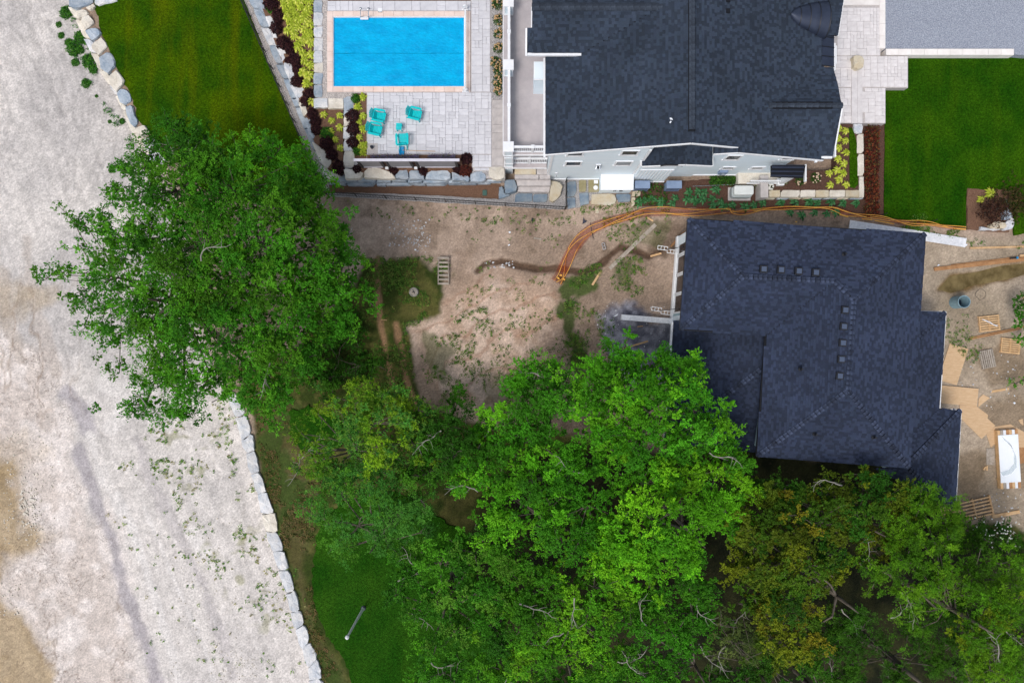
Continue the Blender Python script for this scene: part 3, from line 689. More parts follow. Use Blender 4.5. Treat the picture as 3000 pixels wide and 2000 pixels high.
sheet('mulch', [(1037, 274), (1073.5, 274), (1073.5, 452), (1073.5, 470), (1037, 470)], TZ + .022, 'mulch', terrace)
sheet('mulch', [(1075.5, 454), (1382, 454), (1382, 506), (1050, 506), (1050, 471.5), (1075.5, 471.5)], TZ + .024, 'mulch', terrace)
sheet('gravel_strip', [(1382.5, 501.5), (1430, 501.5), (1430, 515), (1382.5, 512)], TZ + .018, 'pebbles_grey', terrace)
sheet('gravel_strip', [(1438, -40), (1476, -40), (1476, 292), (1438, 292)], TZ + .026, 'pebbles_grey', terrace)
sheet('slab', [(1077, 420), (1107, 420), (1107, 450.5), (1077, 450.5)], TZ + .062, 'concrete', terrace)
sheet('planting_strip', [(960, -40), (1378, -40), (1378, 2.5), (960, 2.5)], TZ + .028, 'mulch', terrace)

# pool with coping, water and solar cover
pool = thing('swimming_pool', 'rectangular swimming pool with pale pink coping beside the terrace', 'pool', P(1168, 152, TZ))
mb = MB()
a = P(972, 46, TZ); b = P(1365, 259, TZ)
for (x0, y0, x1, y1) in ((a[0], b[1], a[0] + .12, a[1]), (b[0] - .12, b[1], b[0], a[1]), (a[0] + .12, a[1] - .12, b[0] - .12, a[1]), (a[0] + .12, b[1], b[0] - .12, b[1] + .12)):
    mb.prism([(x0, y0), (x1, y0), (x1, y1), (x0, y1)], -.4, TZ + .02)
mb.build('basin_wall', 'white_trim', pool)
mb = MB(); mb.prism([(a[0] + .1, b[1] + .1), (b[0] - .1, b[1] + .1), (b[0] - .1, a[1] - .1), (a[0] + .1, a[1] - .1)], -.3, TZ - .2); mb.build('water', 'water', pool)
def coping(x0, y0, x1, y1, n, vert):
    for k in range(n):
        if vert: q = (x0, y0 + (y1 - y0) * k / n, x1, y0 + (y1 - y0) * (k + 1) / n)
        else: q = (x0 + (x1 - x0) * k / n, y0, x0 + (x1 - x0) * (k + 1) / n, y1)
        A = P(q[0], q[1], TZ); B = P(q[2], q[3], TZ); g = .006
        m_ = MB(); m_.prism([(A[0] + g, B[1] + g), (B[0] - g, B[1] + g), (B[0] - g, A[1] - g), (A[0] + g, A[1] - g)], TZ + .025, TZ + .075); m_.build('coping_stone', 'coping', pool)
coping(959, 35, 976, 271, 8, True); coping(1361, 35, 1378, 271, 8, True); coping(976, 35, 1361, 50, 13, False); coping(976, 255, 1361, 271, 13, False)
# solar cover: wrinkled sheet floating just under the coping, in two widths with a seam
def cover(name, x0, y0, x1, y1, seed, z):
    A = P(x0, y0, TZ); B = P(x1, y1, TZ); nx, ny = 90, 26
    xs = np.linspace(A[0], B[0], nx); ys = np.linspace(B[1], A[1], ny); X, Y = np.meshgrid(xs, ys)
    Z = z + .045 * (fbm(X + seed, Y * 1.4, .9, 90 + seed, 4) - .5) + .012 * np.exp(-(np.abs(fbm(X * .7 + seed, Y, 2.1, 95 + seed, 2) - .5) / .02) ** 2)
    idx = np.arange(nx * ny).reshape(ny, nx)
    Q = np.stack([idx[:-1, :-1], idx[:-1, 1:], idx[1:, 1:], idx[1:, :-1]], -1).reshape(-1, 4)
    cc = tuple(np.array(pool.location) * 0)
    me = fast_mesh(name, np.stack([X, Y, Z], -1).reshape(-1, 3), Q); me.shade_smooth(); me.materials.append(M['cover']); return me
cv = thing('pool_cover', 'bright blue solar cover floating over the whole pool with a centre seam', 'pool cover', (0, 0, 0))
link_mesh('cover_panel', cover('cover_panel', 977, 52, 1359, 155.2, 1, TZ - .06), cv)
link_mesh('cover_panel', cover('cover_panel', 977, 156, 1359, 253, 2, TZ - .06), cv)
# cover reel along the east side
rl = thing('cover_reel', 'white cover reel tube on two end stands along the pool edge', 'pool reel', P(1364, 150, TZ))
mb = MB(); mb.tube([P(1363.5, 30, TZ + .45), P(1363.5, 270, TZ + .45)], .055, 10); mb.build('roller_tube', 'white_trim', rl)
for yy in (29, 269):
    mb = MB(); c = Vector(P(1364, yy, TZ + .06))
    mb.box(c, (.42, .09, .06)); mb.bar(c + Vector((-.17, 0, .0)), c + Vector((0, 0, .42)), .05, .05); mb.bar(c + Vector((.17, 0, 0)), c + Vector((0, 0, .42)), .05, .05); mb.build('end_stand', 'white_trim', rl)
    mb = MB(); mb.tube([c + Vector((0, -.03, .42)), c + Vector((0, .03, .42))], .16, 14); mb.build('hand_wheel', 'white_trim', rl)
# ladder
ld = thing('pool_ladder', 'stainless steel pool ladder with white tread at the top pool edge', 'pool ladder', P(1068, 40, TZ))
for xx in (1056, 1079):
    q = [P(xx, 26, TZ + .07), P(xx, 24, TZ + .5), P(xx, 33, TZ + .78), P(xx, 44, TZ + .62), P(xx, 50, TZ + .1), P(xx, 51.5, TZ - .9)]
    MB().tube(q, .022, 7).build('rail', 'steel', ld); c = P(xx, 26, TZ + .07); MB().lathe(c, [(.07, 0), (.07, .03), (.03, .05)], 12).build('foot_flange', 'steel', ld)
for zz in (.05, -.3):
    mb = MB(); c = P(1067.5, 55, TZ + zz); mb.box(c, (.5, .13, .03)); mb.build('tread', 'white_trim', ld)
sk = MB(); c = P(1114, 31, TZ + .065); sk.box(c, (.26, .26, .02)); sk.box((c[0], c[1], c[2] + .013), (.2, .2, .012)); tag(sk.build('skimmer_lid', 'white_trim'), 'small square white skimmer lid set in the pavers beside the pool', 'skimmer lid')

# block kerb between pool gravel and hosta bed, and the column stones by the seating area
w = thing('block_edging', 'row of pale blue stone blocks edging the terrace along the hosta bed', 'stone wall', P(940, 150, 0))
ys = [-35, 2, 37, 77, 110, 149, 184, 213, 248, 286]
for k, (y0, y1) in enumerate(zip(ys, ys[1:])):
    stone(w, [(918, y0 + 1), (944 + (k * 7 % 5), y0 + 1), (947 - (k * 5 % 6), y1 - 1), (919, y1 - 1)], TZ + .06, 1.3, ['stone_blue', 'stone_blue', 'stone_pale', 'stone_pale', 'stone_pale', 'stone_pale', 'stone_warm', 'stone_blue', 'stone_blue'][k], 60 + k, n=10, bevel=.05)
stone(w, [(918, 287), (960, 288), (961, 316), (920, 316)], TZ + .05, 1.3, 'stone_pale', 71, n=10, bevel=.05)
stone(w, [(962, 288), (1006, 288), (1006, 318), (961, 318)], TZ + .05, 1.3, 'stone_warm', 72, n=10, bevel=.05)
for k, (y0, y1, x0, x1) in enumerate(((281, 340, 1007, 1036), (341, 371, 1006, 1030), (372, 408, 1006, 1030), (409, 442, 1006, 1034), (443, 489, 1006, 1040))):
    stone(w, [(x0, y0 + 1), (x1, y0 + 1), (x1 - 2, y1 - 1), (x0, y1 - 1)], TZ + .05, 1.3, ['stone_blue', 'stone_warm', 'stone_pale', 'stone_pale', 'stone_warm'][k], 75 + k, n=10, bevel=.05)
sheet('mulch_bed', [(745, -40), (917, -40), (917, 318), (1005, 318), (1005, 494), (960, 494), (922, 420), (880, 300), (820, 165)], 1.12, 'mulch', h=1.2, kind='structure')

# boulder row down the fence side
w = thing('boulder_wall', 'stepped boulder wall between the black fence gravel and burgundy shrubs', 'stone wall', P(870, 260, 0))
ROW = [[(735, -30), (760, -30), (782, 30), (774, 44), (745, 10)], [(775, 48), (795, 46), (812, 90), (811, 116), (800, 112)], [(806, 130), (822, 134), (845, 160), (832, 176), (828, 184)], [(826, 186), (845, 180), (858, 190), (866, 240), (852, 246)],
       [(850, 250), (880, 252), (895, 262), (878, 292), (872, 300)], [(872, 300), (890, 298), (902, 330), (888, 342)], [(888, 344), (905, 338), (925, 395), (918, 415), (905, 395)],
       [(908, 408), (926, 420), (950, 440), (978, 470), (955, 498), (935, 470)], [(957, 501), (997, 504), (992, 521), (958, 524)]]
for i, t in enumerate(ROW): stone(w, t, 1.12 + .05 * (i % 2), .75, ['stone_blue', 'stone_pale', 'stone_pale', 'stone_pale', 'stone_pale', 'stone_warm', 'stone_blue', 'stone_warm', 'stone_warm'][i], 90 + i, rough=.045)
strip_blocks(w, pl([(716, -30), (756, 60), (800, 170), (850, 285), (900, 400), (936, 480), (956, 530)]), pl([(752, -30), (790, 60), (835, 170), (882, 285), (930, 400), (968, 480), (988, 526)]), cuts(11, 5), .55, .75, BLUE, 9)
# south face of the terrace: big top slabs and two courses below
w = thing('boulder_wall', 'two-tier blue-grey boulder wall below the privacy screen', 'stone wall', P(1200, 535, 0))
TOPW = [[(1004, 493), (1059, 498), (1067, 507), (1056, 522), (1010, 524)], [(1065, 494), (1094, 490), (1122, 496), (1158, 510), (1157, 524), (1064, 520)], [(1159, 510), (1170, 498), (1196, 497), (1197, 524), (1159, 522)],
        [(1198, 498), (1222, 498), (1243, 514), (1243, 524), (1199, 526)], [(1244, 516), (1256, 500), (1320, 498), (1321, 528), (1244, 524)], [(1323, 504), (1350, 514), (1374, 514), (1376, 531), (1323, 528)],
        [(1377, 510), (1408, 500), (1426, 510), (1422, 528), (1412, 533), (1378, 531)], [(1432, 489), (1478, 489), (1480, 524), (1450, 526), (1432, 518)]]
for i, t in enumerate(TOPW): stone(w, t, TZ + .06 + .03 * (i % 2), .55, ['stone_warm', 'stone_warm', 'stone_blue', 'stone_blue', 'stone_blue', 'stone_blue', 'stone_blue', 'stone_warm'][i], 110 + i, rough=.04)
strip_blocks(w, pl([(985, 512), (1100, 512), (1300, 518), (1470, 515)]), pl([(985, 531), (1100, 532), (1300, 536), (1470, 531)]), cuts(9, 6), .85, .55, ['stone_blue'], 12)
strip_blocks(w, pl([(965, 518), (1100, 520), (1300, 524), (1440, 522)]), pl([(965, 540), (1100, 543), (1300, 541), (1440, 536)]), cuts(8, 8), .42, .6, ['stone_blue'], 13)
# beds and gravel at the foot of the wall, along the black fence
sheet('mulch_strip', [(962, 536), (1466, 540), (1462, 583), (1240, 570), (965, 562)], .03, 'mulch', h=.1, jag=.05, kind='structure')
sheet('gravel_strip', [(700, -40), (742, -40), (862, 285), (968, 515), (960, 566), (952, 562), (868, 372), (790, 190)], .06, 'pebbles', h=.15, jag=.04, kind='structure')
sheet('gravel_strip', [(960, 563), (1240, 571), (1462, 584), (1470, 560), (1600, 560), (1612, 528), (1760, 520), (1762, 570), (1700, 606), (1650, 614), (1300, 594), (960, 575)], .05, 'pebbles_grey', h=.15, jag=.03, kind='structure')

# ------------------------------------------------------------------ black picket fences
def fence(name, label, A, B, n_panel, ht, z0, per=10):
    a = Vector(P(*A, z0)); b = Vector(P(*B, z0)); f = thing(name, label, 'fence', tuple((a + b) / 2))
    for k in range(n_panel + 1):
        p = a.lerp(b, k / n_panel); MB().box((p.x, p.y, z0 + ht / 2 + .03), (.05, .05, ht + .06), math.atan2(b.y - a.y, b.x - a.x)).build('post', 'black_fence', f)
    pk = None; rz = math.atan2(b.y - a.y, b.x - a.x); og = ORG[f.name]
    for k in range(n_panel):
        p, q = a.lerp(b, k / n_panel), a.lerp(b, (k + 1) / n_panel)
        for hh in (.15, ht - .22, ht - .04): MB().bar(p + Vector((0, 0, hh)), q + Vector((0, 0, hh)), .025, .03).build('rail', 'black_fence', f)
        for j in range(1, per):
            r_ = p.lerp(q, j / per)
            if pk is None:
                m_ = MB(); m_.box((0, 0, ht / 2), (.016, .016, ht - .06)); pk = m_.mesh('picket'); pk.materials.append(M['black_fence'])
            link_mesh('picket', pk, f, (r_.x - og[0], r_.y - og[1], z0 - og[2]), rz)
    return f
fence('metal_fence', 'black metal picket fence along the west lawn edge', (690, -55), (957, 567), 12, 1.15, .05, 9)
fence('metal_fence', 'black metal picket fence along the gravel below the mulch strip', (959, 571), (1654, 614), 8, 1.0, .05, 10)
fence('metal_gate', 'short black metal fence panel running from the house wall to the corner post', (1657, 534), (1657, 613), 2, 1.2, .05, 8)

# ------------------------------------------------------------------ shrubs
def leaf_cloud(n, rx, ry, rz, ls, seed, cols, shell=.6, up=.5, aspect=.55):
    r = np.random.default_rng(seed)
    d = r.normal(size=(n, 3)); d /= np.linalg.norm(d, axis=1)[:, None]; d[:, 2] = np.abs(d[:, 2])
    rad = r.uniform(shell, 1.0, n)[:, None]; lump = 1 + .18 * np.sin(d[:, :1] * 7 + seed) * np.cos(d[:, 1:2] * 6)
    c = d * rad * lump * np.array([rx, ry, rz])
    nrm = d * .6 + r.normal(size=(n, 3)) * .5 + np.array([0, 0, up])
    return leaf_quads(c, nrm, ls * r.uniform(.7, 1.3, n), aspect, r, np.asarray(cols)[r.integers(0, len(cols), n)] * r.uniform(.75, 1.25, (n, 1)))
def leaf_quads(c, nrm, size, aspect, r, tint, axis=None):
    n = len(c); nrm = nrm / np.linalg.norm(nrm, axis=1)[:, None]
    a = r.normal(size=(n, 3)) if axis is None else axis
    a = a - nrm * np.sum(a * nrm, 1)[:, None]; a /= np.maximum(np.linalg.norm(a, axis=1), 1e-6)[:, None]
    b = np.cross(nrm, a); s = size[:, None]
    V = np.stack([c - a * s * .5, c + b * s * aspect * .5 - a * s * .05, c + a * s * .5, c - b * s * aspect * .5 - a * s * .05], 1)
    V[:, 1] += nrm * s * .07; V[:, 3] += nrm * s * .07
    return V.reshape(-1, 3), np.arange(n * 4).reshape(n, 4), tint
def cloud_mesh(name, parts, material='leaf'):
    V = []; Q = []; T = []; o = 0
    for v, q, t in parts: V.append(v); Q.append(q + o); T.append(t); o += len(v)
    me = fast_mesh(name, np.concatenate(V), np.concatenate(Q), np.concatenate(T)); me.materials.append(M[material]); return me
BURG = [srgb(62, 36, 40), srgb(46, 26, 30), srgb(78, 44, 44), srgb(40, 24, 30)]
BURG2 = [srgb(92, 44, 38), srgb(60, 34, 34), srgb(112, 54, 40)]
shrub_me = [cloud_mesh('shrub', [leaf_cloud(900, .5, .5, .5, .11, s, BURG, .7)]) for s in (1, 2, 3)]
shrub_red = cloud_mesh('shrub', [leaf_cloud(700, .5, .5, .5, .11, 9, BURG2, .7)])
green_me = cloud_mesh('shrub', [leaf_cloud(480, .5, .5, .45, .13, 8, [srgb(56, 112, 34), srgb(84, 140, 40), srgb(40, 90, 26)], .55)])
def shrub(px, py, z, dia, label, group, me=None, cat='shrub', name='round_shrub'):
    p = P(px, py, z + dia * .35); o = link_mesh(name, me or RND.choice(shrub_me), None, (p[0], p[1], z - .02), RND.uniform(0, 6), (dia, dia * RND.uniform(.9, 1.1), dia * RND.uniform(.8, 1)))
    return tag(o, label, cat, group)
for i, (px, py, d) in enumerate(((790, 8, .95), (812, 42, .9), (806, 78, .85), (826, 122, .95), (848, 140, .85), (862, 172, .95), (842, 175, .5), (868, 203, .7), (866, 234, .85), (903, 276, .95), (893, 296, .75))):
    shrub(px, py, 1.1, d, ORDN[i] + ' burgundy shrub from the top in the long hosta bed', 'burgundy shrubs in the long bed')
for i, (px, py, d) in enumerate(((912, 330, .75), (922, 354, .8), (925, 378, .75), (953, 416, 1.0), (968, 450, .85), (990, 487, 1.0))):
    shrub(px, py, 1.1, d, ORDN[i] + ' burgundy shrub from the top in the triangular bed below the blocks', 'burgundy shrubs in the triangular bed')
for i, (px, py, d) in enumerate(((1031, 337, .95), (1033, 374, .9), (1032, 415, .85))):
    shrub(px, py, TZ, d, ['upper', 'middle', 'lower'][i] + ' burgundy shrub standing on the narrow bed beside the teal chairs', 'burgundy shrubs by the chairs')
for px, py, d, l in ((1044, 494, .6, 'small burgundy shrub at the west end of the privacy screen'), (1152, 498, .6, 'burgundy shrub under the first post pair of the privacy screen'),
                     (1238, 500, .65, 'burgundy shrub under the second post pair of the privacy screen'), (1366, 463, .8, 'burgundy shrub at the east end of the privacy screen beside pavers')):
    shrub(px, py, TZ, d, l, None)
shrub(1338, 492, TZ, .6, 'low burgundy shrub on the boulder edge past the privacy screen', None)
shrub(1362, 498, TZ, .8, 'red-brown shrub spilling over the boulder edge near the pavers', None, shrub_red)
shrub(790, 24, 1.1, .6, 'bright green shrub among the burgundy shrubs at the top', None, green_me)
shrub(955, 388, 1.1, .95, 'green leafy shrub in the triangular mulch bed', None, green_me)
shrub(1040, 286, TZ, .7, 'dark green shrub at the corner of the pool gravel', None, green_me)
shrub(1046, 440, TZ, .7, 'green shrub by the west end of the privacy screen', None, green_me)

def hosta_mesh(seed, cols, n=26, R=.5, wid=.34):
    r = np.random.default_rng(seed); V = []; Q = []; T = []
    for k in range(n):
        lay = k / n; a = k * 2.4 + r.uniform(-.25, .25); L_ = R * (1.05 - .55 * lay) * r.uniform(.85, 1.15); w_ = L_ * wid * .5
        h0 = .10 + .28 * lay; d = np.array([math.cos(a), math.sin(a)]); e = np.array([-d[1], d[0]])
        prof = [(0.06, .0, h0), (.38, .75, h0 + .10), (.72, .8, h0 + .07), (1.0, .04, h0 - .08)]
        i0 = len(V)
        for t, ww, z in prof:
            c = d * L_ * t
            V += [(*(c + e * w_ * ww), z + .02 * ww), (*(c - e * w_ * ww), z + .02 * ww)]
        t_ = np.array(cols[r.integers(0, len(cols))]) * r.uniform(.82, 1.15)
        for j in range(3): Q.append((i0 + 2 * j, i0 + 2 * j + 1, i0 + 2 * j + 3, i0 + 2 * j + 2)); T.append(t_)
    me = fast_mesh('hosta', np.array(V), np.array(Q), np.array(T)); me.materials.append(M['leaf']); return me
LIME = [srgb(206, 214, 84), srgb(188, 204, 70), srgb(222, 226, 110), srgb(170, 190, 56)]
hostas = [hosta_mesh(s, LIME) for s in (1, 2, 3, 4)]
GRN = [srgb(66, 122, 74), srgb(90, 146, 96), srgb(48, 100, 56)]
dark_hostas = [hosta_mesh(s, GRN, 16, .5, .4) for s in (6, 7)]
def hosta(px, py, z, dia, label, group, mes=hostas, name='hosta'):
    p = P(px, py, z + .2); o = link_mesh(name, RND.choice(mes), None, (p[0], p[1], z - .03), RND.uniform(0, 6), (dia, dia, dia * RND.uniform(.8, 1.1)))
    return tag(o, label, 'plant', group)
H1 = [(828, -8), (846, 4), (862, -6), (880, 3), (834, 14), (852, 18), (870, 2), (905, 2), (838, 32), (856, 28), (880, 20), (902, 25), (846, 48), (866, 44), (895, 42), (850, 62), (872, 58), (842, 50), (888, 55),
      (906, 68), (856, 84), (870, 78), (892, 86), (842, 88), (862, 104), (908, 98), (886, 118), (872, 132), (908, 122), (895, 104), (868, 140), (886, 155), (910, 158), (890, 178), (908, 190), (886, 212), (905, 222), (898, 243), (911, 295)]
for px, py in H1: hosta(px, py, 1.12, RND.uniform(.68, .85), 'lime green hosta in the long bed west of the pool', 'hostas in the long bed')
for i, (px, py) in enumerate(((946, 334), (994, 336), (969, 351), (993, 371), (967, 383), (981, 408), (996, 432))): hosta(px, py, 1.12, RND.uniform(.5, .65), ORDN[i] + ' lime green hosta from the top in the triangular bed below the blue stone blocks', 'hostas in the triangular bed')
for i, (px, py) in enumerate(sorted(((1062, 282), (1047, 312), (1063, 338), (1050, 354), (1062, 376), (1051, 402), (1065, 424), (1062, 445), (1054, 430)), key=lambda v: v[1])): hosta(px, py, TZ, RND.uniform(.55, .68), ORDN[i] + ' lime green hosta from the top in the narrow bed beside the teal chairs', 'hostas by the chairs')
# hydrangeas with dried heads along the upper deck
hyd_me = cloud_mesh('foliage', [leaf_cloud(240, .5, .5, .45, .13, 21, [srgb(58, 92, 36), srgb(78, 108, 46), srgb(44, 74, 30)], .5)])
def hydrangea(px, py, z, dia, label, group, head='flower_tan', nh=16):
    p = P(px, py, z + .3); t = local_thing('hydrangea', label, 'shrub', (p[0], p[1], z - .02), RND.uniform(0, 6), group)
    link_mesh('foliage', hyd_me, t, (0, 0, 0), 0, dia)
    if head not in HEADS:
        q = MB(); bm = bmesh.new(); bmesh.ops.create_icosphere(bm, subdivisions=1, radius=.055); HEADS[head] = bpy.data.meshes.new('bloom'); bm.to_mesh(HEADS[head]); bm.free(); HEADS[head].materials.append(M[head])
    for k in range(nh):
        a = RND.uniform(0, 6.28); r = dia * .46 * math.sqrt(RND.random()); zz = dia * .45 * math.sqrt(max(0, 1 - (r / (dia * .5)) ** 2)) + .03
        link_mesh('bloom', HEADS[head], t, (r * math.cos(a), r * math.sin(a), zz), 0, RND.uniform(.8, 1.25))
    return t
HEADS = {}
for i, (px, py, d) in enumerate(((1458, 8, .85), (1460, 55, .8), (1461, 95, .75), (1460, 138, .75), (1452, 178, .8), (1462, 205, .85), (1458, 236, .8), (1461, 262, .7))):
    hydrangea(px, py, TZ, d, ORDN[i] + ' tan-flowered hydrangea from the top in the gravel bed beside the deck', 'hydrangeas beside the deck')
# lavender behind the screen
mb_parts = []
r_ = np.random.default_rng(31); nb = 1500
bx = r_.uniform(1080, 1335, nb); by = 460 + r_.normal(0, 3.4, nb); k_ = (CAM_H - TZ - .2) / FPX
clump = np.sin(bx * .11) + np.sin(bx * .043 + 2)
keep = clump > -.9; bx, by = bx[keep], by[keep]; nb = len(bx)
c_ = np.stack([(bx - 1500) * k_, (1000 - by) * k_, TZ + r_.uniform(.08, .4, nb)], -1)
cols_ = np.array([srgb(122, 112, 150), srgb(96, 88, 122), srgb(110, 118, 90), srgb(140, 130, 160)])[r_.integers(0, 4, nb)]
v_, q_, t_ = leaf_quads(c_, r_.normal(size=(nb, 3)) * .5 + [0, 0, 1], r_.uniform(.06, .13, nb), .4, r_, cols_)
lav = link_mesh('lavender', cloud_mesh('lavender', [(v_, q_, t_)]), None); tag(lav, 'strip of purple lavender flowering behind the privacy screen', 'lavender', kind='stuff')

# ------------------------------------------------------------------ privacy screen
ps = thing('privacy_screen', 'grey slatted privacy screen with a pale cap rail above the boulder wall', 'screen', P(1190, 475, TZ))
ZS = 2.95; yb = P(1190, 469, ZS)[1]
def at_y(px, y, z): return ((px - 1500) * (CAM_H - z) / FPX, y, z)
xa, xb = at_y(1036, yb, ZS)[0], at_y(1346, yb, ZS)[0]
MB().box(((xa + xb) / 2, yb, ZS), (xb - xa, .16, .06)).build('cap_rail', 'screen_cap', ps)
posts = [1046, 1112, 1128, 1200, 1216, 1334]
px_x = [at_y(p, yb, ZS)[0] for p in posts]
for x in px_x: MB().box((x, yb - .01, (TZ + ZS) / 2), (.14, .12, ZS - TZ - .04)).build('post', 'screen_dark', ps)
for (x0, x1) in ((px_x[0], px_x[1]), (px_x[2], px_x[3]), (px_x[4], px_x[5])):
    n = 9
    for k in range(n):
        z = TZ + .22 + k * (ZS - TZ - .34) / n; MB().box(((x0 + x1) / 2, yb - .01, z), (x1 - x0 - .16, .03, .13)).build('slat', 'screen_grey', ps)
    MB().box(((x0 + x1) / 2, yb - .02, TZ + .1), (x1 - x0 - .14, .08, .07)).build('bottom_rail', 'screen_cap', ps)
for (x0, x1) in ((px_x[1], px_x[2]), (px_x[3], px_x[4])):
    MB().box(((x0 + x1) / 2, yb - .1, TZ + .12), (.2, .14, .18)).build('footing', 'white_trim', ps)

# ------------------------------------------------------------------ adirondack chairs and small furniture
def adirondack():
    t = local_thing('adirondack_chair', 'x', 'chair', (0, 0, 0), 0, 'teal chairs on the terrace')
    # seat faces +x; local: width along y
    for k in range(6):
        x = -.18 + k * .095; z = .30 + k * .016; MB().box((x, 0, z), (.085, .50, .022), ry=-.16).build('seat_slat', 'teal', t)
    for k, yy in enumerate((-.21, -.126, -.042, .042, .126, .21)):
        top = .92 - abs(yy) * .55; a = Vector((-.22, yy, .28)); b = Vector((-.22 - .36 * top / .9, yy * 1.22, .28 + top * .72)); MB().bar(a, b, .085, .022, up=(1, 0, .4)).build('back_slat', 'teal', t)
    MB().bar((-.38, -.28, .6), (-.38, .28, .6), .05, .03).build('back_brace', 'teal', t)
    for s in (-1, 1):
        q = MB(); q.prism([(-.46, s * .27), (-.40, s * .40), (.16, s * .42), (.30, s * .38), (.32, s * .29), (.1, s * .28)], .55, .577); q.build('armrest', 'teal', t)
        MB().bar((.26, s * .30, 0), (.24, s * .30, .55), .09, .035, up=(1, 0, 0)).build('leg', 'teal', t)
        MB().bar((-.62, s * .24, 0.02), (.30, s * .26, .36), .03, .12).build('side_rail', 'teal', t)
    return t
ch0 = adirondack()
# facing angle: seat direction in world (photo right = +x, photo down = -y)
CH = [(1114, 342, -12, 'teal Adirondack chair nearest the burgundy shrubs, upper of the two'), (1103, 381, -12, 'teal Adirondack chair next to the narrow bed, lower of the two'),
      (1219, 336, -14, 'teal Adirondack chair standing alone in the middle of the terrace'), (1179, 408, -92, 'teal Adirondack chair between the small table and the blue skimmer net')]
for i, (px, py, ang, lb) in enumerate(CH):
    t = ch0 if i == 0 else copy_tree(ch0)
    p = P(px, py, TZ + .4); t.location = (p[0], p[1], TZ + .055); t.rotation_euler = (0, 0, math.radians(ang if i < 3 else 92)); t['label'] = lb
    t.scale = (.98, .98, 1)
p = P(1169, 372, TZ + .4)
t = local_thing('side_table', 'small square teal side table between the chairs', 'table', (p[0], p[1], TZ + .055), -.05)
for k in range(5): MB().box((-.14 + k * .07, 0, .42), (.062, .42, .02)).build('table_slat', 'teal', t)
for sx in (-1, 1):
    for sy in (-1, 1): MB().bar((sx * .15, sy * .17, 0), (sx * .13, sy * .15, .41), .045, .045).build('leg', 'teal', t)
p = P(1177, 442, TZ + .07)
t = local_thing('pool_skimmer', 'blue leaf skimmer net on a long pole lying by the lavender', 'pool net', (p[0], p[1], TZ + .06), 0)
q = MB(); q.tube([(-.13, -.24, .05), (.13, -.24, .05), (.16, 0, .06), (.13, .24, .05), (-.13, .24, .05), (-.16, 0, .06), (-.13, -.24, .05)], .025, 6); q.build('net_rim', 'azure', t)
q = MB(); n0 = 6
for i in range(n0 + 1):
    for j in range(n0 + 1): q.vert((-.13 + .26 * i / n0, -.23 + .46 * j / n0, .05 - .04 * math.sin(math.pi * i / n0) * math.sin(math.pi * j / n0)))
for i in range(n0):
    for j in range(n0): k = i * (n0 + 1) + j; q.face((k, k + n0 + 1, k + n0 + 2, k + 1))
q.build('net_bag', 'azure', t)
MB().tube([(.05, .02, .08), (1.2, -.01, .03), (2.3, -.04, .02)], .016, 6).build('pole', 'wood', t)
MB().tube([(2.1, -.035, .02), (2.34, -.04, .02)], .022, 6).build('pole_grip', 'white_trim', t)
p = P(1090, 432, TZ + .1)
t = local_thing('garden_lantern', 'small dark metal lantern standing on the square concrete slab', 'lantern', (p[0], p[1], TZ + .062))
MB().lathe((0, 0, 0), [(.09, 0), (.1, .02), (.07, .05), (.07, .06)], 12).build('base', 'bronze', t)
MB().lathe((0, 0, .06), [(.06, 0), (.065, .14), (.06, .15)], 10).build('globe', 'steel', t)
MB().lathe((0, 0, .21), [(.1, 0), (.06, .05), (.02, .08)], 12).build('cap', 'bronze', t)
MB().tube([(0, -.05, .29), (0, 0, .37), (0, .05, .29)], .008, 5).build('handle', 'bronze', t)

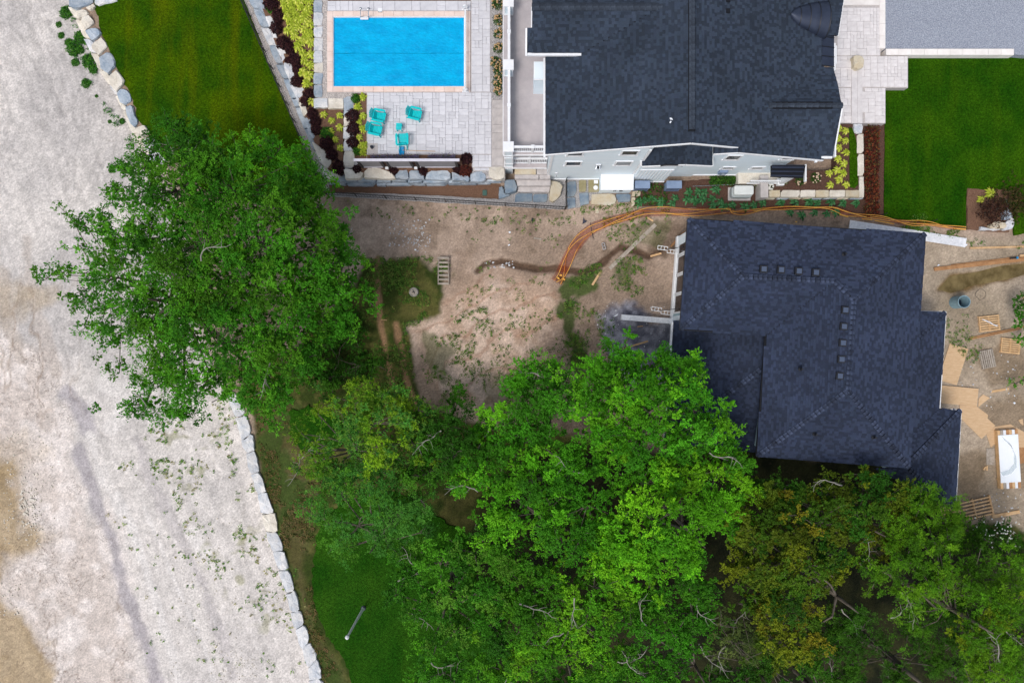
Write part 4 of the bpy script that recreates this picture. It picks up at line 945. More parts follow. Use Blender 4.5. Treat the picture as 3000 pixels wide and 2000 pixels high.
# ------------------------------------------------------------------ roofing helpers
def plane_axes(poly):
    n = Vector((0, 0, 0)); k = len(poly)
    for i in range(k):
        a, b = poly[i], poly[(i + 1) % k]
        n += Vector(((a.y - b.y) * (a.z + b.z), (a.z - b.z) * (a.x + b.x), (a.x - b.x) * (a.y + b.y)))
    n.normalize()
    if n.z < 0: n = -n
    d = Vector((0, 0, -1)); d = (d - n * d.dot(n))
    d = d.normalized() if d.length > 1e-4 else Vector((0, -1, 0))
    return n, d, d.cross(n).normalized()
def roof_plane(parent, poly, material, seed, name='roof_plane', course=.15, tab=(.12, .26), shingles=True, th=.14, down=None, relief=.016):
    poly = [Vector(p) for p in poly]; n, d, a = plane_axes(poly)
    if down is not None: d = Vector(down); d = (d - n * d.dot(n)).normalized(); a = d.cross(n).normalized()
    mb = MB(); k = len(poly)
    o0 = sum(poly, Vector((0, 0, 0))) / k
    poly = [Vector((p.x, p.y, o0.z - (n.x * (p.x - o0.x) + n.y * (p.y - o0.y)) / n.z)) for p in poly]      # flatten to the best-fit plane
    ar = sum(poly[i].x * poly[(i + 1) % k].y - poly[(i + 1) % k].x * poly[i].y for i in range(k))
    pp = poly if ar > 0 else list(reversed(poly))
    t = [mb.vert(p) for p in pp]; b = [mb.vert(p - Vector((0, 0, th))) for p in pp]
    mb.face(t); mb.face(list(reversed(b)))
    for i in range(k): j = (i + 1) % k; mb.face((b[i], b[j], t[j], t[i]))
    o = mb.build(name, 'roof_base', parent)
    if not shingles: return o
    uv = [((p - o0).dot(a), (p - o0).dot(d)) for p in poly]
    v0 = min(q[1] for q in uv); v1 = max(q[1] for q in uv); r = random.Random(seed); sm = MB()
    row = v0 - course * .3
    while row < v1:
        vm = min(max(row + course * .5, v0 + .004), v1 - .004); xs = []
        for i in range(k):
            (x0, y0), (x1, y1) = uv[i], uv[(i + 1) % k]
            if (y0 <= vm) != (y1 <= vm): xs.append(x0 + (x1 - x0) * (vm - y0) / (y1 - y0))
        xs.sort()
        for s, e in zip(xs[::2], xs[1::2]):
            x = s - r.uniform(0, tab[1]); ti = r.randrange(2)
            while x < e:
                w = r.uniform(*tab); xa, xb = max(x, s), min(x + w, e); x += w
                if xb - xa < .02: continue
                ti += 1; hi = (ti % 2 == 0) != (r.random() < .3)
                h1 = relief + (relief * .9 if hi else 0); h0 = .004
                lo = min(row + course * 1.02, v1 + .02); up = max(row, v0)
                q = [o0 + a * xa + d * up + n * h0, o0 + a * xb + d * up + n * h0, o0 + a * xb + d * lo + n * h1, o0 + a * xa + d * lo + n * h1]
                f = q[2] - n * h1 * .95, q[3] - n * h1 * .95
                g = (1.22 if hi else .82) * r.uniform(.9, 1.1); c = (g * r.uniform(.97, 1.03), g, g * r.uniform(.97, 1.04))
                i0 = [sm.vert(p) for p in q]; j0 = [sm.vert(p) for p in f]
                sm.face((i0[3], i0[2], i0[1], i0[0]), c); sm.face((i0[2], i0[3], j0[1], j0[0]), (c[0] * .45, c[1] * .45, c[2] * .45))  # shadow line below each tab painted in as a darker front edge
                if hi:
                    sm.face((i0[0], i0[3], j0[1]), c); sm.face((i0[1], j0[0], i0[2]), c)
        row += course
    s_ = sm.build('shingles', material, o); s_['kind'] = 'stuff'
    return o
CAPM = {}
def caps(parent, A, B, material, width=.30, step=.2, seed=0, slope=.25):
    A = Vector(A); B = Vector(B); d = (B - A).normalized(); L = (B - A).length; n = max(1, int(L / step)); r = random.Random(seed)
    key = (material, width, step, slope)
    if key not in CAPM:
        q = MB(); h = width / 2; l = step * (.80 if 'blue' in material else 1.2) / 2; dz = h * slope
        pr = [(-h, -dz), (0, 0), (h, -dz)]
        top = [[q.vert((s * l, y, z + .035 + (.02 if s > 0 else 0))) for y, z in pr] for s in (-1, 1)]
        bot = [[q.vert((s * l, y, z - .03)) for y, z in pr] for s in (-1, 1)]
        for i in (0, 1):
            q.face((top[0][i], top[1][i], top[1][i + 1], top[0][i + 1]))
            q.face((top[1][i], bot[1][i], bot[1][i + 1], top[1][i + 1])); q.face((top[0][i + 1], bot[0][i + 1], bot[0][i], top[0][i]))
        q.face((top[0][0], bot[0][0], bot[1][0], top[1][0])); q.face((top[1][2], bot[1][2], bot[0][2], top[0][2]))
        CAPM[key] = q.mesh('cap_shingle'); CAPM[key].materials.append(M[material])
    og = Vector(ORG[parent.name]); y = Vector((0, 0, 1)).cross(d).normalized(); z = d.cross(y)
    R = Matrix((d, y, z)).transposed().to_4x4()
    for i in range(n):
        p = A + d * (L * (i + .5) / n) + Vector((0, 0, r.uniform(-.004, .004)))
        o = bpy.data.objects.new('cap_shingle', CAPM[key]); COL.objects.link(o); o.parent = parent
        o.matrix_basis = Matrix.Translation(p - og) @ R @ Matrix.Rotation(r.uniform(-.03, .03), 4, 'Z')
def window_y(parent, x0, x1, z0, z1, y, fr=.09):        # window on a wall facing -y
    f = MB()
    for (a, b, c, d) in ((x0 - fr, x1 + fr, z1, z1 + fr), (x0 - fr * 1.6, x1 + fr * 1.6, z0 - fr, z0), (x0 - fr, x0, z0, z1), (x1, x1 + fr, z0, z1)):
        f.box(((a + b) / 2, y - .025, (c + d) / 2), (b - a, .07, d - c))
    o = f.build('window', 'white_trim', parent)
    g = MB(); g.box(((x0 + x1) / 2, y - .008, (z0 + z1) / 2), (x1 - x0, .02, z1 - z0)); g.build('pane', 'glass', o)
    return o

# ------------------------------------------------------------------ house with the pool
h1 = thing('lakeside_house', 'large pale blue-grey house with dark shingle roof beside the pool', 'house', (9.5, 14, 0))
YW, YB, YE = 10.45, 10.28, 10.68
def mz(x): return 9.2 - .2932 * abs(x - 9.16)              # main roof height
def wall_poly(pts, y, th=.2, material='siding', name='wall'):
    mb = MB(); n = len(pts); f = [mb.vert((x, y, z)) for x, z in pts]; b = [mb.vert((x, y + th, z)) for x, z in pts]
    mb.face(f); mb.face(list(reversed(b)))
    for i in range(n): j = (i + 1) % n; mb.face((f[j], f[i], b[i], b[j]))
    return mb.build(name, material, h1)
XA, XB_, XC, XD = 2.2, 7.66, 11.55, 16.55
wall_poly([(XA, -.2), (XB_, -.2), (XB_, mz(XB_) - .1), (XA, mz(XA) - .1)], YW)
wall_poly([(XB_ - .02, -.2), (9.75, -.2), (9.75, 4.62), (XB_ - .02, 4.56)], YB, .22)
wall_poly([(9.75, -.2), (XC, -.2), (XC, 4.6), (9.75, 4.64)], YE - .05, .2)
wall_poly([(XC, -.2), (XD, -.2), (XD, mz(XD) - .1), (XC, mz(XC) - .1)], YE)
wall_poly([(XB_, 4.3), (XC, 4.3), (XC, mz(XC) - .12), (9.16, 9.05), (XB_, mz(XB_) - .12)], 11.75, .2)
mb = MB(); mb.box((XB_ - .1, 11.1, 3.9), (.2, 1.3, 8.0)); mb.build('wall', 'siding', h1)
mb = MB(); mb.box((XC + .1, 11.3, 3.9), (.2, 1.2, 8.0)); mb.build('wall', 'siding', h1)
mb = MB(); mb.box((XA + .1, 17.6, 3.3), (.2, 13.9, 7.0)); mb.build('wall', 'siding', h1)
mb = MB(); mb.box((XD - .1, 17.6, 3.2), (.2, 13.4, 6.9)); mb.build('wall', 'siding', h1)
# board-and-batten strips on the bay
for k in range(10):
    x = XB_ + .12 + k * .205; MB().box((x, YB - .02, 1.6), (.035, .04, 2.9)).build('batten', 'white_trim', h1)
MB().box((XB_ + 1.05, YB - .025, 3.12), (2.0, .05, .06)).build('belt_trim', 'white_trim', h1)
MB().box((XB_ + 1.05, YB - .03, .08), (2.14, .06, .16)).build('skirt_trim', 'white_trim', h1)
MB().box(((XA + XB_) / 2, YW - .03, .1), (XB_ - XA, .06, .14)).build('skirt_trim', 'white_trim', h1)
MB().box(((XC + XD) / 2, YE - .03, .25), (XD - XC, .06, .12)).build('skirt_trim', 'white_trim', h1)
for x in (XA + .07, XB_ - .1): MB().box((x, YW - .03, 3.4), (.14, .05, 6.8)).build('corner_board', 'white_trim', h1)
for x0, x1, z0, z1, y in ((3.19, 4.0, 3.5, 4.36, YW), (3.12, 3.9, 5.62, 6.5, YW), (6.1, 6.95, 3.56, 4.42, YW), (6.1, 6.92, 5.78, 6.62, YW),
                          (12.45, 13.2, 3.92, 4.82, YE), (12.98, 13.62, 1.76, 2.22, YE), (14.75, 15.42, 1.76, 2.22, YE), (15.75, 16.4, 3.95, 4.8, YE)):
    window_y(h1, x0, x1, z0, z1, y)
# main roof
ER, WE, RR = 16.9, 1.83, 9.16
YR, YR2, YN = 10.12, 9.85, 25.5
def V3(x, y, z): return Vector((x, y, z))
roof_plane(h1, [V3(WE, YR, mz(WE)), V3(RR, YR, 9.2), V3(RR, YN, 9.2), V3(WE, YN, mz(WE))], 'shingle', 1, relief=.022)
roof_plane(h1, [V3(RR, YR, 9.2), V3(11.8, YR, mz(11.8)), V3(11.8, YR2, mz(11.8)), V3(ER, YR2, mz(ER)), V3(ER, YN, mz(ER)), V3(RR, YN, 9.2)], 'shingle', 2, relief=.022)
roof_plane(h1, [V3(11.8, YR2, mz(11.8) - .01), V3(11.8, YR + .25, mz(11.8) - .01), V3(10.6, YR + .25, mz(11.8) - .28), V3(10.6, YR2, mz(11.8) - .28)], 'shingle', 14, relief=.02)
MB().box((RR, 16.9, 9.2), (.34, 12.4, .1)).build('ridge_vent', 'roof_base', h1)
caps(h1, (RR, YR + .7, 9.25), (RR, 23.0, 9.25), 'cap', .30, .30, 3, .1)
# rake boards and gutters
for a, b in (((WE, YR - .02, mz(WE) - .09), (RR, YR - .02, 9.11)), ((RR, YR - .02, 9.11), (11.8, YR - .02, mz(11.8) - .09)), ((11.8, YR2 - .02, mz(11.8) - .1), (ER, YR2 - .02, mz(ER) - .1)), ((10.6, YR2 - .02, mz(11.8) - .37), (11.8, YR2 - .02, mz(11.8) - .1))):
    MB().bar(a, b, .06, .16).build('rake_board', 'white_trim', h1)
MB().box((WE - .07, (YR + 15.3) / 2 - .05, mz(WE) - .1), (.12, 15.3 - YR + .2, .14)).build('gutter', 'white_trim', h1)
# west cross gable
cz, cy, ce, cx = 8.78, 17.28, 15.36, 1.05
ez = 7.64; vx = RR - (9.2 - ez) / .2932; rx = RR - (9.2 - cz) / .2932
roof_plane(h1, [V3(cx, cy, cz + .02), V3(cx, ce, ez + .02), V3(vx, ce, ez + .02), V3(rx, cy, cz + .02)], 'shingle', 4, relief=.022)
roof_plane(h1, [V3(cx, cy, cz + .02), V3(rx, cy, cz + .02), V3(vx, 2 * cy - ce, ez + .02), V3(cx, 2 * cy - ce, ez + .02)], 'shingle', 5, relief=.022)
caps(h1, (cx, cy, cz + .02), (rx, cy, cz + .02), 'cap', .4, .30, 4, .5)
MB().box(((cx + 3.65) / 2 - .1, ce - .08, ez - .05), (3.65 - cx + .28, .14, .14)).build('gutter', 'white_trim', h1)
roof_plane(h1, [V3(cx - .26, ce, ez + .0), V3(cx, ce, ez + .0), V3(cx, 16.42, ez + .6), V3(cx - .26, 16.42, ez + .6)], 'shingle', 6)
MB().bar((cx - .30, ce - .14, ez - .05), (cx - .30, 16.42, ez + .55), .09, .16).build('rake_board', 'white_trim', h1)
MB().bar((cx - .03, 16.42, ez + .5), (cx - .03, cy, cz - .06), .05, .14).build('rake_board', 'white_trim', h1)
mb = MB(); mb.box((1.55, 14.9, 5.2), (.62, .9, 2.6)); mb.build('porch_pillar', 'siding', h1); MB().box((1.55, 14.9, 6.35), (.7, 1.0, .1)).build('pillar_trim', 'white_trim', h1)
# south-east cross gable
gz_, gy, ge0, ge1, gx = 8.0, 12.43, 10.06, 14.82, 17.4
sez = 6.97; rx2 = RR + (9.2 - gz_) / .2932; vx2 = RR + (9.2 - sez) / .2932
roof_plane(h1, [V3(rx2, gy, gz_ + .02), V3(vx2, ge0, sez + .02), V3(gx, ge0, sez + .02), V3(gx, gy, gz_ + .02)], 'shingle', 7, relief=.02)
n_ = 5
for k in range(n_):                                    # north slope flares out at the eave like a bell
    t0, t1 = k / n_, (k + 1) / n_
    f = lambda t: gz_ - (gz_ - sez) * (t ** .72)
    g = lambda t: gx + .0 + .10 * math.sin(math.pi * t)
    y0, y1 = gy + (ge1 - gy) * t0, gy + (ge1 - gy) * t1
    roof_plane(h1, [V3(rx2 + (vx2 - rx2) * t0, y0, f(t0) + .02), V3(g(t0), y0, f(t0) + .02), V3(g(t1), y1, f(t1) + .02), V3(rx2 + (vx2 - rx2) * t1, y1, f(t1) + .02)], 'shingle', 20 + k)
MB().box(((rx2 + gx) / 2, gy, gz_ + .01), (gx - rx2 - 1.0, .36, .1)).build('ridge_vent', 'roof_base', h1)
caps(h1, (rx2 + .3, gy, gz_ + .06), (gx, gy, gz_ + .06), 'cap', .3, .30, 5, .42)
MB().box((gx + .03, (ge0 + gy) / 2 - .7, 7.12), (.08, 1.2, .18)).build('rake_board', 'white_trim', h1)
for a, b in (((gx + .03, ge0 - .02, sez - .06), (gx + .03, gy, gz_ - .06)),): MB().bar(a, b, .07, .18).build('rake_board', 'white_trim', h1)
MB().box((16.95, ge0 - .07, sez - .05), (.84, .14, .14)).build('gutter', 'white_trim', h1)
MB().box((16.5, ge0 - .2, sez - .05), (.12, .3, .13)).build('gutter', 'white_trim', h1)
# entrance pieces: metal strip roof, barrel dormer, north-east gable slope
roof_plane(h1, [V3(14.6, 19.3, 7.62), V3(16.95, 16.62, 6.94), V3(17.7, 16.62, 6.94), V3(17.85, 19.3, 7.62)], 'shingle', 8)
MB().bar((17.72, 16.6, 6.84), (17.87, 19.3, 7.5), .06, .14).build('rake_board', 'white_trim', h1)
zz = 6.98
for k in range(4):
    y0 = 14.95 + k * .52; q = MB(); q.poly([(16.8, y0 + .01, zz + .03), (17.55, y0 + .01, zz - .17), (17.55, y0 + .51, zz - .17), (16.8, y0 + .51, zz + .03)]); q.poly([(16.8, y0 + .01, zz - .03), (16.8, y0 + .51, zz - .03), (17.55, y0 + .51, zz - .23), (17.55, y0 + .01, zz - .23)])
    q.build('metal_panel', 'roof_metal', h1); MB().bar((16.8, y0, zz + .04), (17.55, y0, zz - .16), .03, .05).build('standing_seam', 'dark_metal', h1)
MB().box((17.6, 15.5, zz - .25), (.08, 1.5, .12)).build('gutter', 'white_trim', h1); MB().box((17.78, 15.7, zz - .45), (.06, 1.0, .1)).build('gutter', 'white_trim', h1)
def vault(x0, x1, yc, hw, zt, npan, seed):
    q = None
    for p in range(npan):
        q = MB(); rows = []
        for i in range(4):
            t = (p + i / 3) / npan; x = x0 + (x1 - x0) * t; zb = mz(x); h = max(zt - zb, .02); w_ = hw * (t ** .55) + .05
            rows.append([q.vert((x, yc + w_ * math.cos(math.pi * k / 14), zb - .02 + (h + .02) * math.sin(math.pi * k / 14))) for k in range(15)])
        for a_, b_ in zip(rows, rows[1:]):
            for k in range(14): q.face((a_[k], a_[k + 1], b_[k + 1], b_[k]))
        q.build('vault_panel', 'roof_metal', h1, smooth=True)
        t = (p + 1) / npan; x = x0 + (x1 - x0) * t; zb = mz(x); h = zt - zb; w_ = hw * (t ** .55) + .05
        MB().tube([(x, yc + w_ * math.cos(math.pi * k / 14), zb + (h + .012) * math.sin(math.pi * k / 14)) for k in range(15)], .022, 5).build('vault_seam', 'dark_metal', h1)
vault(14.85, 16.95, 17.42, .98, 7.75, 4, 0)
q = MB(); c = [(16.94, 17.42 + .98 * math.cos(math.pi * k / 14), 6.9 + .82 * math.sin(math.pi * k / 14)) for k in range(15)]; q.poly(c); q.build('dormer_front', 'dark_metal', h1)
# lower gable roof over the bay with its arched rake
br = [(7.52, 4.62), (8.55, 4.80), (9.9, 5.0), (11.5, 4.72)]
for i, ((x0, z0), (x1, z1)) in enumerate(zip(br, br[1:])):
    roof_plane(h1, [V3(x0, 10.12, z0), V3(x1, 10.12, z1), V3(x1, 11.85, z1), V3(x0, 11.85, z0)], 'shingle', 30 + i, relief=.022)
    MB().bar((x0, 10.08, z0 - .08), (x1, 10.08, z1 - .08), .06, .16).build('rake_board', 'white_trim', h1)
q = MB(); arc = [(9.16 + .62 * math.cos(math.pi * k / 12), 10.09, 4.72 + .22 * math.sin(math.pi * k / 12)) for k in range(13)]; q.tube(arc, .05, 6); q.build('arch_rake', 'dark_metal', h1)
MB().box((7.46, 10.98, 4.5), (.1, 1.7, .12)).build('gutter', 'white_trim', h1); MB().box((11.56, 10.5, 4.6), (.08, .8, .12)).build('gutter', 'white_trim', h1)
# small metal porch roof and porch at the south-east corner
roof_plane(h1, [V3(15.2, 10.3, 4.0), V3(17.2, 10.3, 4.0), V3(17.2, 9.65, 3.7), V3(15.3, 9.72, 3.7)], 'roof_metal', 40, shingles=False)
for k, y in enumerate((9.82, 10.05, 10.25)):
    q = MB(); q.bar((15.25, y, 3.74 + k * .11), (17.15, y, 3.74 + k * .11), .2, .03); q.build('metal_panel', 'roof_metal', h1)
MB().box((17.26, 9.9, 3.8), (.09, 1.0, .2)).build('gutter', 'white_trim', h1)
mb = MB(); mb.box((15.9, 10.35, .35), (3.1, .7, .7)); mb.build('porch_base', 'stone_warm', h1)
for k in range(14): MB().box((15.0 + k * .12, 10.0, 1.1), (.035, .035, .7)).build('baluster', 'white_trim', h1)
for z in (.78, 1.46): MB().box((15.8, 10.0, z), (1.9, .07, .06)).build('rail', 'white_trim', h1)
MB().box((16.95, 10.05, 1.9), (.3, .3, 3.6)).build('porch_post', 'white_trim', h1); MB().box((16.95, 10.05, .8), (.42, .42, .4)).build('post_plinth', 'white_trim', h1)
# roof vents
for px, py in ((2128, 8), (2128, 40)):
    x, y, _ = P(px, py, 8.4); MB().box((x, y, mz(x) + .04), (.2, .22, .14)).build('roof_vent', 'roof_base', h1)
rg = MB(); p = Vector(P(1962, 358, 8.7)); r5 = random.Random(4)
for k in range(4):
    c = p + Vector((r5.uniform(-.06, .06), r5.uniform(-.12, .12), 0)); c.z = mz(c.x) + .035; rg.box(c, (r5.uniform(.04, .06), r5.uniform(.06, .12), .012), r5.uniform(0, 3), rx=.2)
tag(rg.build('paper_scrap', 'rag'), 'torn white paper scrap lying on the big dark roof', 'scrap')

# wall fixtures
t = thing('wall_lamp', 'white twin-head floodlight fixed on the house south wall', 'wall lamp', (5.1, YW - .12, 3.6))
MB().box((5.1, YW - .04, 3.7), (.3, .06, .14)).build('back_plate', 'white_trim', t)
for s in (-1, 1): MB().tube([(5.1 + s * .09, YW - .08, 3.68), (5.1 + s * .12, YW - .26, 3.58)], [.05, .07], 8).build('lamp_head', 'steel', t)
MB().box((5.1, YW - .14, 3.5), (.14, .14, .1)).build('sensor', 'dark_metal', t)
t = thing('wall_tap', 'small white hose bib on the wall near the deck steps', 'tap', (2.75, YW - .05, 1.6)); MB().box((2.75, YW - .04, 1.72), (.14, .06, .14)).build('plate', 'white_trim', t); MB().tube([(2.75, YW - .05, 1.72), (2.75, YW - .17, 1.7), (2.75, YW - .2, 1.6)], .025, 6).build('spout', 'steel', t)
t = thing('electric_meter', 'grey electric meter cabinet with conduit on the house wall', 'meter', (13.2, YE - .1, .4))
MB().box((13.2, YE - .1, 1.25), (.5, .18, .6)).build('cabinet', 'appliance', t); MB().tube([(13.2, YE - .2, 1.3), (13.2, YE - .32, 1.3)], .11, 12).build('dial', 'steel', t); MB().tube([(13.3, YE - .08, .1), (13.3, YE - .08, .95)], .03, 6).build('conduit', 'steel', t)
MB().tube([(11.6, 9.95, .18), (12.5, 9.98, .2), (15.2, 10.1, .2)], .02, 6).build('ground_pipe', 'steel', t)

# upper deck with white railing
dk = thing('raised_deck', 'raised grey deck with white railings and square posts on the house west side', 'deck', (.7, 15, 0))
DZ = 4.1
mb = MB(); mb.prism([(-.5, 10.93), (2.15, 10.93), (2.15, 24), (-.5, 24)], DZ - .12, DZ); mb.build('deck_floor', 'deck', dk)
MB().box((.82, 10.91, DZ - .2), (2.68, .04, .3)).build('fascia', 'white_trim', dk); MB().box((-.52, 17.5, DZ - .2), (.04, 13.1, .3)).build('fascia', 'white_trim', dk)
mb = MB(); mb.prism([(-.4, 10.77), (2.15, 10.77), (2.15, 24), (-.4, 24)], 1.32, 1.6); mb.build('porch_floor', 'deck', dk)
MB().box((.86, 10.75, 1.55), (2.6, .04, .14)).build('floor_trim', 'white_trim', dk)
def newel(px, py, top, size, z0):
    x, y, _ = P(px, py, top); s = size
    MB().box((x, y, (z0 + top) / 2 - .03), (s, s, top - z0 - .06)).build('post', 'siding', dk)
    MB().box((x, y, top - .03), (s + .1, s + .1, .1)).build('post_cap', 'white_trim', dk)
    for zb in (DZ + .12, DZ - .35, 2.5, 1.75):
        if z0 < zb < top: MB().box((x, y, zb), (s + .06, s + .06, .12)).build('post_trim', 'white_trim', dk)
    for sx in (-1, 1):
        for sy in (-1, 1): MB().box((x + sx * (s / 2 - .02), y + sy * (s / 2 - .02), (z0 + top) / 2), (.06, .06, top - z0 - .2)).build('corner_trim', 'white_trim', dk)
    return x, y
nx_, ny_ = newel(1490, 430, 5.25, .48, -.1); newel(1490, 190, 5.25, .48, 1.4); newel(1490, 5, 5.25, .48, 1.4)
def small_post(px, py):
    x, y, _ = P(px, py, 5.2); MB().box((x, y, DZ + .55), (.13, .13, 1.1)).build('baluster_post', 'white_trim', dk); MB().box((x, y, 5.22), (.2, .2, .06)).build('post_cap', 'white_trim', dk)
for px, py in ((1491, 93), (1491, 308), (1561, 430)): small_post(px, py)
rxw = P(1491, 100, 5.18)[0]
MB().box((rxw, 17.6, 5.16), (.15, 13.0, .06)).build('top_rail', 'white_trim', dk); MB().box((rxw, 17.6, DZ + .15), (.08, 13.0, .06)).build('bottom_rail', 'white_trim', dk)
gp = MB(); gp.box((rxw, 17.6, DZ + .58), (.015, 12.9, .8)); gp.build('rail_glass', 'siding_blue', dk)
def rail_x(x0, x1, y, z, n):
    MB().box(((x0 + x1) / 2, y, z + 1.06), (x1 - x0, .13, .07)).build('top_rail', 'white_trim', dk); MB().box(((x0 + x1) / 2, y, z + .12), (x1 - x0, .1, .07)).build('bottom_rail', 'white_trim', dk)
    for k in range(n): MB().box((x0 + (x1 - x0) * (k + .5) / n, y, z + .59), (.045, .045, .9)).build('baluster', 'white_trim', dk)
rail_x(nx_ + .25, 2.1, 11.06, DZ, 18); rail_x(nx_ + .25, 2.15, 11.06, 1.6, 20)
MB().box((1.06, 11.06, 2.2), (.14, .14, 1.2)).build('baluster_post', 'white_trim', dk)
for y in (13.6, 17.5, 21.5): MB().box((1.6, y, 2.8), (.3, .3, 2.5)).build('support_post', 'white_trim', dk)

# steps and flagstones below the deck
st = thing('stone_steps', 'broad grey and brown stone steps descending from the deck to the gravel', 'steps', P(1560, 540, 0))
for poly, z, m_ in (([(1508, 494), (1570, 494), (1570, 511), (1508, 511)], 1.25, 'stone_tan'), ([(1572, 494), (1612, 494), (1612, 511), (1572, 511)], 1.25, 'concrete'), ([(1508, 512), (1578, 512), (1578, 524), (1508, 524)], 1.22, 'concrete'), ([(1580, 512), (1612, 512), (1612, 524), (1580, 524)], 1.22, 'concrete'),
                    ([(1512, 525), (1613, 525), (1613, 544), (1516, 544)], .82, 'concrete'), ([(1517, 545), (1612, 545), (1609, 562), (1516, 562)], .42, 'concrete')):
    q = MB(); q.prism([P(a, b, z)[:2] for a, b in poly], z - .42, z); q.build('tread', m_, st)
for poly, z, m_, lb in (([(1477, 526), (1509, 526), (1517, 552), (1512, 560), (1480, 567)], .75, 'flag_blue', 'blue slab boulder flanking the west side of the stone steps'), ([(1614, 528), (1638, 530), (1650, 545), (1640, 575), (1622, 592), (1608, 585)], .5, 'stone_tan', 'tan boulder flanking the east side of the stone steps'),
                        ([(1462, 545), (1476, 545), (1478, 570), (1500, 570), (1470, 580), (1460, 582)], .35, 'flag_blue', 'low blue boulder at the end of the mulch strip')):
    o = stone(None, poly, z, z + .1, m_, hash(lb) % 97 if False else len(lb), 'boulder'); tag(o, lb, 'boulder')
FL = [([(1510, 566), (1560, 567), (1560, 591), (1508, 592)], 'flag_blue', 'blue flagstone at the foot of the steps, on the boulder side'), ([(1562, 568), (1606, 568), (1602, 592), (1562, 592)], 'flag_blue', 'blue flagstone at the foot of the steps, on the tan boulder side'),
      ([(1661, 532), (1688, 530), (1689, 560), (1683, 576), (1661, 577)], 'flag_blue', 'tall blue flagstone beside the black gate'), ([(1661, 579), (1686, 578), (1686, 607), (1664, 612)], 'flag_blue', 'blue flagstone below the tall one by the gate'),
      ([(1696, 527), (1718, 527), (1717, 562), (1697, 562)], 'flag_olive', 'olive flagstone near the white cabinet'), ([(1697, 566), (1724, 563), (1726, 597), (1700, 602)], 'flag_blue', 'pale blue flagstone beside the big tan slab'),
      ([(1733, 568), (1800, 567), (1809, 590), (1795, 602), (1732, 598)], 'stone_tan', 'large tan flagstone in front of the white cabinet'), ([(1803, 568), (1848, 568), (1847, 591), (1812, 592)], 'flag_blue', 'grey-green flagstone at the corner of the white cabinet'),
      ([(1852, 560), (1877, 558), (1876, 575), (1852, 575)], 'stone_tan', 'small tan stone below the first air conditioner'), ([(1850, 578), (1862, 578), (1858, 603), (1850, 605)], 'stone_tan', 'narrow tan kerb stone at the fern bed edge')]
for poly, m_, lb in FL:
    o = stone(None, poly, .14, .2, m_, len(lb) * 3, 'flagstone', n=14, rough=.012, bevel=.04); tag(o, lb, 'flagstone')

# utility items along the south wall
t = thing('utility_cabinet', 'large white utility cabinet with sloped lid against the house wall', 'cabinet', (6.58, 9.99, .05))
q = MB(); q.prism([(5.6, 9.55), (7.56, 9.55), (7.56, 10.43), (5.6, 10.43)], .02, 1.2); q.build('cabinet_body', 'siding', t)
q = MB(); q.poly([(5.55, 9.5, 1.22), (7.61, 9.5, 1.22), (7.61, 10.44, 1.36), (5.55, 10.44, 1.36)]); q.poly([(5.55, 9.5, 1.17), (5.55, 10.44, 1.31), (7.61, 10.44, 1.31), (7.61, 9.5, 1.17)])
q.bar((5.55, 9.5, 1.195), (7.61, 9.5, 1.195), .03, .05); q.build('lid', 'white_sheet', t)
for x in (6.45, 6.55): MB().box((x, 9.52, .75), (.05, .05, .1)).build('latch', 'dark_metal', t)
MB().box((6.9, 9.52, .75), (.2, .06, .06)).build('handle', 'dark_metal', t)
def ac(px, py, lb):
    x, y, _ = P(px, py, .9); t = thing('air_conditioner', lb, 'air conditioner', (x, y, .05), 0, 'air conditioners by the wall')
    q = MB(); q.box((x, y, .5), (.9, .42, .78)); q.build('casing', 'appliance', t); q = MB(); q.box((x, y, .91), (.96, .48, .05)); q.build('top_panel', 'appliance', t)
    q = MB(); q.box((x, y, .08), (.95, .5, .06)); q.build('base', 'appliance_dark', t)
    for k in range(8): MB().box((x, y - .215, .2 + k * .085), (.8, .012, .03)).build('louver', 'appliance_dark', t)
ac(1882, 541, 'blue-grey air conditioner touching the white utility cabinet'); ac(1975, 541, 'blue-grey air conditioner standing apart at the bay corner')
def rbox(mb, cx, cy, z0, z1, sx, sy, rad, top=.06, n=5):
    def ringp(inset):
        out = []
        for qx, qy, a0 in ((1, 1, 0), (-1, 1, 90), (-1, -1, 180), (1, -1, 270)):
            for k in range(n):
                a = math.radians(a0 + 90 * k / (n - 1)); r = rad - inset * .3
                out.append((cx + qx * (sx / 2 - rad - inset * .7) + r * math.cos(a), cy + qy * (sy / 2 - rad - inset * .7) + r * math.sin(a)))
        return out
    rings = [[mb.vert((x, y, z)) for x, y in ringp(i)] for i, z in ((0, z0), (0, z1 - top), (top * .5, z1 - top * .25), (top * 1.4, z1))]
    N_ = len(rings[0])
    for a, b in zip(rings, rings[1:]):
        for k in range(N_): mb.face((a[k], a[(k + 1) % N_], b[(k + 1) % N_], b[k]))
    mb.face(rings[-1]); return mb
x, y, _ = P(2180, 557, .85)
t = thing('standby_generator', 'white standby generator with rounded lid in the planted strip', 'generator', (x, y, .03))
rbox(MB(), x - .03, y - .05, .05, .55, 1.3, .68, .14).build('body', 'generator_body', t); rbox(MB(), x, y, .5, .88, 1.24, .6, .13).build('lid', 'generator', t)
q = MB(); q.box((x - .05, y - .08, .05), (1.45, .85, .06)); q.build('base', 'concrete', t)
MB().tube([(x + .45, y + .25, .4), (x + .5, y + .6, .4), (x + .36, y + .95, .5)], .04, 7).build('conduit', 'steel', t)
o = MB(); o.box(P(1746, 533, .2), (.26, .22, .06)); tag(o.build('junction_box', 'white_trim'), 'small square white junction box lid on the olive pad', 'box lid')
o = MB(); o.lathe(P(1745, 550, .15), [(.15, 0), (.15, .05), (.12, .07)], 16); tag(o.build('drain_lid', 'white_trim'), 'round white cleanout lid beside the utility cabinet', 'lid')
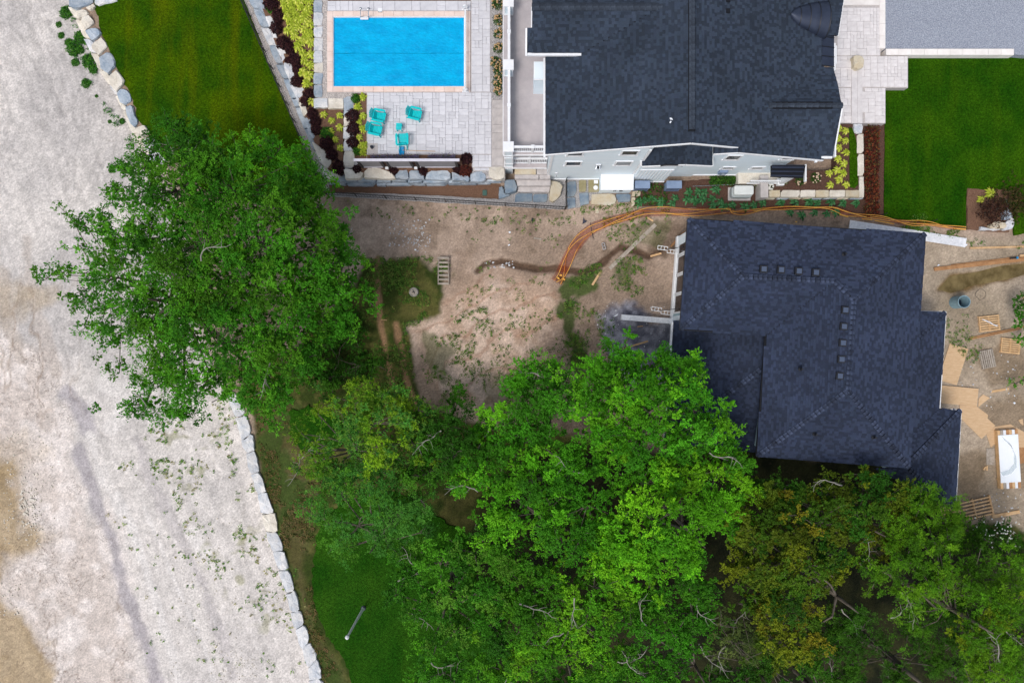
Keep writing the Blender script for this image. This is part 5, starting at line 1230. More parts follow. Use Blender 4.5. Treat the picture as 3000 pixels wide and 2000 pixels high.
o = stone(None, [(1724, 525), (1756, 520), (1757, 563), (1724, 563)], .1, .15, 'flag_olive', 5, 'paving_slab', n=12, rough=.01, bevel=.03); tag(o, 'dark olive slab under the two white lids', 'slab')
o = MB(); o.box(P(1420, 565, .06), (.28, .36, .06)); o.box((P(1420, 565, .1)[0], P(1420, 565, .1)[1], .1), (.22, .3, .02)); tag(o.build('valve_box', 'lid_green'), 'green irrigation valve box lid in the mulch strip', 'valve box')
o = MB(); p = G(1749, 618, .03); o.box(p, (.2, .28, .05), .05); o.box(p + Vector((.0, 0, .03)), (.16, .22, .03), .05); tag(o.build('paving_brick', 'stone_tan'), 'single tan brick lying on the bare soil below the flagstones', 'brick')

# ------------------------------------------------------------------ new house under construction
h2 = thing('new_house', 'unfinished house with blue-black hipped shingle roof and bare west wall', 'house', P(2350, 1000, 0))
ZE = 4.35; SL = .26
def Q2(px, py, z): return PV(px, py, z)
NW, NE, SE, SW, IN, WS = (2016, 640), (2712, 684), (2664, 1370), (2217, 1336), (2243, 983), (1992, 965)
e = {k: Q2(*v, ZE) for k, v in dict(NW=NW, NE=NE, SE=SE, SW=SW, IN=IN, WS=WS).items()}
ZW, ZS_ = ZE + .9, ZE + 1.06
rW = Q2(2178, 810, ZW); rJ = Q2(2444, 823, ZW); pk = Q2(2501, 878, ZS_); pS = Q2(2484, 1143, ZS_)
kw = dict(course=.14, tab=(.12, .30), relief=.018)
roof_plane(h2, [e['WS'], e['NW'], rW], 'shingle_blue', 51, **kw)
roof_plane(h2, [e['NW'], e['NE'], pk, rJ, rW], 'shingle_blue', 52, **kw)
roof_plane(h2, [e['WS'], rW, rJ, e['IN']], 'shingle_blue', 53, **kw)
roof_plane(h2, [e['IN'], rJ, pk, pS, e['SW']], 'shingle_blue', 54, **kw)
roof_plane(h2, [e['NE'], e['SE'], pS, pk], 'shingle_blue', 55, **kw)
roof_plane(h2, [e['SE'], e['SW'], pS], 'shingle_blue', 56, **kw)
for i, (a, b) in enumerate(((e['NW'], rW), (e['WS'], rW), (rW, rJ), (rJ, pk), (e['NE'], pk), (pk, pS), (e['SE'], pS), (e['SW'], pS))):
    caps(h2, a + Vector((0, 0, .02)), b + Vector((0, 0, .02)), 'cap_blue', .30, .27, 60 + i, .2)
# fascia along the eaves
loop = ['NW', 'NE', 'SE', 'SW', 'IN', 'WS']
cen = sum(e.values(), Vector()) / 6
for a, b in zip(loop, loop[1:] + loop[:1]):
    A, B = e[a] + Vector((0, 0, -.10)), e[b] + Vector((0, 0, -.10)); MB().bar(A, B, .05, .16).build('fascia', 'dark_metal', h2)
# lower roofs: west wing, east wings
def low(px, py, z): return Q2(px, py, z)
LZ = 2.6
lw = [low(1976, 938, LZ + .45), low(1962, 1078, LZ), low(1952, 1160, LZ), low(2060, 1300, LZ), low(2065, 1318, LZ)]
roof_plane(h2, [low(1974, 938, LZ), low(1946, 1294, LZ), low(2262, 1056, LZ + .9), low(2268, 940, LZ + .92)], 'shingle_blue', 57, **kw)
roof_plane(h2, [low(1946, 1294, LZ), low(1945, 1300, LZ), low(2226, 1324, LZ), low(2262, 1056, LZ + .9)], 'shingle_blue', 58, **kw)
caps(h2, low(1946, 1294, LZ + .04), low(2262, 1056, LZ + .94), 'cap_blue', .30, .27, 71, .2)
MB().bar(low(1969, 944, LZ - .06), low(1946, 1300, LZ - .06), .12, .14).build('gutter', 'aluminium', h2)
ex = [low(2690, 912, LZ + .55), low(2770, 914, LZ), low(2752, 1198, LZ), low(2660, 1290, LZ + .55)]
roof_plane(h2, [low(2690, 911, LZ + .50), low(2770, 914, LZ), low(2752, 1196, LZ), low(2672, 1272, LZ + .50)], 'shingle_blue', 61, **kw)
roof_plane(h2, [low(2672, 1272, LZ + .55), low(2752, 1196, LZ), low(2815, 1200, LZ), low(2660, 1370, LZ + .98)], 'shingle_blue', 62, **kw)
roof_plane(h2, [low(2815, 1200, LZ), low(2798, 1492, LZ), low(2660, 1370, LZ + .98)], 'shingle_blue', 63, **kw)
roof_plane(h2, [low(2798, 1492, LZ), low(2560, 1372, LZ + .6), low(2660, 1365, LZ + .98)], 'shingle_blue', 64, **kw)
for i, (a, b) in enumerate(((low(2770, 914, LZ), low(2693, 990, LZ + .5)), (low(2815, 1200, LZ), low(2668, 1350, LZ + .94)), (low(2798, 1490, LZ), low(2664, 1372, LZ + .95)))):
    caps(h2, a + Vector((0, 0, .03)), b + Vector((0, 0, .03)), 'cap_blue', .30, .27, 80 + i, .2)
for a, b in (((2770, 913), (2752, 1197)), ((2752, 1199), (2815, 1199)), ((2815, 1199), (2798, 1492)), ((2690, 911), (2770, 913))):
    MB().bar(low(*a, LZ - .06), low(*b, LZ - .06), .05, .12).build('fascia', 'aluminium', h2)
# walls below
def ring_walls(pts, z0, z1, inset, material, name='wall'):
    c = sum((Vector(p[:2]) for p in pts), Vector((0, 0))) / len(pts)
    mb = MB(); q = []
    n = len(pts)
    for i in range(n):
        a, b, d = Vector(pts[i - 1][:2]), Vector(pts[i][:2]), Vector(pts[(i + 1) % n][:2])
        n1 = (b - a).normalized(); n2 = (d - b).normalized(); n1 = Vector((n1.y, -n1.x)); n2 = Vector((n2.y, -n2.x))
        s = (n1 + n2).normalized(); k = inset / max(.3, s.dot(n1)); q.append((b + s * k))
    return mb.prism([(p.x, p.y) for p in q], z0, z1).build(name, material, h2), q
_, wq = ring_walls([e[k] for k in loop], -.1, ZE - .1, .42, 'siding_blue')
ring_walls([low(1974, 944, LZ), low(2300, 944, LZ), low(2226, 1324, LZ), low(1946, 1300, LZ)], -.1, LZ - .15, .5, 'siding_blue')
ring_walls([low(2690, 912, LZ), low(2770, 914, LZ), low(2752, 1199, LZ), low(2815, 1200, LZ), low(2798, 1490, LZ), low(2600, 1380, LZ)], -.1, LZ - .15, .35, 'siding_blue')
# west wall: band of tall windows with white frames
a, b = wq[5], wq[0]                                      # south-west -> north-west corner
if a.y > b.y: a, b = b, a
d = (b - a).normalized(); nrm = Vector((-d.y, d.x));
if nrm.x > 0: nrm = -nrm
L_ = (b - a).length; ang = math.atan2(d.y, d.x)
def wpt(s, off, z): p = a + d * s + nrm * off; return (p.x, p.y, z)
for k in range(4):
    s0 = .75 + k * 1.22; c = wpt(s0 + .5, .03, 2.25)
    f = MB()
    for zc, hh in ((.86, .1), (3.62, .1)): f.box(wpt(s0 + .5, .03, zc), (1.16, .08, hh), ang)
    for ss in (s0 - .05, s0 + 1.05): f.box(wpt(ss, .03, 2.24), (.09, .08, 2.8), ang)
    f.box(wpt(s0 + .5, .03, 2.9), (1.05, .06, .06), ang)
    o = f.build('window', 'white_trim', h2)
    for z0, z1 in ((.92, 2.86), (2.94, 3.56)): MB().box(wpt(s0 + .5, .012, (z0 + z1) / 2), (1.0, .02, z1 - z0), ang).build('pane', 'glass', o)
for z in (.5, .25): MB().box(wpt(L_ / 2, .05, z), (L_, .1, .18), ang).build('skirt_board', 'white_trim', h2)
MB().box(wpt(L_ - .35, .03, 2.3), (.6, .05, 3.4), ang).build('wall_panel', 'siding', h2); MB().box(wpt(.25, .03, 2.3), (.5, .05, 3.4), ang).build('wall_panel', 'siding', h2)
# box vents on the roof
def on_roof(px, py, zc): return Q2(px, py, zc)
for px, py, z in ((2238, 788, ZW - .02), (2289, 790, ZW - .03), (2341, 794, ZW - .04), (2391, 798, ZW - .05), (2477, 908, ZS_ - .08), (2473, 956, ZS_ - .1), (2470, 1004, ZS_ - .1), (2466, 1052, ZS_ - .12), (2461, 1101, ZS_ - .14)):
    p = on_roof(px, py, z + .1); q = MB(); q.box((p.x, p.y, z + .02), (.42, .42, .16), -.06); v = q.build('roof_vent', 'dark_metal', h2)
    q = MB(); q.box((p.x, p.y, z + .13), (.28, .28, .05), -.06); q.build('vent_hood', 'appliance_dark', v)
for px, py, z in ((2476, 744, ZE + .5), (2348, 1081, ZE + .75), (2390, 1272, ZE + .5), (2563, 1281, ZE + .5)):
    p = on_roof(px, py, z + .1); q = MB(); q.lathe((p.x, p.y, z - .1), [(.12, 0), (.12, .08), (.06, .14), (.06, .34), (.05, .34)], 10); q.build('vent_pipe', 'dark_metal', h2)

# ------------------------------------------------------------------ front walk, driveway, planter
FZ = .55
mb = MB()
for r_ in ((2440, -60, 2590, 22), (2440, 22, 2580, 165), (2440, 165, 2660, 258), (2440, 258, 2594, 362)): rect_prism(mb, *r_, -.2, FZ)
walk = tag(mb.build('front_walk', 'joint'), kind='structure')
pave(walk, (2452, 24, 2577, 164), FZ, 'walk_paver', .215, 15); pave(walk, (2442, 166, 2658, 256), FZ, 'walk_paver', .215, 16); pave(walk, (2442, 259, 2593, 361), FZ, 'walk_paver', .215, 17, skip=lambda x, y: P(2494, 0, FZ)[0] < x < P(2528, 0, FZ)[0])
for (x0, y0, x1, y1) in ((2495, 200, 2512, 362), (2512, 200, 2527, 362)):
    q = MB(); rect_prism(q, x0 + .3, y0, x1 - .3, y1, FZ, FZ + .12); q.build('step_slab', 'walk_paver', walk)
q = MB(); rect_prism(q, 2440, 180, 2500, 198, FZ, FZ + .13); q.build('step_slab', 'walk_paver', walk)
dr = sheet('driveway', [(2594, -60), (3100, -60), (3100, 170), (2972, 160), (2972, 143), (2594, 143)], FZ + .02, 'drive_gravel', h=.8, kind='structure')
kb = thing('stone_kerb', 'long white stone kerb edging the grey gravel driveway', 'kerb', P(2780, 152, .2))
for k in range(10):
    q = MB(); x0 = 2596 + k * 37.5; rect_prism(q, x0 + .4, 143.5, x0 + 37.1, 161.5, 0, FZ + .07); q.build('kerb_block', 'kerb', kb)
for k in range(5):
    q = MB(); y0 = -40 + k * 36.5; rect_prism(q, 2577.5, y0 + .4, 2594, y0 + 36.1, 0, FZ + .07); q.build('kerb_block', 'kerb', kb)
q = MB(); rect_prism(q, 2470, -40, 2577, 15, FZ - .3, FZ + .06); q.build('kerb_block', 'kerb', kb)
o = stone(None, [(2500, 163), (2518, 160), (2528, 164), (2532, 180), (2530, 198), (2515, 204), (2504, 196)], FZ + .5, .5, 'stone_tan', 8, 'boulder'); tag(o, 'golden landscape boulder standing on the pale front walk', 'boulder')
# raised planter by the house corner
pt = thing('stone_planter', 'raised planter edged with tan cut blocks at the house corner', 'planter', P(2390, 560, 0))
PZ = .75
q = MB(); q.prism([P(a, b, PZ - .06)[:2] for a, b in ((2250, 500), (2450, 500), (2450, 364), (2512, 364), (2516, 560), (2250, 560))], .0, PZ - .06); q.build('planter_soil', 'mulch_dark', pt)
xs = [2253, 2287, 2344, 2390, 2429, 2477, 2518]
for k, (x0, x1) in enumerate(zip(xs, xs[1:])): stone(pt, [(x0 + .5, 557), (x1 - .5, 557), (x1 - .5, 577), (x0 + .5, 577)], PZ, .4, ['stone_tan', 'stone_warm', 'stone_warm', 'stone_tan', 'stone_warm', 'stone_tan'][k], 130 + k, 'block', n=12, bevel=.03, rough=.012)
strip_blocks(pt, pl([(2240, 562), (2530, 562)]), pl([(2240, 583), (2530, 583)]), cuts(8, 12), .36, .4, ['stone_tan', 'stone_blue'], 21, 'block')
for k, (y0, y1, x0, x1) in enumerate(((392, 450, 2510, 2530), (451, 516, 2512, 2531), (517, 579, 2517, 2531))): stone(pt, [(x0, y0 + .5), (x1, y0 + .5), (x1, y1 - .5), (x0 + 1, y1 - .5)], PZ, .8, ['stone_warm', 'stone_warm', 'stone_warm'][k], 140 + k, 'block', n=12, bevel=.03, rough=.012)
stone(pt, [(2501, 363), (2528, 363), (2526, 390), (2508, 392), (2500, 380)], PZ + .08, .8, 'stone_pale', 145, 'block')
q = MB(); q.prism([P(a, b, PZ)[:2] for a, b in ((2489, 372), (2500, 378), (2511, 420), (2515, 540), (2505, 551), (2490, 548))], PZ - .1, PZ - .02); q.build('turf_strip', 'lawn_east', pt)
q = MB(); q.prism([P(a, b, 1.0)[:2] for a, b in ((2228, 514), (2251, 514), (2251, 579), (2229, 579))], 0, 1.0); q.build('end_slab', 'concrete', pt)
for i, (px, py) in enumerate(((2459, 374), (2481, 382), (2458, 403), (2479, 411), (2459, 432), (2482, 445), (2458, 463), (2475, 477), (2456, 497), (2473, 505), (2432, 506), (2461, 525), (2435, 541), (2483, 540))):
    hosta(px, py, PZ - .05, RND.uniform(.55, .66), ORDN[i] + ' lime green hosta from the top in the raised corner planter', 'hostas in the raised planter')
for px, py, lb in ((2301, 524, 'hydrangea with pale flowers in the raised planter, nearest the concrete slab'), (2350, 526, 'hydrangea with pale flowers in the middle of the raised planter'), (2394, 520, 'hydrangea with pale pink flowers under the porch corner')):
    hydrangea(px, py, PZ - .05, .75, lb, 'hydrangeas in the raised planter', 'flower_pale', 14)
hydrangea(2261, 546, PZ - .05, .45, 'small silvery white plant in the planter corner beside the concrete slab', None, 'flower_white', 16)
# red barberry strip beyond the planter
sheet('mulch_strip', [(2531, 364), (2592, 364), (2590, 636), (2531, 630), (2460, 618), (1858, 604), (1862, 540), (2140, 520), (2228, 514), (2228, 582), (2530, 584)], .06, 'mulch_dark', h=.15, jag=.03, kind='structure')
r9 = np.random.default_rng(77)
def scatter_stuff(name, label, cat, px, py, z, hgt, size, cols, seed, aspect=.6, k=3):
    r = np.random.default_rng(seed); n = len(px); px = np.repeat(px, k) + r.normal(0, 2, n * k); py = np.repeat(py, k) + r.normal(0, 2, n * k)
    zz = np.repeat(z, k) if hasattr(z, '__len__') else np.full(n * k, z); zz = zz + r.uniform(.03, hgt, n * k)
    s = (CAM_H - zz) / FPX; c = np.stack([(px - 1500) * s, (1000 - py) * s, zz], -1)
    v, q, t = leaf_quads(c, r.normal(size=(n * k, 3)) * .45 + [0, 0, .9], r.uniform(.6, 1.4, n * k) * size, aspect, r, np.asarray(cols)[r.integers(0, len(cols), n * k)] * r.uniform(.75, 1.25, (n * k, 1)))
    o = link_mesh(name, cloud_mesh(name, [(v, q, t)]), None); return tag(o, label, cat, kind='stuff')
n = 900; bx = np.concatenate([r9.uniform(2534, 2576, n)]); by = r9.uniform(368, 632, n)
cl = fbm(bx / 46, by / 46, 1.0, 5, 2); kp = cl > .3
RED = [srgb(110, 48, 34), srgb(84, 42, 32), srgb(132, 70, 44), srgb(64, 38, 30), srgb(96, 84, 48)]
scatter_stuff('ground_cover', 'red-brown barberry ground cover strip between planter and lawn', 'ground cover', bx[kp], by[kp], .08, .4, .13, RED, 5)
n = 500; scatter_stuff('ground_cover', 'green ground cover growing under the wall behind the generator', 'ground cover', np.concatenate([r9.uniform(2080, 2225, n), r9.uniform(1860, 1960, 160)]), np.concatenate([r9.normal(528, 8, n), r9.uniform(535, 600, 160)]), .06, .25, .11, [srgb(52, 96, 30), srgb(74, 118, 40), srgb(40, 74, 28)], 6)
FERN = [(1891, 586), (1912, 582), (1937, 591), (1980, 578), (2020, 562), (2046, 562), (2065, 562), (2012, 584), (2036, 586), (2058, 584), (2088, 582), (2112, 592), (1970, 594), (2148, 600), (2090, 602), (2122, 604), (2185, 606), (2210, 600), (2236, 594), (2290, 592), (2330, 594), (2372, 590), (2396, 594), (2436, 592), (2472, 594), (2510, 594), (1874, 590), (2100, 555), (2234, 560),
        (2318, 622), (2352, 630), (2388, 622), (2424, 626), (2450, 620)]
for px, py in FERN: hosta(px, py, .06, RND.uniform(.6, .85), 'blue-green leafy plant in the dark bed behind the orange netting', 'leafy plants behind the netting', dark_hostas, 'fern')
# round bed cut into the east lawn
sheet('mulch_bed', [(2833, 553), (2963, 558), (2968, 640), (2955, 680), (2834, 672)], .14, 'mulch', h=.25, jag=.04, kind='structure')
p = P(2900, 620, .6); t = thing('dark_tree', 'small dark purple-leaved ornamental tree in the lawn bed', 'tree', (p[0], p[1], .1))
MB().tube([(p[0], p[1], .1), (p[0] + .05, p[1], .8), (p[0], p[1] + .05, 1.4)], [.06, .05, .02], 7).build('trunk', 'bark', t)
v = leaf_cloud(900, 1.15, 1.05, 1.0, .13, 44, [srgb(58, 36, 32), srgb(74, 46, 36), srgb(48, 34, 30), srgb(88, 60, 44)], .35); c = cloud_mesh('crown', [v]); link_mesh('crown', c, t, (0, 0, .6))
hosta(2904, 566, .14, .9, 'lime green hosta above the dark ornamental tree', None); hosta(2877, 584, .14, .6, 'small lime hosta beside the dark ornamental tree', None)
shrub(2953, 590, .14, .5, 'pale grey-green shrub at the edge of the lawn bed', None, cloud_mesh('shrub', [leaf_cloud(160, .5, .5, .4, .12, 61, [srgb(150, 160, 156), srgb(110, 128, 110)], .4)]))
n = 420; scatter_stuff('foliage', 'dark brown-green foliage spreading over the lawn edge at the frame side', 'foliage', r9.normal(2975, 28, n), r9.normal(590, 26, n), .14, .5, .13, [srgb(66, 56, 30), srgb(52, 60, 26), srgb(84, 70, 40)], 8)
rk = [([(2940, 620), (2958, 608), (2966, 630), (2964, 640), (2942, 644)], .45, 'stone_blue', 'blue-grey rock standing at the edge of the lawn bed'), ([(2902, 658), (2920, 648), (2948, 652), (2950, 668), (2906, 668)], .5, 'stone_tan', 'yellowish rock between the two pale rocks in the lawn bed'),
      ([(2950, 650), (2966, 634), (2973, 650), (2968, 668), (2945, 676), (2938, 672)], .4, 'stone_pale', 'white angular rock at the corner of the lawn bed'), ([(2870, 664), (2902, 668), (2940, 672), (2930, 676), (2872, 674)], .3, 'stone_pale', 'low flat pale rock along the bottom of the lawn bed')]
for poly, z, m_, lb in rk: o = stone(None, poly, z, z, m_, len(lb), 'rock', rough=.05); tag(o, lb, 'rock')

# ------------------------------------------------------------------ orange safety netting
nt = thing('safety_netting', 'slumped orange safety netting with yellow straps winding past both houses', 'netting', tuple(G(1860, 622)))
CL = [(1630, 826, 18), (1642, 806, 16), (1658, 770, 16), (1678, 730, 17), (1702, 698, 17), (1735, 668, 16), (1785, 648, 13), (1840, 634, 13), (1890, 622, 13), (1950, 620, 13), (2020, 622, 12), (2080, 618, 12), (2130, 617, 11), (2165, 624, 8), (2200, 620, 7), (2250, 611, 6), (2310, 607, 5), (2380, 608, 4), (2440, 609, 6), (2480, 624, 8), (2530, 632, 7), (2575, 637, 6), (2620, 646, 9), (2670, 654, 9), (2720, 655, 6), (2770, 664, 7), (2830, 669, 5)]
def smooth_line(pts, n):
    pts = np.array(pts, float); t = np.arange(len(pts)); tt = np.linspace(0, len(pts) - 1, n)
    out = np.stack([np.interp(tt, t, pts[:, k]) for k in range(pts.shape[1])], 1)
    for _ in range(2): out[1:-1] = (out[:-2] + 2 * out[1:-1] + out[2:]) / 4
    return out
cl_ = smooth_line(CL, 150)
dx = np.gradient(cl_[:, 0]); dy = np.gradient(cl_[:, 1]); ln = np.hypot(dx, dy); nxp, nyp = -dy / ln, dx / ln
def zz_at(px, py): return 0.05
q = MB(); NW_ = 5; prev = None
for i in range(len(cl_)):
    rowi = []
    for j in range(NW_):
        s = (j / (NW_ - 1)) * 2 - 1; wv = .10 + .14 * math.sin(i * .31 + j * 1.3) * math.cos(i * .17) + (.28 if i > 88 else .08) * (1 - abs(s - .3))
        px, py = cl_[i, 0] + nxp[i] * s * cl_[i, 2], cl_[i, 1] + nyp[i] * s * cl_[i, 2]
        rowi.append(q.vert(P(px, py, max(.05, wv))))
    if prev:
        for j in range(NW_ - 1): q.face((prev[j], prev[j + 1], rowi[j + 1], rowi[j]))
    prev = rowi
q.build('net', 'net_orange', nt, smooth=True)
for ph, am, zb in ((0, 1.15, .24), (2.3, 1.0, .2), (4.4, .8, .3)):
    pts = []
    for i in range(len(cl_)):
        s = am * (math.sin(i * .13 + ph) * .75 + .35 * math.sin(i * .31 + 2 * ph)) if i > 70 else am * (math.sin(i * .085 + ph) * .8 + .3 * math.sin(i * .23 + ph * 3))
        px, py = cl_[i, 0] + nxp[i] * s * cl_[i, 2], cl_[i, 1] + nyp[i] * s * cl_[i, 2]; pts.append(P(px, py, zb + .12 * math.sin(i * .2 + ph) + (.2 if i > 88 else 0)))
    MB().tube(pts, .021, 5).build('strap', 'strap', nt)
for px, py in ((1636, 815), (1652, 818), (1643, 806)): MB().box(P(px, py, .15), (.16, .1, .06), px).build('strap_end', 'strap', nt)
for k, (a, b) in enumerate((((1729, 652), (1738, 699)),)):
    A = P(*a, .35); B = P(*b, .1); s_ = MB(); s_.tube([B, A], .022, 6); tag(s_.build('steel_stake', 'dark_metal'), 'thin black steel stake lying across the orange netting', 'stake')
for i, (px, py) in enumerate(((2315, 605), (2440, 606), (2574, 634), (2718, 652))):
    p = P(px, py, 0); MB().tube([(p[0], p[1], 0), (p[0], p[1] + .02, 1.0)], .025, 6).build('stake', 'dark_metal', nt)
for a, b in (((2435, 621), (2485, 636)), ((2525, 641), (2556, 644)), ((2562, 646), (2620, 656)), ((2330, 650), (2335, 650))):
    MB().bar(P(*a, .12), P(*b, .12), .06, .02).build('loose_strap', 'strap', nt)

# ------------------------------------------------------------------ timber and debris
def plank(A, B, w, th, material, label, z=.05, name='plank', cat='plank', zb=None):
    a = G(*A, z); b = G(*B, z if zb is None else zb); q = MB(); q.bar(a, b, w, th); o = q.build(name, material); return tag(o, label, cat)
plank((1786, 787), (1920, 658), .24, .05, 'wood_grey', 'long weathered grey plank lying across the muddy ditch')
plank((1735, 835), (1761, 793), .14, .05, 'wood', 'short pale board beside the weeds below the long plank')
plank((1905, 751), (1937, 742), .12, .04, 'wood', 'short board lying under the upper scaffold bracket')
plank((1893, 636), (1913, 648), .10, .04, 'wood', 'short pale stake end poking out from under the orange netting')
plank((1965, 722), (2004, 680), .12, .04, 'wood_brown', 'dark plank leaning by the new house north-west corner')
plank((1814, 1024), (1898, 999), .10, .05, 'wood', 'pale stud lying on the dark crushed stone')
plank((1933, 1050), (1965, 1028), .09, .05, 'wood_grey', 'grey stud poking out from under the low roof edge')
plank((1848, 1028), (1848, 1044), .07, .05, 'wood_brown', 'short upright-looking brown offcut below the pale stud')
plank((1799, 1045), (1801, 1080), .13, .06, 'wood', 'yellow board half hidden by the bright tree top')
plank((1831, 1084), (1844, 1074), .08, .05, 'wood_grey', 'small grey offcut among the bright leaves')
plank((1867, 957), (1883, 955), .06, .03, 'wood', 'tiny offcut on the gravel below the pale beam')
plank((1564, 698), (1586, 701), .1, .03, 'wood_grey', 'small grey board on the worn soil left of the netting')
plank((1117, 936), (1134, 938), .05, .04, 'wood', 'pale stick lying on the track through the weeds')
plank((2734, 789), (3030, 757), .24, .06, 'wood_brown', 'wide brown plank lying above the puddle', .1)
plank((2785, 777), (3030, 748), .10, .05, 'wood_brown', 'narrow brown plank behind the wide one above the puddle', .06)
plank((2840, 727), (3030, 722), .12, .06, 'wood', 'pale pinkish batten lying near the white scaffold plank')
plank((2982, 750), (3030, 747), .14, .06, 'wood', 'pale board end entering the picture beside the blue tool', .16)
plank((2838, 990), (3005, 955), .07, .06, 'wood_brown', 'thin brown stud below the strapped pallet, upper of two'); plank((2840, 994), (2990, 963), .07, .06, 'wood_brown', 'thin brown stud below the strapped pallet, lower of two')
plank((2903, 1147), (2955, 1138), .14, .03, 'wood', 'faint muddy board below the grey pallet', .02)
plank((2905, 1512), (2985, 1497), .22, .06, 'wood', 'pale board beside the white flowers on the crushed stone', .06)
for i, (a, b, lb) in enumerate((((2880, 1375), (2886, 1366), 'short wood offcut in the pair by the muddy ruts, upper'), ((2889, 1377), (2890, 1364), 'short wood offcut in the pair by the muddy ruts, lower'), ((2988, 862), (3005, 878), 'small plank end at the frame beside the puddle'))):
    plank(a, b, .1, .06, 'wood', lb)
# pale beam beside the new house
A = G(1816, 930, .55); B = G(1968, 942, .55); q = MB(); q.bar(A, B, .34, .4); t = q.build('boxed_beam', 'aluminium'); tag(t, 'long pale boxed beam projecting from the new house corner', 'beam')
for k in range(3): 
    p = A.lerp(B, .05 + .45 * k); 
# scaffold brackets
def bracket(px, py, ang, lb):
    p = P(px, py, 1.2); t = local_thing('scaffold_bracket', lb, 'bracket', (p[0], p[1], 1.15), math.radians(ang), 'scaffold brackets on the west wall')
    for x0, x1, yo in ((-.62, .0, .06), (.0, .62, -.08)):
        for y in (-.11, .11): MB().bar((x0, y + yo, 0), (x1, y + yo, 0), .035, .035).build('rail', 'white_trim', t)
        for k in range(4): MB().bar((x0 + .62 * k / 3, -.11 + yo, 0), (x0 + .62 * k / 3, .11 + yo, 0), .03, .03).build('rung', 'white_trim', t)
    MB().bar((-.1, 0, -.03), (1.0, .25, .9), .04, .04).build('brace', 'dark_metal', t)
    MB().bar((-.3, 0, -.02), (-.3, 0, -1.15), .04, .04).build('leg', 'dark_metal', t)
bracket(1956, 731, -8, 'white ladder-like scaffold bracket at the top of the west wall'); bracket(1938, 910, -8, 'white ladder-like scaffold bracket above the pale beam')
# white aluminium scaffold plank
A = G(2487, 659, .12); B = G(2824, 712, .12); d = (B - A).normalized(); nn = Vector((-d.y, d.x, 0)); t = thing('scaffold_plank', 'long white aluminium scaffold plank lying along the new house north side', 'scaffold plank', tuple(A))
for k in range(6):
    o_ = nn * ((k - 2.5) * .098); MB().bar(A + o_, B + o_, .09, .07).build('plank_rib', 'aluminium', t)
for p in (A, B): MB().bar(p - nn * .3, p + nn * .3, .05, .1).build('end_cap', 'white_trim', t)
# wooden step frame on the soil
t = local_thing('wooden_ladder', 'weathered wooden ladder frame standing in the weeds', 'ladder', tuple(G(1300, 795)), math.radians(0))
for s in (-1, 1): MB().bar((s * .34, -.86, .12), (s * .32, .86, .30), .05, .12).build('side_rail', 'wood_grey', t)
for k in range(7): MB().box((0, -.8 + k * .27, .13 + k * .027), (.66, .12, .035)).build('rung', 'wood_grey', t)
MB().box((0, .84, .33), (.74, .1, .05)).build('top_board', 'wood_grey', t)
# old tree stump / concrete ring
t = local_thing('cut_stump', 'round pale cut stump sitting in the grass patch', 'stump', tuple(G(1213, 856)))
MB().lathe((0, 0, -.02), [(.32, 0), (.30, .12), (.29, .26), (.25, .27)], 18).build('bark_ring', 'bark_pale', t); MB().lathe((0, 0, .25), [(.2, 0), (.12, .015)], 14).build('cut_face', 'wood_grey', t)
MB().box((.02, .02, .27), (.05, .3, .02), .5).build('crack', 'dark_metal', t); MB().box((.0, .0, .272), (.22, .05, .02), .3).build('crack', 'dark_metal', t)
p = G(1768, 722); t = local_thing('concrete_block', 'hollow pale concrete block on the bare soil', 'concrete block', tuple(p), math.radians(-75))
for x in (-.2, 0, .2): MB().box((x, 0, .1), (.04, .19, .2)).build('web', 'concrete', t)
for y in (-.08, .08): MB().box((0, y, .1), (.4, .03, .2)).build('face_shell', 'concrete', t)
q = MB(); p = G(1713, 648, .03); q.prism([(p.x - .15, p.y - .2), (p.x + .05, p.y - .1), (p.x + .15, p.y + .02), (p.x, p.y + .05), (p.x - .08, p.y + .25), (p.x - .12, p.y)], p.z - .02, p.z + .03); tag(q.build('dark_rag', 'bronze'), 'crumpled dark plastic scrap on the soil near the flagstones', 'scrap')
q = MB(); p = G(1561, 645, .03); q.prism([(p.x - .1, p.y - .06), (p.x + .1, p.y - .1), (p.x + .06, p.y + .1), (p.x - .08, p.y + .14)], p.z - .02, p.z + .04); tag(q.build('dark_rag', 'dark_metal'), 'small black scrap on the soil below the fence', 'scrap')
q = MB(); p = G(1803, 924, .06); q.prism([(p.x - .16, p.y - .1), (p.x + .14, p.y + .12), (p.x + .12, p.y + .0), (p.x - .02, p.y - .05)], p.z - .02, p.z + .02); tag(q.build('white_scrap', 'rag'), 'white angular scrap at the end of the pale beam', 'scrap')
for i, (px, py, lb) in enumerate(((1493, 681, 'white chip on the soil, nearest the flagstones'), (1491, 718, 'white chip on the soil below the other near the netting'), (1217, 732, 'white pebble on the soil above the grass patch'), (946, 600, 'white pebble by the tree edge below the fence corner'), (2748, 777, 'white lump beside the wide brown plank'), (2829, 718, 'white scrap at the end of the scaffold plank'), (2970, 1180, 'white stone in the dark wet patch'))):
    p = G(px, py, .03); q = MB(); r5 = random.Random(i); q.box(p, (.12, .07, .06), r5.uniform(0, 3)); q.box(p + Vector((.03, .02, .02)), (.07, .06, .05), r5.uniform(0, 3)); tag(q.build('white_chip', 'rag'), lb, 'scrap')
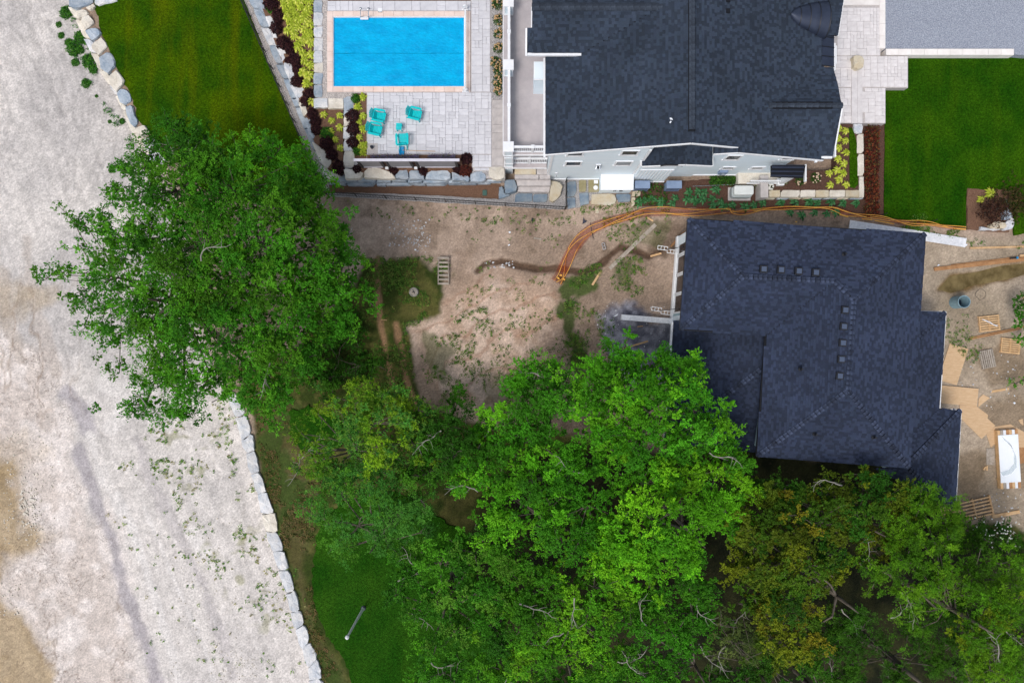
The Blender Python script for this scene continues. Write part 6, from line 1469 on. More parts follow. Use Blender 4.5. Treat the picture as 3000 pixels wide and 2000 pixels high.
# standing pipe
a = G(2798, 886); t = thing('culvert_pipe', 'short blue-grey plastic pipe standing upright on the tan earth', 'pipe', tuple(a))
q = MB(); n = 22; prof = [(.40, 0), (.38, .3), (.40, .32), (.38, .62), (.40, .9), (.36, .9), (.35, .1)]
rings = [[q.vert((a.x + r * math.cos(2 * math.pi * k / n), a.y + r * math.sin(2 * math.pi * k / n), a.z + z)) for k in range(n)] for r, z in prof]
for A_, B_ in zip(rings, rings[1:]):
    for k in range(n): q.face((A_[k], A_[(k + 1) % n], B_[(k + 1) % n], B_[k]))
q.build('pipe_wall', 'pipe', t, smooth=False); q = MB(); q.lathe((a.x, a.y, a.z + .08), [(.35, 0), (.34, .02)], 18); q.build('pipe_bottom', 'pipe_dark', t)
# puddle
q = MB(); pts = []
for i, (x, y) in enumerate([(2740, 848), (2752, 832), (2770, 815), (2800, 806), (2860, 797), (2930, 779), (3030, 766), (3030, 800), (2950, 818), (2900, 828), (2850, 836), (2790, 858), (2750, 862)]): pts.append(P(x, y, -.05)[:2])
q.prism([(p.x, p.y) for p in ring_resample(pts, 60)], -.16, -.085); tag(q.build('puddle', 'muddy_water'), kind='structure')
# blue tool on plank
A = G(2953, 758, .2); B = G(2976, 756, .2); t = thing('hand_tool', 'black and blue hand tool lying beside the wide brown plank', 'tool', tuple(A)); MB().bar(A, A.lerp(B, .75), .09, .07).build('tool_body', 'dark_metal', t); MB().bar(A.lerp(B, .75), B, .13, .08).build('tool_head', 'azure', t)
q = MB(); c = G(2872, 862, .02); q.tube([(c.x + .32 * math.cos(k * .42) * (1 + .1 * math.sin(k)), c.y + .34 * math.sin(k * .42) * (1 + .12 * math.cos(k * 1.7)), c.z + .02) for k in range(16)], .012, 5); tag(q.build('wire_loop', 'bark'), 'thin dark wire loop lying on the tan earth near the pipe', 'wire')
# pallets
def pallet(label, px, py, ang, w, l, n, material, strap=False):
    p = G(px, py); t = local_thing('pallet', label, 'pallet', tuple(p), math.radians(ang), 'pallets in the east yard')
    for y in (-l / 2 + .05, 0, l / 2 - .05): MB().box((0, y, .075), (w, .06, .09)).build('stringer', material, t)
    wd = w / n * .68
    for k in range(n): MB().box((-w / 2 + w * (k + .5) / n, 0, .13), (wd, l, .02)).build('deck_board', material, t)
    for k in (0, .5, 1): MB().box((-w / 2 + .06 + (w - .12) * k, 0, .02), (.1, l, .02)).build('bottom_board', material, t)
    if strap:
        MB().tube([(-.2, -.5, .16), (-.1, -.2, .15), (.1, .0, .16), (.3, .45, .15)], .02, 5).build('strap', 'rag', t); MB().tube([(-.25, -.45, .15), (.05, .05, .16), (.28, .4, .15)], .016, 5).build('strap', 'rag', t)
pallet('new tan pallet with white straps near the upright pipe', 2895, 947, 96, 1.03, 1.32, 7, 'wood', True); pallet('tan pallet near the right frame edge below the thin studs', 2957, 1013, 84, .98, 1.25, 7, 'wood'); pallet('grey weathered pallet tilted between the other two', 2890, 1051, 12, .9, 1.18, 7, 'wood_grey')
# long pallet rack by the south corner
p = G(2830, 1494); t = local_thing('long_pallet', 'long open-slatted wooden pallet at the south corner of the new house', 'pallet', tuple(p), math.radians(13))
for k in range(6): MB().box((0, -.55 + k * .22, .14), (3.3, .09, .025)).build('deck_board', 'wood', t)
for x in (-1.6, -.55, .5, 1.6): MB().box((x, 0, .08), (.09, 1.3, .1)).build('stringer', 'wood', t)
# plywood sheets
def ply(label, pts, z=.04, material='plywood', name='plywood_sheet'):
    q = MB(); zz = G(sum(p[0] for p in pts) / len(pts), sum(p[1] for p in pts) / len(pts)).z + z; q.prism([P(a, b, zz)[:2] for a, b in pts], zz - .02, zz + .004); return tag(q.build(name, material), label, 'plywood')
ply('tall plywood sheet beside the new house east eave', [(2783, 1006), (2837, 1022), (2803, 1128), (2748, 1112)], .06)
ply('horizontal plywood sheet below the tall one', [(2757, 1128), (2867, 1138), (2862, 1190), (2752, 1180)], .10)
ply('diagonal plywood sheet with a notched corner', [(2812, 1186), (2862, 1190), (2895, 1215), (2893, 1225), (2916, 1246), (2876, 1285), (2812, 1222)], .05)
ply('small plywood strip under the white stack', [(2890, 1272), (2912, 1248), (2915, 1300), (2903, 1310)], .03); ply('muddy plywood piece right of the diagonal sheet', [(2868, 1166), (2880, 1155), (2900, 1165), (2866, 1192)], .03); ply('damp plywood sheet behind the white stack, upper', [(2910, 1250), (2960, 1242), (3010, 1270), (3010, 1310), (2960, 1310), (2912, 1276)], .025)
ply('dark muddy plywood left of the white stack', [(2890, 1313), (2914, 1312), (2914, 1362), (2890, 1360)], .03, 'wood_grey'); ply('dark plywood sheet to the right of the white stack', [(2970, 1308), (3030, 1300), (3030, 1350), (2976, 1360)], .03, 'wood_brown'); ply('pale torn cardboard at the upper frame edge', [(2984, 1230), (2996, 1226), (2998, 1246), (2990, 1240)], .03)
# lumber stack under a white sheet
a = G(2945, 1342); t = local_thing('lumber_stack', 'lumber stack wrapped under a white insulation sheet', 'lumber', (a.x, a.y, a.z), math.radians(-86.5))
for k in range(7): MB().box((0, -.56 + k * .187, .2), (3.75, .17, .3)).build('board', ['wood', 'wood_grey', 'white_trim', 'wood_brown', 'wood', 'white_trim', 'wood_brown'][k], t)
for x in (-1.3, 0, 1.3): MB().box((x, 0, .025), (.1, 1.3, .06)).build('bearer', 'wood', t)
MB().box((-.05, .0, .372), (3.05, 1.28, .03)).build('cover_sheet', 'white_sheet', t)
q = MB(); r5 = random.Random(3); pth = [(-1.4, -.4), (-.9, .1), (-.3, .32), (.4, .3), (.8, -.1), (.9, -.62)]
pv = None
for i, (x, y) in enumerate(pth):
    c = [q.vert((x + dx, y + dy, .40 + .05 * r5.random())) for dx, dy in ((-.12, -.05), (0, .03), (.13, .1))]
    if pv: 
        for j in (0, 1): q.face((pv[j], pv[j + 1], c[j + 1], c[j]))
    pv = c
q.build('plastic_wrap', 'plastic_film', t, smooth=True)
# white lamp post standing on the south lawn
a = Vector(P(1065, 1780, .05)); t = thing('white_post', 'tall thin white post standing on the dark green south lawn', 'post', tuple(a))
MB().tube([a, a + Vector((0, 0, 4.2))], [.085, .06], 10).build('pole', 'white_trim', t); MB().lathe((a.x, a.y, a.z + 4.2), [(.07, 0), (.11, .06), (.11, .2), (.03, .28)], 12).build('cap', 'white_trim', t); MB().lathe((a.x, a.y, a.z), [(.16, 0), (.16, .04), (.1, .08)], 12).build('base', 'bronze', t)

# ------------------------------------------------------------------ trees
def spray_crown(lobes, seed, pal, leaf=.16, clump_r=.62, per=110, dens=2.4, aspect=.6, twig=7, droop=.0, conifer=False, zs=.75, tipcol=None):
    """lobes: (px, py, z, rx, ry, rz) ; returns leaf mesh arrays, clump centres and twig lines"""
    r = np.random.default_rng(seed); LV, LQ, LT = [], [], []; off = 0; centres = []; twigs = []
    pal = np.asarray(pal) * np.array([.90, .97, .42])
    big = list(lobes); cx = np.mean([l[0] for l in lobes]); cy = np.mean([l[1] for l in lobes])
    for (px, py, z, rx, ry, rz) in lobes:                    # sprays reaching past the lobes break up the outline
        if rx < 1.0: continue
        for _ in range(3):
            a = math.atan2(py - cy, px - cx) + r.normal(0, .8); k = 2000 / (CAM_H - z)
            big.append((px + math.cos(a) * rx * k * r.uniform(.8, 1.04), py + math.sin(a) * ry * k * r.uniform(.8, 1.04), z - rz * r.uniform(-.1, .5), r.uniform(.3, .6), r.uniform(.3, .6), .3))
    core = lobes; lobes = big
    for (px, py, z, rx, ry, rz) in core:                     # inner mass of larger leaves
        c0 = np.array(P(px, py, z)); n = int(rx * ry * 45); d = r.normal(size=(n, 3)); d /= np.linalg.norm(d, axis=1)[:, None]
        pos = c0 + d * (r.random((n, 1)) ** .4) * np.array([rx, ry, rz]) * .72 - np.array([0, 0, .55 * rz])
        v, q, tt = leaf_quads(pos, r.normal(size=(n, 3)) * .5 + [0, 0, .9], r.uniform(.2, .38, n) * (1.0 if clump_r > .45 else .75), .7, r, pal[r.integers(0, len(pal), n)] * r.uniform(.75, 1.1, (n, 1)))
        LV.append(v); LQ.append(q + off); LT.append(tt); off += len(v)
    for (px, py, z, rx, ry, rz) in lobes:
        c0 = np.array(P(px, py, z)); nC = max(3, int(dens * rx * ry / clump_r ** 2))
        d = r.normal(size=(nC, 3)); d /= np.linalg.norm(d, axis=1)[:, None]; d[:, 2] = np.where(d[:, 2] < -.25, -d[:, 2], d[:, 2])
        rad = r.random((nC, 1)) ** .42
        nb = max(2, int(rx * ry * 1.5)); bd = r.normal(size=(nb, 3)); bd /= np.linalg.norm(bd, axis=1)[:, None]; bd[:, 2] = np.abs(bd[:, 2]) - .15
        bc = c0 + bd * (r.random((nb, 1)) ** .45) * np.array([rx, ry, rz * 1.35]); own = r.integers(0, nb, nC)      # clumps gather on boughs, leaving gaps
        cc = bc[own] + r.normal(size=(nC, 3)) * np.array([.40, .40, .20]); loose = r.random(nC) < .3
        cc[loose] = (c0 + d * rad * np.array([rx, ry, rz]))[loose]
        bt = pal[r.integers(0, len(pal), nb)] * r.uniform(.78, 1.3, (nb, 1)); ctint = bt[own] * r.uniform(.82, 1.22, (nC, 1))
        for k in range(nC):
            c = cc[k]; out = d[k] * np.array([1, 1, .6]); cr = clump_r * r.uniform(.6, 1.25); centres.append((c, c0))
            nt = twig if not conifer else twig + 3
            a0 = r.uniform(0, 6.28); th = a0 + np.arange(nt) * 2.4 + r.normal(0, .3, nt)
            td = np.stack([np.cos(th), np.sin(th), r.normal(.1 - droop, .3, nt)], 1) + out * .55
            td /= np.linalg.norm(td, axis=1)[:, None]; tl = cr * r.uniform(.5, 1.15, nt)
            m = max(3, int(per / nt)); t = np.sqrt(r.random((nt, m)))
            pos = c + td[:, None, :] * (tl[:, None, None] * t[..., None]) + r.normal(0, 1, (nt, m, 3)) * np.array([.09, .09, .07]) * cr
            pos = pos.reshape(-1, 3); n = len(pos)
            nrm = r.normal(size=(n, 3)) * .55 + np.array([0, 0, .9]) + np.repeat(td, m, 0) * .35
            sz = leaf * r.uniform(.6, 1.35, n)
            tint = ctint[k] * r.uniform(.78, 1.25, (n, 1))
            if tipcol is not None:
                f = (t.reshape(-1) > .72)[:, None] * r.uniform(0, 1, (n, 1)); tint = tint * (1 - .5 * f) + np.asarray(tipcol) * .5 * f
            ax = np.repeat(td, m, 0) + r.normal(size=(n, 3)) * .5
            v, q, tt = leaf_quads(pos, nrm, sz, aspect, r, tint, ax); LV.append(v); LQ.append(q + off); LT.append(tt); off += len(v)
            if k % 3 == 0: twigs.append((c0, c, c + td[0] * tl[0] * .9))
    return np.concatenate(LV), np.concatenate(LQ), np.concatenate(LT), centres, twigs
NLEAF = 0
def tree(name, label, base, height, lobes, pal, seed, leaf=.16, trunk_r=.22, bark='bark', group=None, lean=(0, 0), dead=0, limb=.34, **kw):
    global NLEAF
    leaf *= .76; kw['dens'] = kw.get('dens', 2.4) * 1.6; kw['per'] = int(kw.get('per', 110) * 1.2); lobes = [(l[0], l[1], l[2], l[3] * .93, l[4] * .93, l[5]) for l in lobes]; dead = (dead + 1) // 2
    b = G(*base); t = thing(name, label, 'tree', tuple(b), 0, group)
    V, Qd, T, cen, tw = spray_crown(lobes, seed, pal, leaf, **kw); NLEAF += len(Qd)
    V = V - np.array(b)
    me = fast_mesh('crown', V, Qd, T); me.materials.append(M['leaf']); link_mesh('crown', me, t)
    r = random.Random(seed); top = b + Vector((lean[0], lean[1], height))
    fork = b.lerp(top, .45)
    MB().tube([b - Vector((0, 0, .3)), b + Vector((.02, .01, .4)), b.lerp(fork, .5) + Vector((r.uniform(-.1, .1), r.uniform(-.1, .1), 0)), fork, fork.lerp(top, .5), top], [trunk_r * 1.5, trunk_r * 1.1, trunk_r, trunk_r * .8, trunk_r * .45, trunk_r * .12], 9).build('trunk', bark, t, smooth=True)
    br = MB()
    for (px, py, z, rx, ry, rz) in lobes:
        c = Vector(P(px, py, z)); s = fork.lerp(top, r.uniform(0, .5)); m = s.lerp(c, .5) + Vector((r.uniform(-.3, .3), r.uniform(-.3, .3), r.uniform(0, .5)))
        br.tube([s, m, c], [trunk_r * limb, trunk_r * limb * .65, .025], 6)
    for k, (c0, c, tip) in enumerate(tw):
        c0, c, tip = Vector(c0), Vector(c), Vector(tip); m = c0.lerp(c, .5) + Vector((r.uniform(-.12, .12), r.uniform(-.12, .12), -.1)); br.tube([c0, m, c, tip], [.032, .022, .012, .005], 4, cap=False)
    br.build('branches', bark, t)['kind'] = 'stuff'
    if dead:
        db = MB()
        for k in range(dead):
            l = lobes[r.randrange(len(lobes))]; c = Vector(P(l[0], l[1], l[2] + l[5] * 1.02)); a = r.uniform(0, 6.28); p = c - Vector((math.cos(a), math.sin(a), .4)) * .9; pts = [p]
            for j in range(8): a += r.uniform(-.55, .55); p = p + Vector((math.cos(a), math.sin(a), r.uniform(-.05, .22))) * .26; pts.append(p)
            db.tube(pts, [.034 * (1 - j / 9) + .004 for j in range(9)], 5)
            for j in (2, 3, 4, 5, 6):
                e_ = pts[j]; aa = a + r.choice((-1, 1)) * r.uniform(.6, 1.3); q_ = [e_]
                for i in range(3): aa += r.uniform(-.4, .4); e_ = e_ + Vector((math.cos(aa), math.sin(aa), .12)) * r.uniform(.1, .22); q_.append(e_)
                db.tube(q_, [.014, .011, .008, .003], 4)
        o = db.build('dead_branches', 'bark_pale', t); o['kind'] = 'stuff'
    return t
S = srgb
MAPLE = [S(72, 136, 44), S(60, 122, 38), S(88, 150, 50), S(52, 108, 34), S(78, 128, 40)]
BRIGHT = [S(92, 162, 44), S(78, 148, 40), S(108, 174, 50), S(66, 132, 40), S(86, 158, 52)]
MID = [S(66, 126, 42), S(56, 112, 36), S(78, 138, 44), S(48, 100, 34)]
DARK = [S(50, 96, 34), S(42, 84, 30), S(62, 108, 38)]
BLUEG = [S(74, 132, 72), S(62, 116, 60), S(90, 148, 78), S(84, 136, 56)]
YELG = [S(98, 146, 40), S(120, 158, 44), S(80, 132, 40), S(134, 156, 44)]
OLIVE = [S(60, 100, 38), S(70, 104, 36), S(52, 90, 36), S(84, 102, 36)]
RUST = [S(112, 122, 40), S(92, 108, 40), S(124, 118, 44), S(78, 104, 40)]
# the big spreading tree on the west side
tree('spreading_tree', 'huge spreading broadleaf tree overhanging the pale gravel flat', (640, 900), 8.5,
     [(520, 560, 7.2, 3.3, 2.2, 1.6), (690, 560, 7.0, 3.2, 2.2, 1.6), (840, 590, 6.4, 2.2, 2.0, 1.4), (430, 700, 7.2, 2.8, 2.4, 1.6), (590, 710, 8.6, 3.2, 2.6, 1.6), (770, 720, 8.2, 3.2, 2.6, 1.7), (930, 720, 6.6, 2.4, 2.4, 1.5), (1000, 830, 5.8, 1.7, 2.3, 1.4),
      (400, 840, 6.6, 2.3, 2.2, 1.4), (540, 870, 8.2, 3.0, 2.6, 1.6), (710, 870, 8.6, 3.1, 2.6, 1.6), (880, 870, 7.0, 2.6, 2.4, 1.5), (480, 980, 6.4, 2.3, 1.9, 1.3), (640, 1010, 7.4, 3.0, 2.3, 1.5), (800, 1000, 7.0, 2.6, 2.4, 1.5), (620, 1110, 6.0, 2.4, 1.6, 1.2), (770, 1110, 6.0, 2.2, 1.7, 1.2), (940, 950, 5.6, 1.8, 1.8, 1.2),
      (820, 1160, 5.2, 1.3, 1.0, .8), (470, 1080, 5.4, 1.7, 1.1, .8), (430, 1180, 4.8, 1.3, .6, .6), (540, 1190, 5.0, 1.1, .6, .6)], MAPLE, 101, .155, .34, clump_r=.62, per=105, dens=2.3, dead=5)
# thin outer limbs over the gravel belong to the same tree
tree('spreading_tree', 'slender leaning tree reaching thin leafy limbs over the pale gravel', (430, 830), 4.2,
     [(255, 665, 4.6, .9, .8, .5), (215, 650, 4.4, .7, .5, .4), (290, 620, 4.8, .8, .6, .5), (235, 720, 4.5, .55, .6, .4), (150, 805, 4.2, 1.0, .55, .4), (110, 812, 4.0, .5, .35, .3), (195, 790, 4.3, .9, .6, .4), (250, 800, 4.5, .8, .5, .4), (215, 895, 4.2, .75, .6, .4), (200, 870, 4.0, .5, .5, .3), (250, 950, 4.2, .6, .7, .4), (310, 900, 4.8, 1.2, 1.4, .7), (300, 780, 5.0, 1.0, 1.0, .6), (260, 870, 4.5, .6, .5, .4), (330, 1000, 4.6, .8, 1.0, .5), (350, 1080, 4.6, .9, .6, .5)],
     MAPLE, 102, .15, .09, clump_r=.42, per=60, dens=1.5, lean=(-1.2, .3))
tree('feathery_tree', 'feathery upright tree rising over the dark west lawn', (560, 560), 6.5,
     [(520, 400, 5.6, 1.3, 1.0, .9), (480, 450, 5.6, 1.4, 1.0, .9), (570, 390, 5.2, 1.0, .7, .7), (420, 480, 5.0, 1.2, .8, .7), (560, 470, 6.0, 1.6, 1.1, 1.0), (610, 400, 4.8, .7, .5, .5), (360, 500, 4.4, .9, .6, .5), (640, 470, 5.2, 1.0, .8, .7), (330, 560, 4.6, .9, .9, .6), (520, 365, 4.8, .6, .45, .4)],
     MID, 103, .13, .1, clump_r=.48, per=90, dens=1.9, dead=3)
tree('feathery_tree', 'light green tree with open top beside the black fence corner', (760, 560), 6.0,
     [(740, 430, 5.0, 1.0, .9, .8), (800, 460, 5.4, 1.3, 1.0, .9), (860, 480, 5.0, 1.1, .9, .8), (700, 470, 5.4, 1.2, 1.0, .8), (790, 410, 4.8, .8, .5, .5), (890, 440, 4.4, .7, .6, .5), (900, 530, 4.8, 1.1, .9, .8), (840, 530, 5.4, 1.6, 1.1, 1.0), (700, 430, 4.6, .5, .6, .5), (940, 640, 4.8, 1.3, .9, .8), (1000, 700, 4.4, 1.0, .9, .7), (720, 520, 5.6, 1.6, 1.0, 1.0)],
     BRIGHT[:4], 104, .135, .1, clump_r=.46, per=85, dens=1.8, dead=2)
# undergrowth behind the big tree
tree('leafy_shrub', 'dense dark green bush in the shade below the spreading tree', (1000, 1050), 1.4,
     [(960, 1010, 1.0, 1.6, 1.5, .7), (1030, 980, .9, 1.5, 1.4, .6), (960, 1110, .9, 1.7, 1.0, .6), (1060, 1070, .8, 1.2, 1.5, .6), (900, 1080, .9, 1.3, 1.2, .6)], DARK, 105, .13, .06, clump_r=.5, per=70, dens=2.0)
# middle group
tree('mixed_tree', 'yellow-green layered tree at the head of the south wood', (1090, 1290), 6.5,
     [(1070, 1130, 4.8, 1.0, .8, .6), (1040, 1180, 5.0, 1.5, .9, .7), (1120, 1170, 5.2, 1.2, 1.0, .7), (1000, 1210, 4.6, 1.0, .6, .5), (930, 1210, 4.0, .8, .5, .4), (1100, 1240, 6.0, 1.8, 1.2, .9), (1180, 1220, 5.2, 1.2, 1.0, .8), (1020, 1280, 5.6, 1.5, 1.0, .8), (910, 1290, 4.0, 1.0, .5, .4), (880, 1270, 3.8, .5, .5, .3), (1120, 1320, 6.2, 1.9, 1.2, .9), (1210, 1300, 5.4, 1.1, 1.0, .7), (920, 1330, 4.0, .7, .5, .4), (860, 1375, 3.2, .55, .35, .3), (1000, 1370, 5.2, 1.6, 1.0, .8)],
     YELG[:3] + BLUEG[:2], 106, .12, .18, clump_r=.45, per=105, dens=2.2, aspect=.5, tipcol=S(150, 170, 60), dead=4)
tree('ash_tree', 'blue-green fine-leaved tree beside the south lawn', (1150, 1520), 7.0,
     [(1000, 1450, 5.6, 1.5, 1.1, .8), (1100, 1440, 6.4, 1.8, 1.3, 1.0), (950, 1520, 5.0, 1.1, .9, .6), (1050, 1540, 6.0, 1.9, 1.2, .9), (1180, 1500, 6.2, 1.6, 1.3, .9), (1010, 1590, 5.0, 1.0, .6, .5), (1140, 1600, 5.0, 1.1, .8, .6), (1230, 1560, 5.2, 1.0, 1.0, .7), (1000, 1400, 5.2, 1.2, .8, .6), (1080, 1385, 5.8, 1.6, .8, .8)],
     BLUEG, 107, .12, .2, clump_r=.48, per=120, dens=2.3, aspect=.4)
tree('mixed_tree', 'dark green slim tree standing between the yellow-green and the bright trees', (1290, 1330), 6.0,
     [(1250, 1290, 5.6, 1.5, 1.3, 1.0), (1320, 1250, 5.2, 1.3, 1.2, .9), (1330, 1340, 6.0, 1.6, 1.4, 1.1), (1250, 1390, 5.6, 1.5, 1.3, 1.0), (1400, 1290, 4.6, 1.2, 1.0, .8), (1330, 1180, 3.0, .7, 1.0, .6), (1240, 1200, 2.6, .8, .8, .5)], DARK + MID[:1], 108, .13, .16, clump_r=.5, per=100, dens=2.1, dead=3)
# large bright trees
tree('bright_tree', 'bright green tree whose top touches the new house low roof', (1830, 1200), 8.0,
     [(1830, 1060, 5.4, 1.6, .8, .8), (1780, 1110, 6.2, 1.7, 1.2, 1.0), (1900, 1080, 6.0, 1.6, 1.0, .9), (1990, 1080, 5.6, 1.2, .7, .6), (2030, 1070, 5.2, .6, .6, .4), (1860, 1170, 7.6, 2.2, 1.6, 1.3), (1960, 1150, 7.0, 1.7, 1.4, 1.1), (1730, 1180, 6.6, 1.7, 1.4, 1.0), (2030, 1200, 6.4, 1.2, 1.2, .9), (1870, 1280, 7.8, 2.2, 1.5, 1.2), (1990, 1280, 7.2, 1.8, 1.4, 1.1), (1750, 1280, 7.0, 1.9, 1.5, 1.2), (2090, 1280, 6.2, 1.2, 1.0, .8), (2120, 1230, 5.6, .6, .5, .4)],
     BRIGHT, 109, .15, .24, clump_r=.52, per=110, dens=2.3)
tree('bright_tree', 'round bright tree above the sand mound foot', (1600, 1230), 6.0,
     [(1560, 1100, 4.8, 1.5, 1.1, .9), (1510, 1140, 4.8, 1.1, 1.0, .8), (1620, 1170, 5.4, 1.6, 1.3, 1.0), (1540, 1220, 5.8, 1.6, 1.3, 1.0), (1450, 1230, 5.2, 1.4, 1.2, .9), (1560, 1290, 6.0, 1.8, 1.3, 1.1), (1430, 1310, 5.8, 1.5, 1.3, 1.0)], BRIGHT[1:4] + MID[:2], 110, .14, .2, clump_r=.5, per=100, dens=2.2, dead=2)
tree('bright_tree', 'vivid lime green tree crown below the new house corner', (1950, 1480), 9.0,
     [(1880, 1420, 7.8, 1.8, 1.5, 1.2), (2000, 1390, 7.4, 1.8, 1.3, 1.1), (2110, 1370, 6.6, 1.5, 1.1, .9), (2160, 1430, 5.8, 1.0, 1.0, .8), (1920, 1530, 8.8, 2.0, 1.5, 1.3), (1830, 1560, 8.2, 1.6, 1.3, 1.1), (1960, 1620, 8.4, 1.6, 1.4, 1.2), (1870, 1650, 8.0, 1.8, 1.3, 1.1), (2060, 1500, 7.0, 1.5, 1.4, 1.1), (2130, 1510, 6.0, 1.1, 1.1, .9), (1780, 1620, 7.4, 1.2, 1.1, .9)],
     [S(104, 172, 44), S(90, 156, 40), S(120, 180, 46), S(76, 140, 40)], 111, .155, .26, clump_r=.52, per=115, dens=2.3, dead=3)
tree('bright_tree', 'fresh green tree in the centre of the wood', (1620, 1480), 8.0,
     [(1560, 1400, 7.0, 1.9, 1.4, 1.2), (1670, 1380, 7.2, 1.8, 1.4, 1.2), (1470, 1430, 6.6, 1.6, 1.3, 1.0), (1600, 1500, 7.8, 2.0, 1.5, 1.3), (1720, 1480, 7.6, 1.7, 1.5, 1.2), (1490, 1540, 6.8, 1.8, 1.5, 1.1), (1380, 1400, 5.6, 1.4, 1.2, .9), (1700, 1580, 7.4, 1.7, 1.4, 1.1)], BRIGHT[:4] + MID[:1], 112, .145, .24, clump_r=.52, per=105, dens=2.2, dead=3)
tree('glossy_tree', 'darker glossy-leaved tree overhanging the south lawn edge', (1330, 1680), 7.0,
     [(1200, 1680, 5.2, 1.4, 1.3, .8), (1160, 1740, 4.8, .9, .8, .6), (1290, 1650, 6.2, 1.7, 1.3, 1.0), (1390, 1620, 6.4, 1.8, 1.4, 1.1), (1270, 1760, 5.8, 1.5, 1.2, .9), (1390, 1740, 6.6, 1.9, 1.4, 1.2), (1220, 1820, 4.8, 1.0, .8, .6), (1330, 1850, 5.8, 1.5, 1.2, .9), (1450, 1840, 6.4, 1.7, 1.4, 1.1), (1260, 1900, 5.0, .9, .9, .6), (1500, 1680, 6.8, 1.6, 1.4, 1.1)],
     MID + [S(96, 146, 64)], 113, .14, .22, clump_r=.5, per=105, dens=2.2, dead=5)
tree('bright_tree', 'yellow-tipped green tree in the lower centre of the wood', (1640, 1800), 8.0,
     [(1600, 1720, 7.4, 1.9, 1.4, 1.2), (1560, 1810, 7.6, 1.8, 1.4, 1.2), (1680, 1810, 7.8, 1.9, 1.5, 1.2), (1620, 1900, 7.0, 1.8, 1.3, 1.1), (1740, 1720, 7.2, 1.6, 1.4, 1.1), (1520, 1930, 6.2, 1.5, 1.2, 1.0), (1720, 1910, 6.8, 1.6, 1.2, 1.0), (1480, 1760, 6.4, 1.3, 1.2, .9)], [S(96, 156, 44), S(110, 164, 48), S(80, 140, 42), S(66, 122, 38)], 114, .145, .24, clump_r=.5, per=110, dens=2.3, dead=5)
tree('glossy_tree', 'mid green tree at the bottom frame edge left of the wood', (1400, 1990), 6.0,
     [(1300, 1970, 5.0, 1.4, 1.0, .8), (1410, 1960, 5.8, 1.7, 1.2, 1.0), (1500, 2020, 5.4, 1.7, 1.2, 1.0), (1230, 2010, 4.4, 1.0, .9, .6), (1640, 2010, 5.8, 1.7, 1.2, 1.0), (1760, 2000, 5.6, 1.4, 1.1, .9)], MID + BRIGHT[:1], 115, .14, .2, clump_r=.5, per=100, dens=2.1, dead=3)
tree('mixed_tree', 'deep green tree with dead twigs between the lime and the rusty crowns', (1980, 1850), 7.0,
     [(1920, 1770, 6.4, 1.6, 1.3, 1.0), (2020, 1720, 6.2, 1.3, 1.2, .9), (1850, 1830, 6.6, 1.6, 1.3, 1.0), (1980, 1870, 6.2, 1.7, 1.3, 1.0), (1860, 1940, 5.8, 1.6, 1.2, .9), (2030, 1800, 5.8, 1.1, 1.1, .9), (2030, 1600, 5.4, 1.0, 1.1, .8), (1950, 1960, 5.4, 1.3, 1.0, .8)], MID[:3] + BRIGHT[3:4], 116, .14, .2, clump_r=.48, per=100, dens=2.1, dead=8)
tree('grey_conifer', 'sparse grey-green conifer with bare twigs near the bottom', (2150, 1870), 7.0,
     [(2110, 1830, 5.4, .9, .9, .7), (2150, 1880, 5.8, 1.1, 1.0, .8), (2090, 1920, 5.0, .9, .8, .6), (2180, 1820, 5.0, .7, .8, .6), (2200, 1930, 4.8, .9, .8, .6)], [S(96, 114, 84), S(80, 100, 70), S(110, 124, 92)], 117, .11, .15, clump_r=.42, per=90, dens=1.9, aspect=.25, dead=6)
# autumn-tinged trees on the right
tree('rusty_tree', 'olive and rusty-gold tinged tree crown right of the lime tree', (2330, 1650), 8.0,
     [(2280, 1480, 6.2, 1.5, 1.2, .9), (2210, 1560, 6.2, 1.3, 1.3, .9), (2320, 1570, 7.2, 1.7, 1.4, 1.1), (2260, 1660, 7.0, 1.6, 1.4, 1.1), (2370, 1660, 7.0, 1.5, 1.4, 1.1), (2190, 1660, 5.6, 1.2, 1.2, .8), (2310, 1760, 7.0, 1.7, 1.4, 1.1), (2230, 1780, 6.2, 1.4, 1.2, .9), (2290, 1880, 6.2, 1.5, 1.2, .9), (2380, 1840, 6.0, 1.2, 1.2, .9)],
     RUST[:4] + OLIVE, 118, .12, .24, clump_r=.46, per=120, dens=2.3, aspect=.75)
tree('olive_tree', 'dark olive tree crowding the new house south wall', (2420, 1480), 7.0,
     [(2330, 1458, 5.8, 1.4, 1.0, .8), (2430, 1438, 6.0, 1.5, 1.0, .8), (2530, 1438, 5.8, 1.4, 1.0, .8), (2240, 1428, 5.0, 1.1, .8, .7), (2400, 1522, 6.6, 1.6, 1.2, 1.0), (2510, 1512, 6.4, 1.5, 1.2, 1.0), (2600, 1468, 5.4, 1.2, 1.0, .8), (2450, 1622, 6.0, 1.5, 1.2, .9), (2550, 1602, 5.6, 1.3, 1.1, .9), (2680, 1478, 4.6, .9, .9, .6), (2620, 1542, 5.2, 1.0, 1.0, .8)],
     OLIVE + DARK[:2] + RUST[:2], 119, .12, .22, clump_r=.44, per=110, dens=2.3, aspect=.75, dead=3)
tree('olive_tree', 'dark green tree at the lower edge beneath the rusty crown', (2330, 1960), 6.0,
     [(2260, 1960, 5.0, 1.4, 1.1, .8), (2370, 1940, 5.4, 1.5, 1.1, .9), (2450, 1880, 5.0, 1.1, 1.2, .8), (2170, 1990, 4.4, 1.2, .9, .7), (2430, 1990, 4.6, 1.3, .9, .7), (2080, 2000, 4.0, 1.2, .8, .6)], DARK + OLIVE[:1], 120, .125, .18, clump_r=.46, per=100, dens=2.0, aspect=.7, dead=2)
